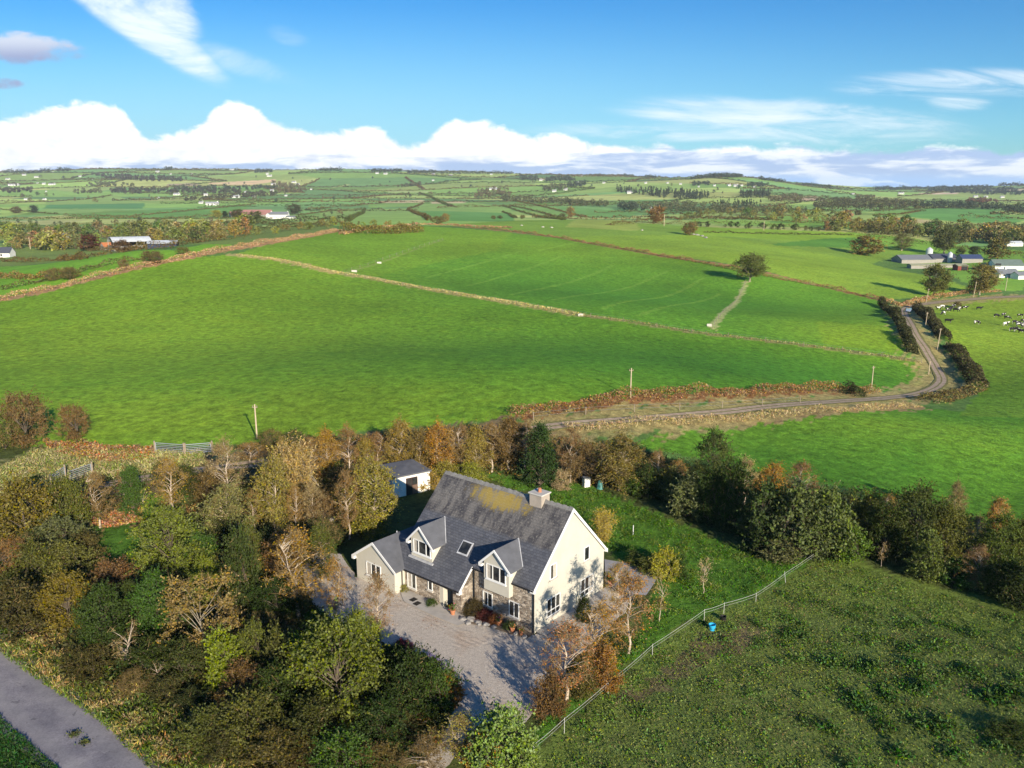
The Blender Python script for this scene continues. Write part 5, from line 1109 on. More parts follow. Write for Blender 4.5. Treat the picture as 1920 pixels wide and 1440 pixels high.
for px, h_, lab in MID:
    w = atl(px); Y = w[:, 1].mean()
    hedge('hedge', None, h_, h_ * 1.3 + Y / 900, (0.075 + 0.05 * RNG.uniform(), 0.078 + 0.02 * RNG.uniform(), 0.030), lab, 'hedge', hg, max(5, 9000 / Y), 0.30 + Y / 1500, 0.5, world=w)
# hedges of the far patchwork
def far_hedges():
    E = []
    for (q, (i, j)) in FIELDS:
        for a, b in ((PW[i, j], PW[i + 1, j]), (PW[i, j], PW[i, j + 1])):
            c = (a + b) / 2; s, t = c[0] / c[1], math.log(c[1])
            if abs(s) > 0.74 or c[1] < 700: continue
            if any(inside(p, np.array([s]), np.array([t]))[0] for p in TRACED): continue
            if RNG.uniform() < 0.36: continue
            E.append((a, b))
    E.sort(key=lambda e: e[0][1] + e[1][1])
    rest = []
    for k, (a, b) in enumerate(E):
        n = 7; w = np.array([a + (b - a) * t for t in np.linspace(0, 1, n)]); w[1:-1] += RNG.normal(0, 6, (n - 2, 2))
        w = np.concatenate([w, zfun(w[:, 0], w[:, 1])[:, None]], 1); Y = w[:, 1].mean(); h_ = RNG.uniform(1.8, 3.6) + Y / 1900
        g = np.random.default_rng(k)
        L = hedge_points(w, h_, h_ * 1.2, max(2.2, 5200 / Y), g, 0.6); V, F = leaf_soup(L, 0.7 + Y / 900, g)
        if k < 240:
            o = np.append(w[0, :2], zfun(w[0, 0], w[0, 1])); ob = link('hedge', mesh_of('hedge', V - o, F, [M_LEAF2]), None, o)
            ob.color = (0.085 + 0.07 * RNG.uniform(), 0.095 + 0.04 * RNG.uniform(), 0.042, 1)
            tag(ob, 'dark hedge between fields of the far valley and hills', 'hedge', 'far field hedges')
        else: rest.append(V)
    if rest:
        V = np.concatenate(rest); ob = link('far_hedges', mesh_of('far_hedges', V, np.arange(len(V)).reshape(-1, 4), [M_LEAF2])); ob.color = (0.08, 0.09, 0.04, 1); tag(ob, kind='stuff')
far_hedges()
def wood(poly, n, hgt, col, seed=1, q=46, conifer=False, row=None, name='woodland'):
    g = np.random.default_rng(seed); P = at_many(in_poly_px(poly, n, g) if row is None else row); V = []
    for p in P:
        h_ = hgt * g.uniform(0.65, 1.25); Y = p[1]; m = q; a = g.normal(0, 1, (m, 3)); a /= np.linalg.norm(a, axis=1)[:, None] / (g.uniform(0, 1, m)[:, None] ** 0.4)
        if conifer: zf_ = g.uniform(0.05, 1, m) ** 1.3; L = np.stack([a[:, 0] * h_ * 0.28 * (1.05 - zf_), a[:, 1] * h_ * 0.28 * (1.05 - zf_), zf_ * h_], -1)
        else: L = np.stack([a[:, 0] * h_ * 0.5, a[:, 1] * h_ * 0.5, h_ * 0.52 + a[:, 2] * h_ * 0.48], -1)
        V.append(leaf_soup(p + L, 0.5 + Y / 950 + h_ * 0.05, g)[0])
    V = np.concatenate(V); ob = link(name, mesh_of(name, V, np.arange(len(V)).reshape(-1, 4), [M_LEAF2])); ob.color = (*col, 1); tag(ob, kind='stuff'); return ob
CW = (0.065, 0.085, 0.052); BW = (0.15, 0.13, 0.065); MW = (0.115, 0.125, 0.06)
rowpts = lambda a, b, n: [(a[0] + (b[0] - a[0]) * t, a[1] + (b[1] - a[1]) * t) for t in np.linspace(0, 1, n)]
wood([(205,356),(300,355),(450,358),(470,364),(330,363),(210,364)], 170, 13, (0.075, 0.075, 0.05), 2); wood([(170,327),(260,331),(340,335),(345,341),(280,341),(200,336)], 120, 15, (0.075, 0.068, 0.05), 3); wood([(330,352),(430,350),(520,352),(520,356),(330,357)], 90, 12, CW, 4)
wood([(510,340),(560,350),(580,362),(520,362),(512,352)], 70, 14, BW, 5); wood([(470,362),(520,360),(520,368),(400,374),(350,378),(340,375)], 110, 10, (0.085, 0.085, 0.045), 6); wood([(170,342),(250,346),(250,350),(160,350)], 40, 11, MW, 7); wood([(0,354),(60,354),(60,362),(0,364)], 50, 11, (0.08,0.08,0.05), 8); wood([(140,358),(190,356),(190,363),(140,364)], 30, 11, MW, 9)
wood([(975,331),(1010,334),(1010,340),(975,338)], 40, 16, CW, 10); wood([(1022,336),(1070,334),(1080,340),(1024,341)], 50, 15, CW, 11); wood([(1065,346),(1100,344),(1095,351),(1065,351)], 30, 15, CW, 12); wood([(1018,352),(1060,350),(1060,357),(1020,359)], 30, 14, MW, 13); wood([(1150,354),(1220,358),(1270,362),(1330,368),(1320,376),(1250,372),(1160,362)], 150, 16, CW, 14, conifer=True)
wood([(940,368),(1000,374),(1080,380),(1140,384),(1145,389),(1060,386),(940,378)], 130, 12, MW, 15); wood([(1160,388),(1195,390),(1190,398),(1160,394)], 40, 14, CW, 16); wood([(740,350),(790,344),(795,349),(750,352)], 30, 13, MW, 17); wood([(890,360),(950,352),(960,366),(890,372)], 60, 13, BW, 18)
wood([(1200,388),(1290,384),(1330,392),(1420,396),(1500,400),(1520,404),(1400,404),(1280,400),(1205,396)], 190, 13, MW, 19); wood([(1330,392),(1400,388),(1430,394),(1400,400)], 60, 16, CW, 20, conifer=True); wood([(1380,366),(1440,362),(1445,370),(1390,371)], 60, 16, CW, 21, conifer=True); wood([(1440,374),(1500,370),(1505,380),(1450,381)], 50, 14, BW, 22)
wood([(1525,386),(1570,378),(1640,376),(1720,384),(1725,391),(1640,394),(1530,396)], 230, 14, (0.10, 0.098, 0.045), 23); wood([(1720,384),(1790,382),(1850,388),(1920,396),(1920,404),(1850,393),(1730,391)], 150, 12, CW, 24); wood([(1820,374),(1870,374),(1870,380),(1810,381)], 50, 10, (0.15, 0.08, 0.045), 25); wood([(1400,345),(1440,347),(1440,351),(1400,351)], 25, 13, CW, 26); wood([(1300,346),(1330,344),(1330,348),(1300,349)], 20, 12, CW, 27)
wood(None, 0, 17, CW, 30, 40, row=rowpts((1296,337), (1340,332), 30) + rowpts((1340,332), (1392,332), 40) + rowpts((1330,333), (1385,333), 30)); wood(None, 0, 15, CW, 31, 40, row=rowpts((1425,337), (1470,343), 20)); wood(None, 0, 15, CW, 32, 40, row=rowpts((1505,348), (1560,352), 20))
wood(None, 0, 22, CW, 33, 40, row=rowpts((8,325), (45,325), 16) + rowpts((50,326), (95,323), 16) + rowpts((108,322), (130,321), 10)); wood(None, 0, 20, CW, 34, 40, row=rowpts((310,319), (322,319), 8) + rowpts((478,324), (510,323), 20) + rowpts((600,321), (640,321), 14)); wood(None, 0, 18, CW, 35, 40, row=rowpts((698,323), (752,322), 30) + rowpts((764,325), (812,325), 26) + rowpts((812,326), (960,327), 40)); wood(None, 0, 15, CW, 36, 40, row=rowpts((1168,330), (1192,331), 12) + rowpts((1210,333), (1230,334), 10))
wood(None, 0, 20, (0.055, 0.075, 0.06), 37, 40, row=rowpts((1640,357), (1700,356), 26) + rowpts((1700,356), (1860,353), 60) + rowpts((1740,360), (1900,357), 60) + rowpts((1872,349), (1918,348), 20))
wood([(1740,356),(1860,354),(1920,360),(1920,367),(1850,366),(1760,361)], 130, 14, (0.05, 0.07, 0.06), 38)
# wood belts nearer by on the right and left, behind the individual trees
wood([(1600,428),(1760,430),(1920,436),(1920,462),(1780,452),(1620,438)], 130, 9, (0.14, 0.125, 0.045), 39, 90); wood([(0,432),(160,428),(360,428),(420,436),(300,450),(100,456),(0,456)], 120, 7, (0.17, 0.165, 0.06), 40, 80)

# ------------------------------------------------------------------ single trees of the middle and far distance
def single_tree_meshes():
    out = []
    for k, (shape, h, w, n) in enumerate((('round', 8.5, 8.5, 560), ('round', 8.0, 7.0, 520), ('shrub', 6.0, 8.0, 480), ('cone', 11.0, 5.0, 420), ('egg', 9.0, 6.5, 420))):
        g = np.random.default_rng(90 + k); cp = crown_points(shape, 34, g); z0 = h * 0.14
        cen = np.stack([cp[:, 0] * w / 2, cp[:, 1] * w / 2, z0 + cp[:, 2] * (h - z0)], -1); L = cen[g.integers(34, size=n)] + g.normal(0, 0.55, (n, 3)); L[:, 2] = np.maximum(L[:, 2], 0.3)
        V, F = leaf_soup(L, 0.95, g)
        TV, TF = tubes([(np.array([0, 0, -0.4]), np.array([0.1, 0, h * 0.5]), 0.26, 0.12)], 4)
        out.append((h, w, mesh_of('far_tree', np.concatenate([V, TV]), np.concatenate([F, TF + len(V)]), [M_LEAF, M_BARK], [0] * len(F) + [1] * len(TF))))
    return out
FT = single_tree_meshes()
def far_tree(px, py, hpx, col, label, group, k=None, wf=1.0, P=None, name='tree'):
    P = at(px, py) if P is None else P; k = int(RNG.integers(3)) if k is None else k; h, w, me = FT[k]
    H = hpx / FPX * P[1]; o = link(name, me, None, P, float(RNG.uniform(0, 6.28))); s = H / h; o.scale = (s * wf, s * wf, s)
    o.color = tuple(np.array(col) * RNG.uniform(0.85, 1.15, 3) * 1.15) + (1,)
    return tag(o, label, 'tree', group)
AU = [(0.25, 0.21, 0.065), (0.19, 0.20, 0.055), (0.27, 0.20, 0.08), (0.10, 0.14, 0.04), (0.15, 0.17, 0.05), (0.24, 0.25, 0.06)]
pick = lambda: AU[int(RNG.integers(len(AU)))]
# trees standing alone that can be told apart
plant('oak', 1405, 528, 477, 28, (0.155, 0.165, 0.050), 'lone tree standing on the rust bank in the middle field', 'tree', 'standing field trees')
plant('oak', 1750, 556, 497, 25, (0.14, 0.15, 0.045), 'tree by the lane bend in front of the farm', 'tree', 'standing field trees')
plant('oak', 1836, 553, 497, 28, (0.22, 0.21, 0.065), 'yellowish tree with pale trunks beside the lane', 'tree', 'standing field trees')
plant('field_tree', 1625, 479, 442, 26, (0.22, 0.17, 0.055), 'golden brown round tree left of the farm sheds', 'tree', 'standing field trees')
plant('field_tree', 1293, 441, 416, 15, (0.24, 0.19, 0.075), 'tan windswept tree on the upper field with a low stone wall', 'tree', 'standing field trees')
plant('oak', 1770, 476, 428, 24, (0.12, 0.14, 0.045), 'tall green tree behind the farm sheds', 'tree', 'standing field trees')
plant('field_tree', 1870, 487, 446, 22, (0.17, 0.15, 0.055), 'brown green tree behind the grey gabled shed', 'tree', 'standing field trees')
plant('field_tree', 1826, 480, 462, 10, (0.06, 0.085, 0.035), 'small dark round tree behind the blue roofed shed', 'tree', 'standing field trees')
plant('field_tree', 1800, 478, 464, 9, (0.14, 0.14, 0.05), 'small olive tree left of the dark round one', 'tree', 'standing field trees')
plant('leafy_birch', 1690, 470, 436, 22, (0.24, 0.22, 0.09), 'pale feathery tree above the long grey shed', 'tree', 'standing field trees')
plant('field_tree', 1070, 409, 388, 8, (0.27, 0.19, 0.08), 'lone brown upright tree on the skyline of the upper field', 'tree', 'standing field trees')
plant('thorn', 1054, 408, 400, 7, DG, 'dark round bush left of the lone brown tree', 'shrub'); plant('thorn', 1040, 408, 402, 5, OL, 'small olive bush left of the dark round bush', 'shrub'); plant('thorn', 1005, 409, 403, 4, OL, 'smallest bush in the row on the upper field brow', 'shrub'); plant('thorn', 980, 410, 403, 6, OL, 'low olive bush on the brow, left in the row', 'shrub')
plant('thorn', 938, 410, 404, 6, DG, 'dark bush on the brow above the bracken strip', 'shrub'); plant('thorn', 925, 411, 404, 5, OL, 'brownish bush on the brow beside a darker one', 'shrub')
plant('thorn', 820, 420, 405, 12, OL, 'olive round tree at the top corner of the middle field', 'tree'); plant('thorn', 835, 416, 400, 9, GO, 'thin golden tree beside the olive round one', 'tree')
plant('thorn', 103, 526, 502, 16, (0.15, 0.14, 0.045), 'olive bush left in the pair on the small left field hedge', 'shrub'); plant('thorn', 132, 524, 500, 18, (0.14, 0.13, 0.045), 'larger olive bush of the pair on the small left field hedge', 'shrub')
plant('thorn', 235, 505, 486, 11, (0.17, 0.11, 0.055), 'small brown bush on the left bracken bank', 'shrub'); plant('thorn', 285, 494, 470, 26, (0.15, 0.115, 0.05), 'wide brown thicket on the left bracken bank', 'shrub'); plant('thorn', 343, 478, 463, 14, OL, 'green brown bush further up the left bracken bank', 'shrub')
plant('field_tree', 168, 470, 440, 20, (0.13, 0.060, 0.038), 'dark red brown tree left of the orange roofed shed', 'tree'); plant('field_tree', 228, 472, 450, 15, (0.15, 0.085, 0.045), 'red brown tree in front of the round roofed barn', 'tree')
plant('field_tree', 104, 466, 438, 16, (0.27, 0.30, 0.045), 'bright yellow green tree in the left tree belt', 'tree'); plant('field_tree', 1230, 418, 388, 18, (0.25, 0.155, 0.065), 'big russet tree behind the yellow green strip', 'tree')
plant('field_tree', 405, 408, 394, 10, (0.34, 0.30, 0.07), 'yellow tree left of the red roofed sheds', 'tree'); plant('spruce', 422, 409, 395, 7, DG, 'dark conifer left of the red roofed sheds', 'tree'); plant('field_tree', 553, 402, 382, 15, MW, 'tall grey green tree beside the white farmhouse', 'tree'); plant('field_tree', 478, 416, 396, 16, (0.11, 0.13, 0.045), 'broad green tree in front of the red roofed sheds', 'tree'); plant('field_tree', 445, 408, 392, 12, (0.12, 0.12, 0.04), 'olive tree behind the red roofed sheds', 'tree')
plant('field_tree', 30, 400, 387, 9, BW, 'brown tree on the far left valley hedge', 'tree'); plant('field_tree', 63, 399, 385, 8, CW, 'dark tree on the far left valley hedge', 'tree')
# belts of trees that nothing tells apart
def belt(pts, n, hpx, label, group, wob=(10, 3), ks=(0, 1, 2), cols=AU, seed=0):
    g = np.random.default_rng(seed); p = np.array(pts, float); cum = np.concatenate([[0], np.cumsum(np.hypot(*np.diff(p, axis=0).T))])
    for i in range(n):
        t = (i + g.uniform(0, 1)) / n * cum[-1]; x = np.interp(t, cum, p[:, 0]) + g.normal(0, wob[0] * 0.4); y = np.interp(t, cum, p[:, 1]) + g.uniform(-wob[1], wob[1])
        P = at_many([(x, y)])[0]
        far_tree(x, y, hpx * g.uniform(0.6, 1.25), cols[int(g.integers(len(cols)))], label, group, int(ks[int(g.integers(len(ks)))]), g.uniform(0.85, 1.25), P)
belt([(0,462),(150,464),(200,450),(330,450),(470,444)], 46, 26, 'autumn tree in the belt round the left farm', 'trees round the left farm', (12, 9), seed=1)
belt([(0,440),(200,436),(400,436)], 30, 18, 'autumn tree in the belt behind the left farm', 'trees behind the left farm', (12, 6), seed=2)
belt([(330,444),(470,440),(560,432),(640,422)], 20, 13, 'tree on the tall hedge beyond the left bracken bank', 'trees on the left hedge', (8, 3), seed=3)
belt([(1540,425),(1640,432),(1760,442),(1920,458)], 34, 24, 'autumn tree in the belt behind the right farm', 'trees behind the right farm', (14, 7), seed=4)
belt([(1440,412),(1530,418),(1640,424),(1780,432),(1920,440)], 26, 18, 'autumn tree in the upper belt behind the right farm', 'upper trees behind the right farm', (12, 5), seed=5)
belt([(1300,424),(1400,428),(1460,430),(1560,433)], 18, 9, 'dark bush in the row across the upper right fields', 'bushes of the upper right hedge', (5, 1), cols=[DK, (0.06, 0.075, 0.03), (0.09, 0.10, 0.035)], ks=(0, 2), seed=6)
belt([(1270,412),(1330,405),(1420,402),(1520,404)], 24, 11, 'small tree on the right valley slope', 'trees on the right valley slope', (10, 3), seed=7)
belt([(650,402),(600,405),(560,418),(440,418),(300,417),(150,421),(0,421)], 30, 7, 'small tree on a left valley hedge', 'trees on the left valley hedges', (10, 3), cols=[MW, BW, CW], seed=8)
belt([(640,428),(690,424),(780,424)], 8, 9, 'green bush above the thicket at the field corner', 'bushes above the corner thicket', (6, 2), seed=9)
belt([(0,372),(200,370),(420,368),(640,376),(800,372),(960,372)], 44, 5.5, 'small dark tree on a far valley hedge', 'trees on the far valley hedges', (16, 9), cols=[MW, CW, BW], seed=10)
belt([(0,340),(240,340),(480,340),(720,342),(960,344),(1160,346)], 40, 4.0, 'tiny dark tree on the far hillside', 'trees on the far hillside', (20, 10), cols=[MW, CW], seed=11)
belt([(1160,350),(1300,356),(1420,360),(1500,366)], 20, 5, 'tiny dark tree on the right hill', 'trees on the right hill', (14, 8), cols=[MW, CW], seed=12)
belt([(1060,770),(1120,762)], 3, 5, 'low scrub bush on the lane bank', 'scrub on the lane bank', (10, 2), ks=(2,), seed=13)

# ------------------------------------------------------------------ undergrowth among the trees and weeds in the paddock
CLEAR = [tuple(at(*p)[:2]) for p in ((150,985),(190,962),(265,955),(310,985),(290,1030),(250,1065),(200,1055),(165,1020))]
def cover(name, poly, n, size, col, hmax, seed, z=None, up=0.6, aspect=0.4, droop=-0.6, clump=0):
    g = np.random.default_rng(seed); w = np.array([at(*p) for p in poly])[:, :2]; lo, hi = w.min(0), w.max(0); q = g.uniform(lo, hi, (n * 3, 2))
    if clump:
        c = g.uniform(lo, hi, (clump, 2)); q = c[g.integers(clump, size=n * 3)] + g.normal(0, 0.5, (n * 3, 2)) * g.uniform(0.3, 1.2, (n * 3, 1))
    q = q[inside([tuple(x) for x in w], q[:, 0], q[:, 1])]
    if name == 'undergrowth': q = q[~inside(CLEAR, q[:, 0], q[:, 1])]
    q = q[:n]
    dn = 0.5 + 0.5 * np.sin(q[:, 0] * 0.9 + 1.3 * np.sin(q[:, 1] * 0.7)) * np.sin(q[:, 1] * 1.1 + seed)
    L = np.concatenate([q, (zfun(q[:, 0], q[:, 1]) + g.uniform(0.0, 1, len(q)) ** 1.5 * hmax * (0.4 + dn))[:, None]], 1)
    V, F = leaf_soup(L, size, g, aspect, up, droop); o = link(name, mesh_of(name, V, F, [M_LEAF2])); o.color = (*col, 1); tag(o, kind='stuff')
wild = [(-60,1010),(0,930),(150,900),(380,890),(560,870),(700,870),(700,1000),(640,1030),(570,1040),(570,1110),(640,1190),(700,1210),(800,1250),(850,1300),(830,1390),(770,1450),(420,1460),(330,1440),(0,1180),(-60,1140)]
cover('undergrowth', wild, 42000, 0.30, (0.085, 0.080, 0.026), 0.9, 1); cover('undergrowth', wild, 18000, 0.26, (0.065, 0.115, 0.025), 0.7, 2, clump=160); cover('undergrowth', wild, 12000, 0.34, (0.24, 0.15, 0.05), 0.7, 3, aspect=0.25, clump=110)
cover('dry_grass', [(0,1150),(60,1160),(200,1230),(330,1300),(460,1400),(480,1450),(290,1450),(180,1345),(0,1225)], 20000, 0.32, (0.38, 0.285, 0.105), 0.55, 4, clump=170, up=0.0, aspect=0.13, droop=-1.5); cover('verge_grass', [(0,1170),(200,1260),(460,1420),(470,1450),(285,1450),(180,1350),(0,1228)], 24000, 0.34, (0.13, 0.175, 0.032), 0.45, 5, up=0.0, aspect=0.15, droop=-1.5)
cover('undergrowth', [(500,842),(700,820),(960,800),(1080,830),(1210,840),(1210,930),(1040,900),(900,888),(830,880),(700,870),(520,880)], 16000, 0.30, (0.22, 0.15, 0.05), 0.8, 6); cover('undergrowth', [(1210,850),(1400,890),(1560,920),(1700,930),(1920,1000),(1920,1130),(1780,1085),(1660,1050),(1560,1040),(1420,1030),(1260,960),(1200,920)], 22000, 0.30, (0.055, 0.070, 0.022), 1.0, 7)
cover('dry_grass', [(0,880),(60,845),(160,842),(380,846),(390,872),(210,900),(60,935),(0,930)], 16000, 0.40, (0.40, 0.34, 0.15), 0.45, 8, up=0.0, aspect=0.15, droop=-1.4); cover('bracken', [(80,828),(150,832),(290,842),(290,862),(180,868),(100,850)], 4500, 0.34, (0.36, 0.20, 0.08), 0.6, 9); cover('bracken', [(160,968),(262,955),(275,975),(190,992)], 2500, 0.32, (0.36, 0.20, 0.085), 0.6, 10)
pad = [(1020,1425),(1140,1295),(1225,1225),(1325,1158),(1420,1125),(1545,1045),(1700,1090),(1930,1160),(2150,1230),(2150,1450),(1020,1450)]
cover('paddock_weeds', pad, 26000, 0.13, (0.160, 0.210, 0.040), 0.2, 11, up=0.4, clump=2500); cover('paddock_weeds', pad, 15000, 0.17, (0.105, 0.180, 0.034), 0.26, 12, clump=260); cover('paddock_weeds', pad, 9000, 0.12, (0.20, 0.150, 0.07), 0.22, 13, clump=600); cover('paddock_weeds', pad, 26000, 0.12, (0.165, 0.20, 0.045), 0.16, 17, up=0.2)
cover('paddock_weeds', [(1500,1215),(1700,1180),(1930,1250),(1930,1450),(1500,1450)], 9000, 0.24, (0.065, 0.125, 0.026), 0.42, 19, up=0.4, clump=46); cover('paddock_weeds', [(1400,1100),(1700,1150),(1930,1200),(1930,1300),(1400,1240)], 5000, 0.2, (0.075, 0.135, 0.028), 0.3, 20, up=0.4, clump=60)
lawn = [(900,892),(1100,910),(1250,975),(1420,1048),(1535,1040),(1417,1112),(1320,1142),(1220,1208),(1140,1275),(1060,1345),(1010,1400),(985,1385),(1050,1320),(1210,1165),(1245,1090),(1190,1050),(1145,1040),(1060,955)]
cover('lawn_grass', lawn, 30000, 0.22, (0.095, 0.185, 0.024), 0.28, 14, up=0.1, aspect=0.2, droop=-1.2, clump=900); cover('lawn_grass', lawn, 12000, 0.22, (0.145, 0.20, 0.035), 0.30, 15, up=0.1, aspect=0.2, droop=-1.2, clump=300)
cover('verge_grass', [(0,880),(60,845),(160,842),(380,846),(390,872),(210,900),(60,935),(0,930)], 12000, 0.36, (0.19, 0.25, 0.05), 0.4, 18, up=0.0, aspect=0.15, droop=-1.4)
cover('road_verge_grass', [(-60,1330),(0,1345),(120,1450),(-60,1450)], 9000, 0.22, (0.040, 0.095, 0.022), 0.2, 16, up=0.1, aspect=0.2, droop=-1.2)

# ------------------------------------------------------------------ farm buildings and far houses
def solid(name, col, rough=0.8, var=0.12, sc=0.6): return MATS.get(name) or mat_plain(name, col, rough, var, sc)
WW = solid('far_white', (0.70, 0.685, 0.64)); GREYR = solid('grey_sheet', (0.17, 0.18, 0.19), 0.6); DKR = solid('dark_sheet', (0.075, 0.08, 0.10), 0.5); PALER = solid('pale_sheet', (0.50, 0.52, 0.54), 0.5); CONCW = solid('block_wall', (0.29, 0.265, 0.235)); REDR = solid('red_tiles', (0.36, 0.17, 0.14)); ORR = solid('orange_rust', (0.44, 0.16, 0.06)); GRNR = solid('green_sheet', (0.15, 0.19, 0.16), 0.6); BLUER = solid('blue_sheet', (0.05, 0.07, 0.14), 0.4); DARKIN = solid('dark_opening', (0.02, 0.018, 0.017)); OLR = solid('mossy_roof', (0.30, 0.30, 0.19))
def barn(px, py, L, D, h, hr, yaw, wall, roof, label, cat='farm building', name='farm_shed', group=None, arch=False, openings=(), chim=0, wins=0, P=None):
    """a gabled or round-roofed building: its long side faces the camera when yaw = 0"""
    P = at(px, py) if P is None else P; o = empty(name, P, yaw); tag(o, label, cat, group)
    w = MB(); x0, x1, y0, y1 = -L / 2, L / 2, 0.0, D; zb = -2.5
    if arch:
        N = 10; prof = [(x0, y0, zb), (x0, y1, zb)] + [(x0, y1 - D * k / N, h - 0.05 + (hr - h) * math.sin(math.pi * k / N)) for k in range(N + 1)]
        w.prism([(x0, y0, zb), (x0, y1, zb), (x0, y1, h * 0.45), (x0, y0, h * 0.45)], None, None, (L, 0, 0))
        for k in range(6): xx = x0 + L * k / 5; w.box((min(xx, x1 - .3), y0 + .1, h * .45), (min(xx, x1 - .3) + .3, y0 + .4, h)); w.box((min(xx, x1 - .3), y1 - .4, h * .45), (min(xx, x1 - .3) + .3, y1 - .1, h))
        wo = w.build('wall', wall, o); r = MB()
        for k in range(N):
            a, b = k / N, (k + 1) / N
            r.slab([(x0 - .4, y0 + D * a, h + (hr - h) * math.sin(math.pi * a)), (x1 + .4, y0 + D * a, h + (hr - h) * math.sin(math.pi * a)), (x1 + .4, y0 + D * b, h + (hr - h) * math.sin(math.pi * b)), (x0 - .4, y0 + D * b, h + (hr - h) * math.sin(math.pi * b))], 0.15)
        r.build('roof', roof, o, smooth=False)
        g = MB(); g.box((x0 + .5, y0 + D * .5, h * .45), (x1 - .5, y0 + D * .55, h)); g.build('back_wall', DARKIN, o)
    else:
        w.prism([(x0, y0, zb), (x0, y1, zb), (x0, y1, h), (x0, D / 2, hr - .1), (x0, y0, h)], None, None, (L, 0, 0)); w.build('wall', wall, o)
        r = MB(); s = (hr - h) / (D / 2); e = 0.4
        r.slab([(x0 - .3, -e, h - s * e + .05), (x1 + .3, -e, h - s * e + .05), (x1 + .3, D / 2, hr + .05), (x0 - .3, D / 2, hr + .05)], 0.18)
        r.slab([(x0 - .3, D / 2, hr + .05), (x1 + .3, D / 2, hr + .05), (x1 + .3, D + e, h - s * e + .05), (x0 - .3, D + e, h - s * e + .05)], 0.18)
        ro = r.build('roof', roof, o)
        for k in range(chim): c = MB(); xx = x0 + .8 + (L - 1.6) * (k if chim > 1 else 0.5); c.box((xx - .45, D / 2 - .45, hr - .6), (xx + .45, D / 2 + .45, hr + 1.1)); c.build('chimney', wall, ro)
    for (a0, a1, z0, z1, m_) in openings: k = MB(); k.box((x0 + L * a0, -0.08, z0), (x0 + L * a1, -0.01, z1)); k.build('doorway', m_, o)
    for k in range(wins): xx = x0 + L * (k + .5) / wins; q = MB(); q.box((xx - .6, -0.06, 1.0), (xx + .6, -0.005, 2.2)); q.build('window', M_GLASS, o)
    return o
# right-hand farm
barn(1722, 494, 24, 12, 2.8, 5.4, 0.12, CONCW, GREYR, 'long shed with grey sheet roof and pale wall in the right hand farm'); barn(1772, 492, 17, 11, 2.8, 5.4, 0.05, CONCW, DKR, 'dark roofed shed right of the long grey one')
barn(1758, 503, 34, 5, 2.0, 2.7, 0.05, CONCW, OLR, 'low mossy lean-to along the front of the farm sheds'); barn(1823, 493, 13, 9, 3.0, 5.2, -0.05, CONCW, BLUER, 'shed with a dark blue shining roof in the right hand farm')
barn(1805, 507, 6, 6, 2.8, 3.6, 0.0, solid('red_wall', (0.20, 0.05, 0.035)), OLR, 'small shed with red doors and a dark doorway', openings=((0.35, 0.95, 0.0, 3.2, DARKIN),)); barn(1892, 507, 16, 11, 3.0, 6.0, -0.12, WW, GRNR, 'large grey green gabled shed with white lower walls', openings=((0.02, 0.2, 2.2, 4.0, DARKIN),))
barn(1892, 521, 12, 7, 2.3, 4.6, 0.15, WW, GREYR, 'white bungalow with a grey slate roof at the right edge', 'house', 'bungalow', chim=1, wins=2); barn(1917, 524, 6, 5, 2.4, 4.0, 0.3, WW, GREYR, 'small white gabled outhouse cut by the right edge', 'house', 'outhouse')
barn(1862, 505, 9, 6, 2.4, 3.8, 0.1, CONCW, solid('yellow_roof', (0.42, 0.40, 0.16)), 'low shed with a yellow mossy roof beside the bungalow'); barn(1903, 462, 13, 6, 2.6, 4.2, 0.0, WW, PALER, 'white roofed shed among the trees at the far right'); barn(1737, 433, 7, 5, 3, 4.6, 0, WW, GREYR, 'small white house in the trees behind the farm', 'house', 'farmhouse')
def silo(px, py, r, h, label):
    P = at(px, py); o = empty('silo', P); tag(o, label, 'silo'); m = MB(); m.tube((0, 0, -1.5), (0, 0, h), r, r, 16); m.build('tank', PALER, o); m = MB(); m.tube((0, 0, h), (0, 0, h + r * 0.7), r * 1.03, 0.2, 16); m.build('cap', PALER, o)
silo(1780, 492, 1.5, 6.0, 'white upright silo between the dark and blue farm roofs'); silo(1742, 477, 2.4, 3.6, 'pale round tank behind the long grey shed')
# left-hand farm and the white farmhouse with red roofs
barn(250, 467, 22, 13, 4.6, 7.4, 0.70, CONCW, PALER, 'open barn with a rounded pale grey roof in the left farm', 'barn', 'round_roofed_barn', arch=True); barn(304, 464, 12, 6, 2.0, 3.0, 0.2, solid('navy_wall', (0.03, 0.04, 0.07)), PALER, 'low dark walled shed right of the round roofed barn')
barn(206, 468, 7, 6, 2.2, 4.6, 0.9, CONCW, ORR, 'small stone shed with a rusty orange roof'); barn(3, 483, 10, 8, 3.2, 6.4, 0.1, WW, DKR, 'white house with a dark roof cut by the left edge', 'house', 'farmhouse', wins=1); barn(118, 446, 6, 5, 2.6, 4.4, 0, WW, GREYR, 'small white gable among the left trees', 'house', 'farmhouse')
barn(470, 407, 62, 22, 4, 9, 0.5, CONCW, REDR, 'long red roofed sheds beside the white farmhouse'); barn(485, 403, 50, 20, 4, 9, 0.5, CONCW, REDR, 'red roofed shed behind the long red roofed one'); barn(523, 410, 26, 11, 6, 10, 0.0, WW, GREYR, 'large white farmhouse on the left valley floor', 'house', 'farmhouse', chim=2, wins=4); barn(510, 409, 9, 8, 5, 8, 1.2, WW, GREYR, 'white wing at the left end of the large farmhouse', 'house', 'farmhouse'); barn(545, 411, 12, 6, 3, 4.5, 0, WW, GREYR, 'low white outbuilding right of the large farmhouse', 'house', 'outhouse')
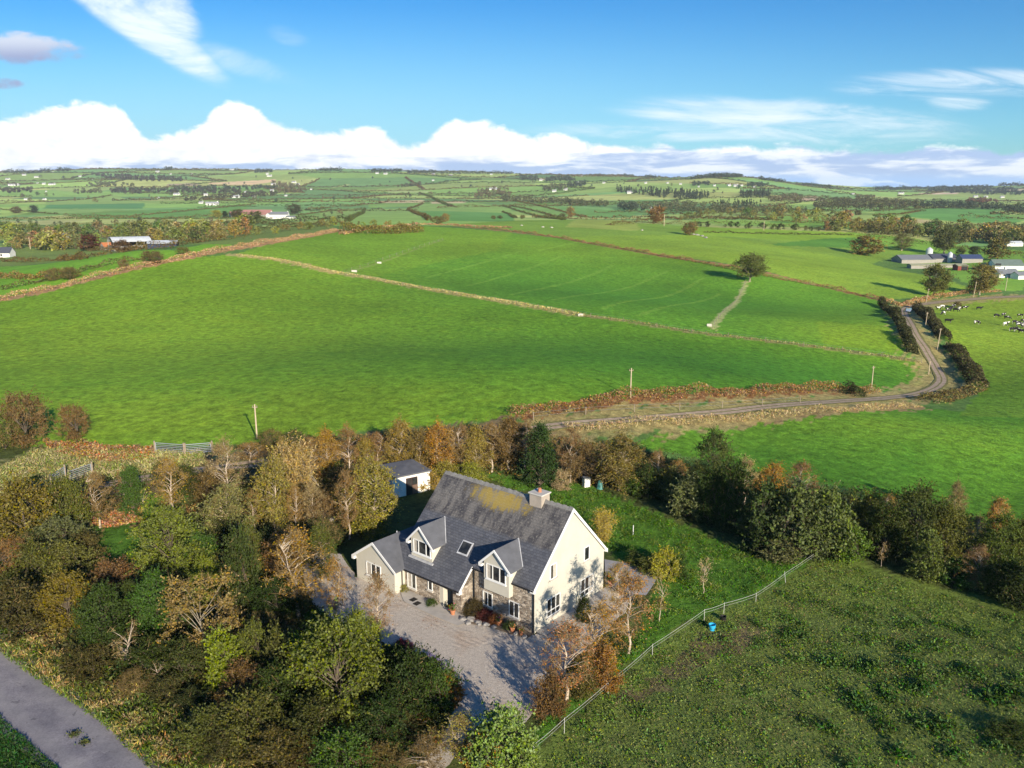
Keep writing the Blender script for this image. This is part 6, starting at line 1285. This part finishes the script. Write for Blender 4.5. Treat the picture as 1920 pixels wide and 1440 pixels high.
# white specks of houses on the far slopes: one simple house copied
def far_houses():
    spots = [(13,337,9),(45,329,8),(69,333,11),(82,346,7),(97,347,14),(25,348,22),(70,344,4),(48,375,7),(82,375,7),(86,360,3),(148,332,8),(175,337,3),(97,324,5),(295,323,8),(320,327,4),(358,327,5),(434,319,9),(501,327,6),(505,331,11),(550,343,9),(558,347,8),(512,347,10),(330,366,13),(386,367,9),(441,371,16),(460,361,6),(475,370,6),(376,382,10),(398,385,28),(296,372,5),(584,356,6),(536,368,6),(510,359,8),(707,326,7),(722,327,8),(812,328,7),(845,330,9),(812,339,5),(925,356,18),(921,328,5),(1014,339,7),(1060,357,9),(1082,344,7),(1039,360,9),(1132,344,6),(1181,363,12),(1206,331,10),(1211,344,6),(1206,391,9),(1220,392,6),(1276,346,6),(1340,349,6),(1368,349,8),(1380,350,10),(1391,349,6),(1415,352,6),(1600,365,6),(1830,370,9),(1851,370,6),(1847,369,4),(1880,371,8),(1690,364,12),(1310,351,4),(1252,344,5),(1090,331,4)]
    hm = MB(); hm.prism([(-5, 0, -2), (-5, 7, -2), (-5, 7, 3.2), (-5, 3.5, 5.8), (-5, 0, 3.2)], None, None, (10, 0, 0)); hm.box((3.6, 3.1, 5), (4.5, 3.9, 7)); 
    for s in (0, 1): 
        hm.slab([(-5.3, -.4, 3.0), (5.3, -.4, 3.0), (5.3, 3.5, 6.0), (-5.3, 3.5, 6.0)] if s == 0 else [(-5.3, 3.5, 6.0), (5.3, 3.5, 6.0), (5.3, 7.4, 3.0), (-5.3, 7.4, 3.0)], 0.2, 1)
    for xx in (-3, 0, 3): hm.box((xx - .6, -0.06, 1), (xx + .6, -.01, 2.2), 2)
    src = hm.build('farmhouse', [WW, solid('pale_slate', (0.30, 0.30, 0.31)), M_GLASS]); P = at_many([(p[0], p[1]) for p in spots])
    for k, ((px, py, wpx), p) in enumerate(zip(spots, P)):
        o = src if k == 0 else src.copy()
        if k: COL.objects.link(o)
        o.location = p; s = 0.8 * wpx / FPX * p[1] / 10.0; sz = min(s, 1.8); o.scale = (s, max(0.8, sz), max(0.8, min(s, 1.4))); o.rotation_euler = (0, 0, float(RNG.uniform(-0.35, 0.35)))
        zone = 'left hills' if px < 640 else ('central hills' if px < 1150 else 'right hills')
        tag(o, 'distant white house on the ' + zone + ' beyond the valley', 'house', 'white houses on the ' + zone)
far_houses()

# ------------------------------------------------------------------ cattle
def cow_mesh(name, graze, seed):
    J = []; E = []; Rr = []
    def add(p, r, parent): J.append(p); Rr.append(r); E.append((parent, len(J) - 1)) if parent is not None else None; return len(J) - 1
    a = add((-0.15, 0, 1.02), (0.33, 0.40), None); b = add((0.40, 0, 1.04), (0.31, 0.38), a); c = add((0.78, 0, 1.10), (0.22, 0.30), b); d = add((-0.62, 0, 1.10), (0.30, 0.32), a); e = add((-0.90, 0, 1.16), (0.16, 0.18), d)
    if graze: n1 = add((1.08, 0, 0.88), (0.15, 0.18), c); n2 = add((1.26, 0, 0.52), (0.12, 0.14), n1); h = add((1.40, 0, 0.24), (0.11, 0.11), n2); add((1.46, 0, 0.10), (0.08, 0.08), h)
    else: n1 = add((1.08, 0, 1.28), (0.15, 0.18), c); n2 = add((1.28, 0, 1.44), (0.13, 0.14), n1); h = add((1.50, 0, 1.36), (0.10, 0.11), n2); add((1.66, 0, 1.26), (0.075, 0.08), h)
    for s in (-1, 1): x = add((n2 and J[n2][0] - 0.02, s * 0.20, J[n2][2] + 0.06), (0.05, 0.03), n2)
    for s in (-1, 1):
        k = add((0.66, s * 0.17, 0.72), (0.13, 0.13), c); k2 = add((0.64, s * 0.17, 0.40), (0.075, 0.075), k); k3 = add((0.67, s * 0.17, 0.12), (0.05, 0.05), k2); add((0.70, s * 0.17, 0.02), (0.065, 0.055), k3)
        k = add((-0.74, s * 0.18, 0.76), (0.17, 0.13), d); k2 = add((-0.84, s * 0.18, 0.46), (0.075, 0.07), k); k3 = add((-0.77, s * 0.18, 0.14), (0.05, 0.05), k2); add((-0.74, s * 0.18, 0.02), (0.065, 0.055), k3)
    t = add((-1.02, 0, 0.95), (0.035, 0.035), e); add((-1.04, 0, 0.55), (0.045, 0.045), t)
    me = bpy.data.meshes.new(name); me.from_pydata(J, E, []); ob = bpy.data.objects.new(name, me); COL.objects.link(ob)
    sk = ob.modifiers.new('s', 'SKIN'); 
    for v, r in zip(me.skin_vertices[0].data, Rr): v.radius = r
    me.skin_vertices[0].data[0].use_root = True
    ob.modifiers.new('u', 'SUBSURF').levels = 1
    dg = C.evaluated_depsgraph_get(); out = bpy.data.meshes.new_from_object(ob.evaluated_get(dg)); bpy.data.objects.remove(ob); out.name = name
    out.materials.clear(); out.materials.append(M_COW); out.polygons.foreach_set('use_smooth', [True] * len(out.polygons)); return out
def make_cow():
    m, n, out = new_mat('cow_hide'); co = objco(n); oi = n.add('ShaderNodeObjectInfo')
    v = n.add('ShaderNodeVectorMath', operation='ADD'); n.l.new(co, v.inputs[0]); n.l.new(n.comb(n.math('MULTIPLY', oi.outputs['Random'], 37.0), 0.0, 0.0), v.inputs[1])
    f = n.smooth(n.math('ADD', n.noise(v.outputs[0], 1.5, 2, 0.4), n.math('MULTIPLY', n.math('SUBTRACT', oi.outputs['Random'], 0.5), 0.25)), 0.565, 0.59)
    pbr(n, out, n.mix(f, (0.018, 0.016, 0.016), (0.72, 0.69, 0.62)), 0.8); return m
M_COW = make_cow()
COWS = [cow_mesh('cow', False, 1), cow_mesh('cow', True, 2)]
cowz = [(820,285,0),(868,262,1),(938,305,1),(985,275,0),(1042,305,1),(1012,258,0),(960,300,0),(1085,285,1),(1158,275,0),(1340,285,0),(882,345,1),(942,450,0),(1310,468,1),(1565,378,1),(1652,368,0),(1702,405,1),(1868,378,0),(1800,462,1),(1680,488,0),(1860,500,0),(1900,505,1),(1912,448,0),(1772,560,0),(1828,568,1),(1890,585,0),(1850,478,1),(1935,520,0),(1945,470,1)]
for k, (zx, zy, g) in enumerate(cowz):
    px, py = 1640 + zx * 280 / 1920, 540 + zy * 210 / 1440; o = link('cow', COWS[g], None, at(px, py), float(RNG.uniform(-0.7, 0.7) + (math.pi if RNG.uniform() < 0.4 else 0))); o.scale = (1.0,) * 3
    tag(o, 'black and white cow in the ' + ('group by the thorn bush' if zx < 1100 else 'group at the right edge' if zx > 1620 else 'open middle of the cattle field'), 'cow', 'cows ' + ('by the thorn bush' if zx < 1100 else 'at the right edge' if zx > 1620 else 'in the open'))

# ------------------------------------------------------------------ poles, gates, fences, troughs
M_POLE = mat_plain('pole_wood', (0.46, 0.37, 0.25), 0.9, 0.2, 2.0); M_GALV = mat_plain('galvanised', (0.33, 0.35, 0.37), 0.5, 0.1, 2.0, metal=0.3); M_POST = mat_plain('post_wood', (0.26, 0.21, 0.15), 0.9, 0.3, 3.0); M_TAPE = mat_plain('white_tape', (0.50, 0.49, 0.46), 0.7, 0.05)
def pole(px, py, top, label, lean=0.0):
    P = at(px, py); h = at_depth(px, top, P[1])[2] - P[2]; o = empty('utility_pole', P); o.rotation_euler = (0, lean, 0.0); tag(o, label, 'utility pole', 'wooden utility poles'); r = max(0.11, 0.6 * P[1] / FPX)
    m = MB(); m.tube((0, 0, -0.6), (0, 0, h), r, r * 0.75, 8); m.build('post', M_POLE, o)
    m = MB(); m.box((-0.32, -0.05, h - 0.45), (0.32, 0.05, h - 0.35)); 
    for x in (-.27, .27): m.tube((x, 0, h - .35), (x, 0, h - .14), 0.05, 0.04, 6)
    m.build('crossarm', M_POST, o)
pole(482, 823, 758, 'pale wooden pole behind the birches on the near edge of the big field'); pole(1182, 746, 690, 'thin pole on the rust bank above the lane'); pole(1634, 727, 686, 'thin pole at the corner of the big field by the lane'); pole(1741, 702, 676, 'pole on the inside of the lane bend'); pole(1757, 656, 615, 'leaning pole in the gap between the dark lane hedges', 0.06); pole(1735, 612, 585, 'pole in the dark hedge nearest the farm', 0.04); pole(1736, 568, 541, 'pole at the lane bend by the puddle', 0.1); pole(1825, 557, 528, 'leaning pole on the lane beside the yellowish tree', 0.08); pole(1885, 545, 520, 'pole beside the white bungalow', 0.03); pole(1245, 424, 402, 'thin pole on the upper right field'); pole(1432, 432, 414, 'thin pole in the far right pasture'); pole(57, 467, 446, 'white pole standing in the left tree belt')
def gate(p0, p1, label, h=1.2, bars=6):
    a, b = at(*p0), at(*p1); L = np.linalg.norm((b - a)[:2]); o = empty('field_gate', a, math.atan2(b[1] - a[1], b[0] - a[0])); tag(o, label, 'gate')
    m = MB(); dz = b[2] - a[2]
    for x in (0, L): m.tube((x, 0, 0.1 + dz * x / L), (x, 0, h + dz * x / L), 0.045, n=6)
    for z in (0.12, h): m.tube((0, 0, z), (L, 0, z + dz), 0.045, n=6)
    m.build('frame', M_GALV, o)
    for k in range(1, bars - 1): z = 0.12 + (h - .12) * k / (bars - 1); r = MB(); r.tube((0, 0, z), (L, 0, z + dz), 0.035, n=5); r.build('bar', M_GALV, o)
    for x in (-0.15, L + .15): r = MB(); r.tube((x, 0, -0.4 + dz * max(0, x) / L), (x, 0, h + .25 + dz * max(0, x) / L), 0.10, n=7); r.build('post', M_POST, o)
gate((293, 848), (346, 852), 'left one of the two galvanised gates into the big field'); gate((348, 852), (396, 848), 'right one of the two galvanised gates into the big field'); gate((133, 903), (172, 889), 'tubular gate at the end of the lane in the dry grass'); gate((98, 912), (122, 895), 'grey gate standing askew at the far left of the lane')
def tape_fence():
    px = [(1000,1424),(1058,1375),(1140,1303),(1223,1228),(1320,1166),(1357,1151),(1417,1129),(1474,1094),(1545,1042)]; w = atl(px); o = empty('tape_fence', w[0]); tag(o, 'white electric tape fence curving along the paddock', 'fence')
    hts = [0.95, 1.0, 0.9, 0.8, 1.0, 0.9, 0.75, 1.05, 0.95]; tops = [p + np.array([0, 0, h]) for p, h in zip(w, hts)]
    for k, (p, t) in enumerate(zip(w, tops)):
        m = MB(); q = p - w[0]; m.tube(q - [0, 0, .25], q + (t - p) + [(-.22 if k == 7 else 0.0), 0, 0.06], 0.018, 0.015, 6); m.build('post', M_TAPE, o)
    def strand(z, wd, name):
        m = MB()
        for a, b in zip(tops[:-1], tops[1:]):
            a = a - w[0] + [0, 0, z]; b = b - w[0] + [0, 0, z]; n = 6; pts = [a + (b - a) * t - np.array([0, 0, 0.22 * t * (1 - t)]) for t in np.linspace(0, 1, n + 1)]
            for s, e in zip(pts[:-1], pts[1:]): m.tube(s, e, wd, n=5, cap=False)
        m.build(name, M_TAPE, o)
    strand(0.0, 0.011, 'tape'); strand(-0.22, 0.006, 'tape')
tape_fence()
def wire_fence(px, label, gap=9.0):
    w = atl(px); d = np.linalg.norm(np.diff(w[:, :2], axis=0), axis=1); cum = np.concatenate([[0], np.cumsum(d)]); o = empty('wire_fence', w[0]); tag(o, label, 'fence'); n = int(cum[-1] / gap); prev = None; wire = MB()
    for k in range(min(n, 90) + 1):
        t = cum[-1] * k / min(n, 90); x, y = np.interp(t, cum, w[:, 0]), np.interp(t, cum, w[:, 1]); p = np.array([x, y, float(zfun(x, y))]) - w[0]; m = MB(); m.tube(p - [0, 0, .3], p + [0, 0, 1.15], 0.07, n=5); m.build('post', M_POST, o)
        if prev is not None:
            for z in (0.55, 1.05): wire.tube(prev + [0, 0, z], p + [0, 0, z], 0.012, n=3, cap=False)
        prev = p
    wire.build('wire', M_GALV, o)
wire_fence([(650,516),(700,524),(820,546),(1000,576),(1080,591),(1290,623),(1400,636),(1560,656),(1728,681)], 'post and wire fence along the pale strip between the two fields'); wire_fence([(1398,530),(1365,580),(1336,616)], 'short wire fence running down from the lone tree', 5.0); wire_fence([(642,513),(712,490),(830,450)], 'wire fence up the hill from the left end of the pale strip', 10.0); wire_fence([(1000,788),(1120,776),(1300,768),(1500,756)], 'wire fence beside the lane below the rust bank', 8.0)
def trough(px, py, wpx, label):
    P = at(px, py); L = wpx * 0.8 / FPX * P[1]; o = empty('water_trough', P, float(RNG.uniform(-.2, .2))); tag(o, label, 'trough'); m = MB(); D, h, t = L * .4, 0.65, 0.12
    for lo, hi in (((-L/2, 0, -.1), (L/2, t, h)), ((-L/2, D - t, -.1), (L/2, D, h)), ((-L/2, t, -.1), (-L/2 + t, D - t, h)), ((L/2 - t, t, -.1), (L/2, D - t, h)), ((-L/2 + t, t, -.1), (L/2 - t, D - t, .1))): m.box(lo, hi)
    m.build('basin', solid('trough_concrete', (0.50, 0.46, 0.40)), o); m = MB(); m.box((-L/2 + t, t, .1), (L/2 - t, D - t, .5)); m.build('water', M_GLASS, o)
trough(1089, 593, 12, 'pale concrete water trough in the middle of the pale strip'); trough(1330, 612, 11, 'concrete water trough at the foot of the fence from the lone tree'); trough(711, 494, 10, 'white trough on the hill field'); trough(664, 510, 12, 'trough at the left end of the pale strip')
# puddle on the lane
w = atl([(1700,577),(1712,579),(1706,586),(1698,584)]); sheet('puddle', None, mat_plain('water', (0.06, 0.08, 0.10), 0.05, 0.05), 0.20, 0.8, wob=0.1, world=w)
# stone heaps on the upper right field
def boulder(P, s, mat, name, label, group, seed):
    g = np.random.default_rng(seed); bm = bmesh.new(); bmesh.ops.create_icosphere(bm, subdivisions=2, radius=1.0)
    for v in bm.verts: v.co *= 1 + 0.22 * math.sin(v.co.x * 3 + seed) * math.cos(v.co.y * 4 + seed * 2) + g.normal(0, 0.05); v.co.z *= 0.7
    me = bpy.data.meshes.new(name); bm.to_mesh(me); bm.free(); me.materials.append(mat); o = link(name, me, None, P, float(g.uniform(0, 6))); o.scale = (s, s * g.uniform(.7, 1), s * .8); return tag(o, label, 'boulder', group)
M_ROCK = mat_plain('rock', (0.25, 0.235, 0.22), 0.9, 0.3, 2.0)
for k, (px, py) in enumerate(((1308, 441), (1316, 443), (1323, 446), (1300, 440))): boulder(at(px, py), 1.7, M_ROCK, 'boulder', 'pale boulder beside the tan windswept tree', 'boulders by the windswept tree', k)
for k, (px, py) in enumerate(((978, 423), (1018, 426), (1034, 427), (1204, 432))): boulder(at(px, py), 1.3, solid('pale_rock', (0.46, 0.42, 0.34)), 'boulder', 'pale stone lying on the upper right field', 'stones on the upper field', 20 + k)
# garden things
def bucket(P, r, h, mat, label, inner):
    o = empty('bucket', P); tag(o, label, 'bucket'); m = MB(); n = 16; ring = lambda R_, z: [(R_ * math.cos(2 * math.pi * i / n), R_ * math.sin(2 * math.pi * i / n), z) for i in range(n)]
    a, b, c, d = ring(r * .75, 0), ring(r, h), ring(r * .92, h), ring(r * .68, h * .12)
    for i in range(n): j = (i + 1) % n; m.poly([a[i], a[j], b[j], b[i]]); m.poly([b[i], b[j], c[j], c[i]]); m.poly([c[i], c[j], d[j], d[i]])
    m.poly(d); m.poly(a[::-1]); m.build('body', mat, o); m = MB(); pts = [(r * math.cos(t), 0.02, h - 0.02 - 0.16 * math.sin(t)) for t in np.linspace(0, math.pi, 9)]
    for s, e in zip(pts[:-1], pts[1:]): m.tube(s, e, 0.012, n=4)
    m.build('handle', inner, o)
P = at(1335, 1181); bucket(P, 0.27, 0.46, solid('blue_plastic', (0.03, 0.36, 0.62), 0.4), 'bright blue bucket in the paddock beside the tape fence', M_TAPE); P = at(1356, 1163); bucket(P, 0.24, 0.36, M_BLACK, 'black bucket under the tape fence beyond the blue one', M_POST)
P = at(1099, 912); o = empty('garden_box', P, 0.4); tag(o, 'small white box standing at the back edge of the lawn', 'box'); m = MB(); m.box((-.35, -.3, 0), (.35, .3, 1.0)); m.build('body', M_SHEDWHITE, o); m = MB(); m.box((-.42, -.37, 1.001), (.42, .37, 1.1)); m.build('lid', GREYR, o)
P = at(1125, 916); o = empty('compost_bin', P); tag(o, 'blue green conical compost bin at the back edge of the lawn', 'compost bin'); m = MB(); m.tube((0, 0, 0), (0, 0, .85), .42, .22, 14); m.build('body', solid('teal_plastic', (0.05, 0.20, 0.19), 0.4), o); m = MB(); m.tube((0, 0, .85), (0, 0, .97), .25, .18, 14); m.build('lid', MATS['teal_plastic'], o)
P = at(1187, 1003); o = empty('marker_post', P); tag(o, 'thin white marker post on the lawn', 'post'); m = MB(); m.tube((0, 0, -.2), (0, 0, 1.0), 0.035, n=6); m.build('shaft', M_WHITE, o)
P = at(622, 985); o = empty('garden_urn', P); tag(o, 'pale garden urn among the birches left of the shed', 'urn')
m = MB(); prof = [(0.2, 0), (0.2, .08), (0.1, .2), (0.28, .45), (0.36, .8), (0.30, .82)]
for (r0, z0), (r1, z1) in zip(prof[:-1], prof[1:]): m.tube((0, 0, z0), (0, 0, z1 + 1e-3), r0, r1, 14)
m.build('vase', M_SILL, o)
def pot(P, s, label, flower, leafc=(0.10, 0.14, 0.04)):
    o = empty('flower_pot', P); o.scale = (s,) * 3; tag(o, label, 'flower pot'); m = MB(); m.tube((0, 0, 0), (0, 0, .30), .13, .19, 12); m.tube((0, 0, .30), (0, 0, .36), .21, .21, 12); m.build('pot', M_TERRA, o)
    g = np.random.default_rng(int(abs(P[0] * 31) + 3)); L = g.normal(0, 1, (90, 3)); L /= np.linalg.norm(L, axis=1)[:, None] / (g.uniform(.2, 1, 90)[:, None]); L = L * .32 + [0, 0, .5]; V, F = leaf_soup(L, .14, g); c = link('foliage', mesh_of('foliage', V, F, [M_LEAF]), o); c.color = (*leafc, 1)
    V, F = leaf_soup(L[:24] * [1.05, 1.05, 1] + [0, 0, .06], .12, g); c = link('blossom', mesh_of('blossom', V, F, [M_LEAF]), o); c.color = (*flower, 1)
for (u, v, s, lab, fl) in ((-1.9, 6.5, 1.1, 'terracotta pot with red flowers beside the porch', (0.45, 0.03, 0.03)), (-0.75, 2.75, 1.0, 'terracotta pot with pink flowers under the right bay', (0.5, 0.15, 0.2)), (-0.85, 1.35, 1.0, 'terracotta pot of orange flowers under the right front window', (0.6, 0.22, 0.03)), (-0.8, 0.55, 0.9, 'small terracotta pot near the front corner of the house', (0.5, 0.10, 0.05)), (9.9, -0.3, 1.4, 'large terracotta pot at the back corner of the gable', (0.5, 0.16, 0.06)), (10.6, 0.4, 1.1, 'terracotta pot of greenery behind the back corner', (0.2, 0.25, 0.05)), (9.4, -1.6, 1.3, 'terracotta pot with a rusty plant on the gable path', (0.45, 0.14, 0.04))): pot(local_to_world(u, v, 0.1), s, lab, fl)
for k, (u, v, s) in enumerate(((-1.55, 4.9, .38), (-1.95, 5.4, .34), (-1.5, 4.2, .30), (-1.4, 3.5, .33), (-1.25, 2.8, .26), (-0.95, 0.95, .24), (-0.85, 0.15, .22), (-1.7, 3.9, .2), (-2.1, 4.7, .25))): boulder(local_to_world(u, v, 0.1), s, M_ROCK, 'boulder', 'grey boulder edging the flower bed before the stone front', 'boulders of the front flower bed', 50 + k)
def bed(u, v, w_, h, col, label, k='shrub'):
    P = local_to_world(u, v, 0.02); vs = PROTO[k]; ph, pw, tr, cr, tw = vs[0]; o = empty('flowering_shrub', P, 0.7 + u); o.scale = (w_ / pw, w_ / pw, h / ph); link('trunk', tr, o); c = link('crown', cr, o); c.color = (*col, 1); tag(o, label, 'shrub', 'front flower bed shrubs')
bed(-0.85, 5.2, 1.7, 1.25, (0.09, 0.07, 0.03), 'dark shrub with dull leaves beside the porch pier'); bed(-0.8, 4.1, 1.5, 0.8, (0.13, 0.040, 0.035), 'red flowering shrub under the left bay window'); bed(-0.65, 3.2, 1.2, 0.7, (0.28, 0.11, 0.04), 'rust coloured low shrub under the bay'); bed(-0.6, 1.9, 1.0, 0.55, (0.10, 0.14, 0.04), 'small green shrub below the right front window'); bed(-1.85, 8.9, 1.0, 0.5, (0.08, 0.12, 0.03), 'small green shrub on the paved path by the porch'); bed(-1.7, 12.25, 0.8, 0.6, (0.26, 0.24, 0.07), 'small yellow shrub in the corner of the annexe')
sheet('flower_bed', None, mat_plain('soil', (0.16, 0.12, 0.085), 0.95, 0.4, 2.0), 0.085, 0.6, wob=0.1, world=[local_to_world(u, v) for u, v in ((-0.07, 5.9), (-1.9, 5.8), (-2.0, 4.4), (-1.4, 2.9), (-1.2, 1.2), (-0.9, -0.1), (-0.07, -0.1))])
for k, (px, py) in enumerate(((752, 1212), (764, 1216), (806, 1240), (820, 1250))):
    P = at(px, py, z=0.0); vs = PROTO['shrub'][1]; o = empty('flowering_shrub', P); o.scale = (0.22, 0.22, 0.16); link('trunk', vs[2], o); c = link('crown', vs[3], o); c.color = ((0.20, 0.045, 0.045), (0.20, 0.06, 0.08), (0.24, 0.20, 0.34), (0.26, 0.22, 0.36))[k] + (1,); tag(o, ('low red flowers on the gravel edge, nearer the birch', 'low pinkish flowers on the gravel edge, next to the red ones', 'low lavender plant at the gravel edge', 'lavender plant at the tip of the dark bush')[k], 'flowers')
for k, (px, py) in enumerate(((140, 1380), (160, 1394))):
    P = at(px, py, z=0.0); g = np.random.default_rng(k); L = np.concatenate([g.normal(0, .16, (160, 2)), g.uniform(0.06, .2, (160, 1))], 1); V, F = leaf_soup(L, .12, g); o = link('weed_tuft', mesh_of('weed_tuft', V, F, [M_LEAF2]), None, P); o.color = (0.085, 0.10, 0.035, 1); tag(o, 'round tuft of weed growing in the road, ' + ('the farther one' if k == 0 else 'the nearer one'), 'weed')

# ------------------------------------------------------------------ air
def build_haze():
    m = bpy.data.materials.new('haze'); m.use_nodes = True; n = NT(m.node_tree); n.n.clear(); out = n.add('ShaderNodeOutputMaterial'); v = n.add('ShaderNodeVolumePrincipled')
    v.inputs['Color'].default_value = (0.84, 0.92, 1.0, 1); v.inputs['Density'].default_value = HAZE; v.inputs['Anisotropy'].default_value = 0.0; n.l.new(v.outputs[0], out.inputs['Volume'])
    b = MB(); b.box((-11500, -300, -160), (11500, 11900, 420)); o = b.build('haze', m); tag(o, kind='stuff')
HAZE = 4.6e-5
build_haze()
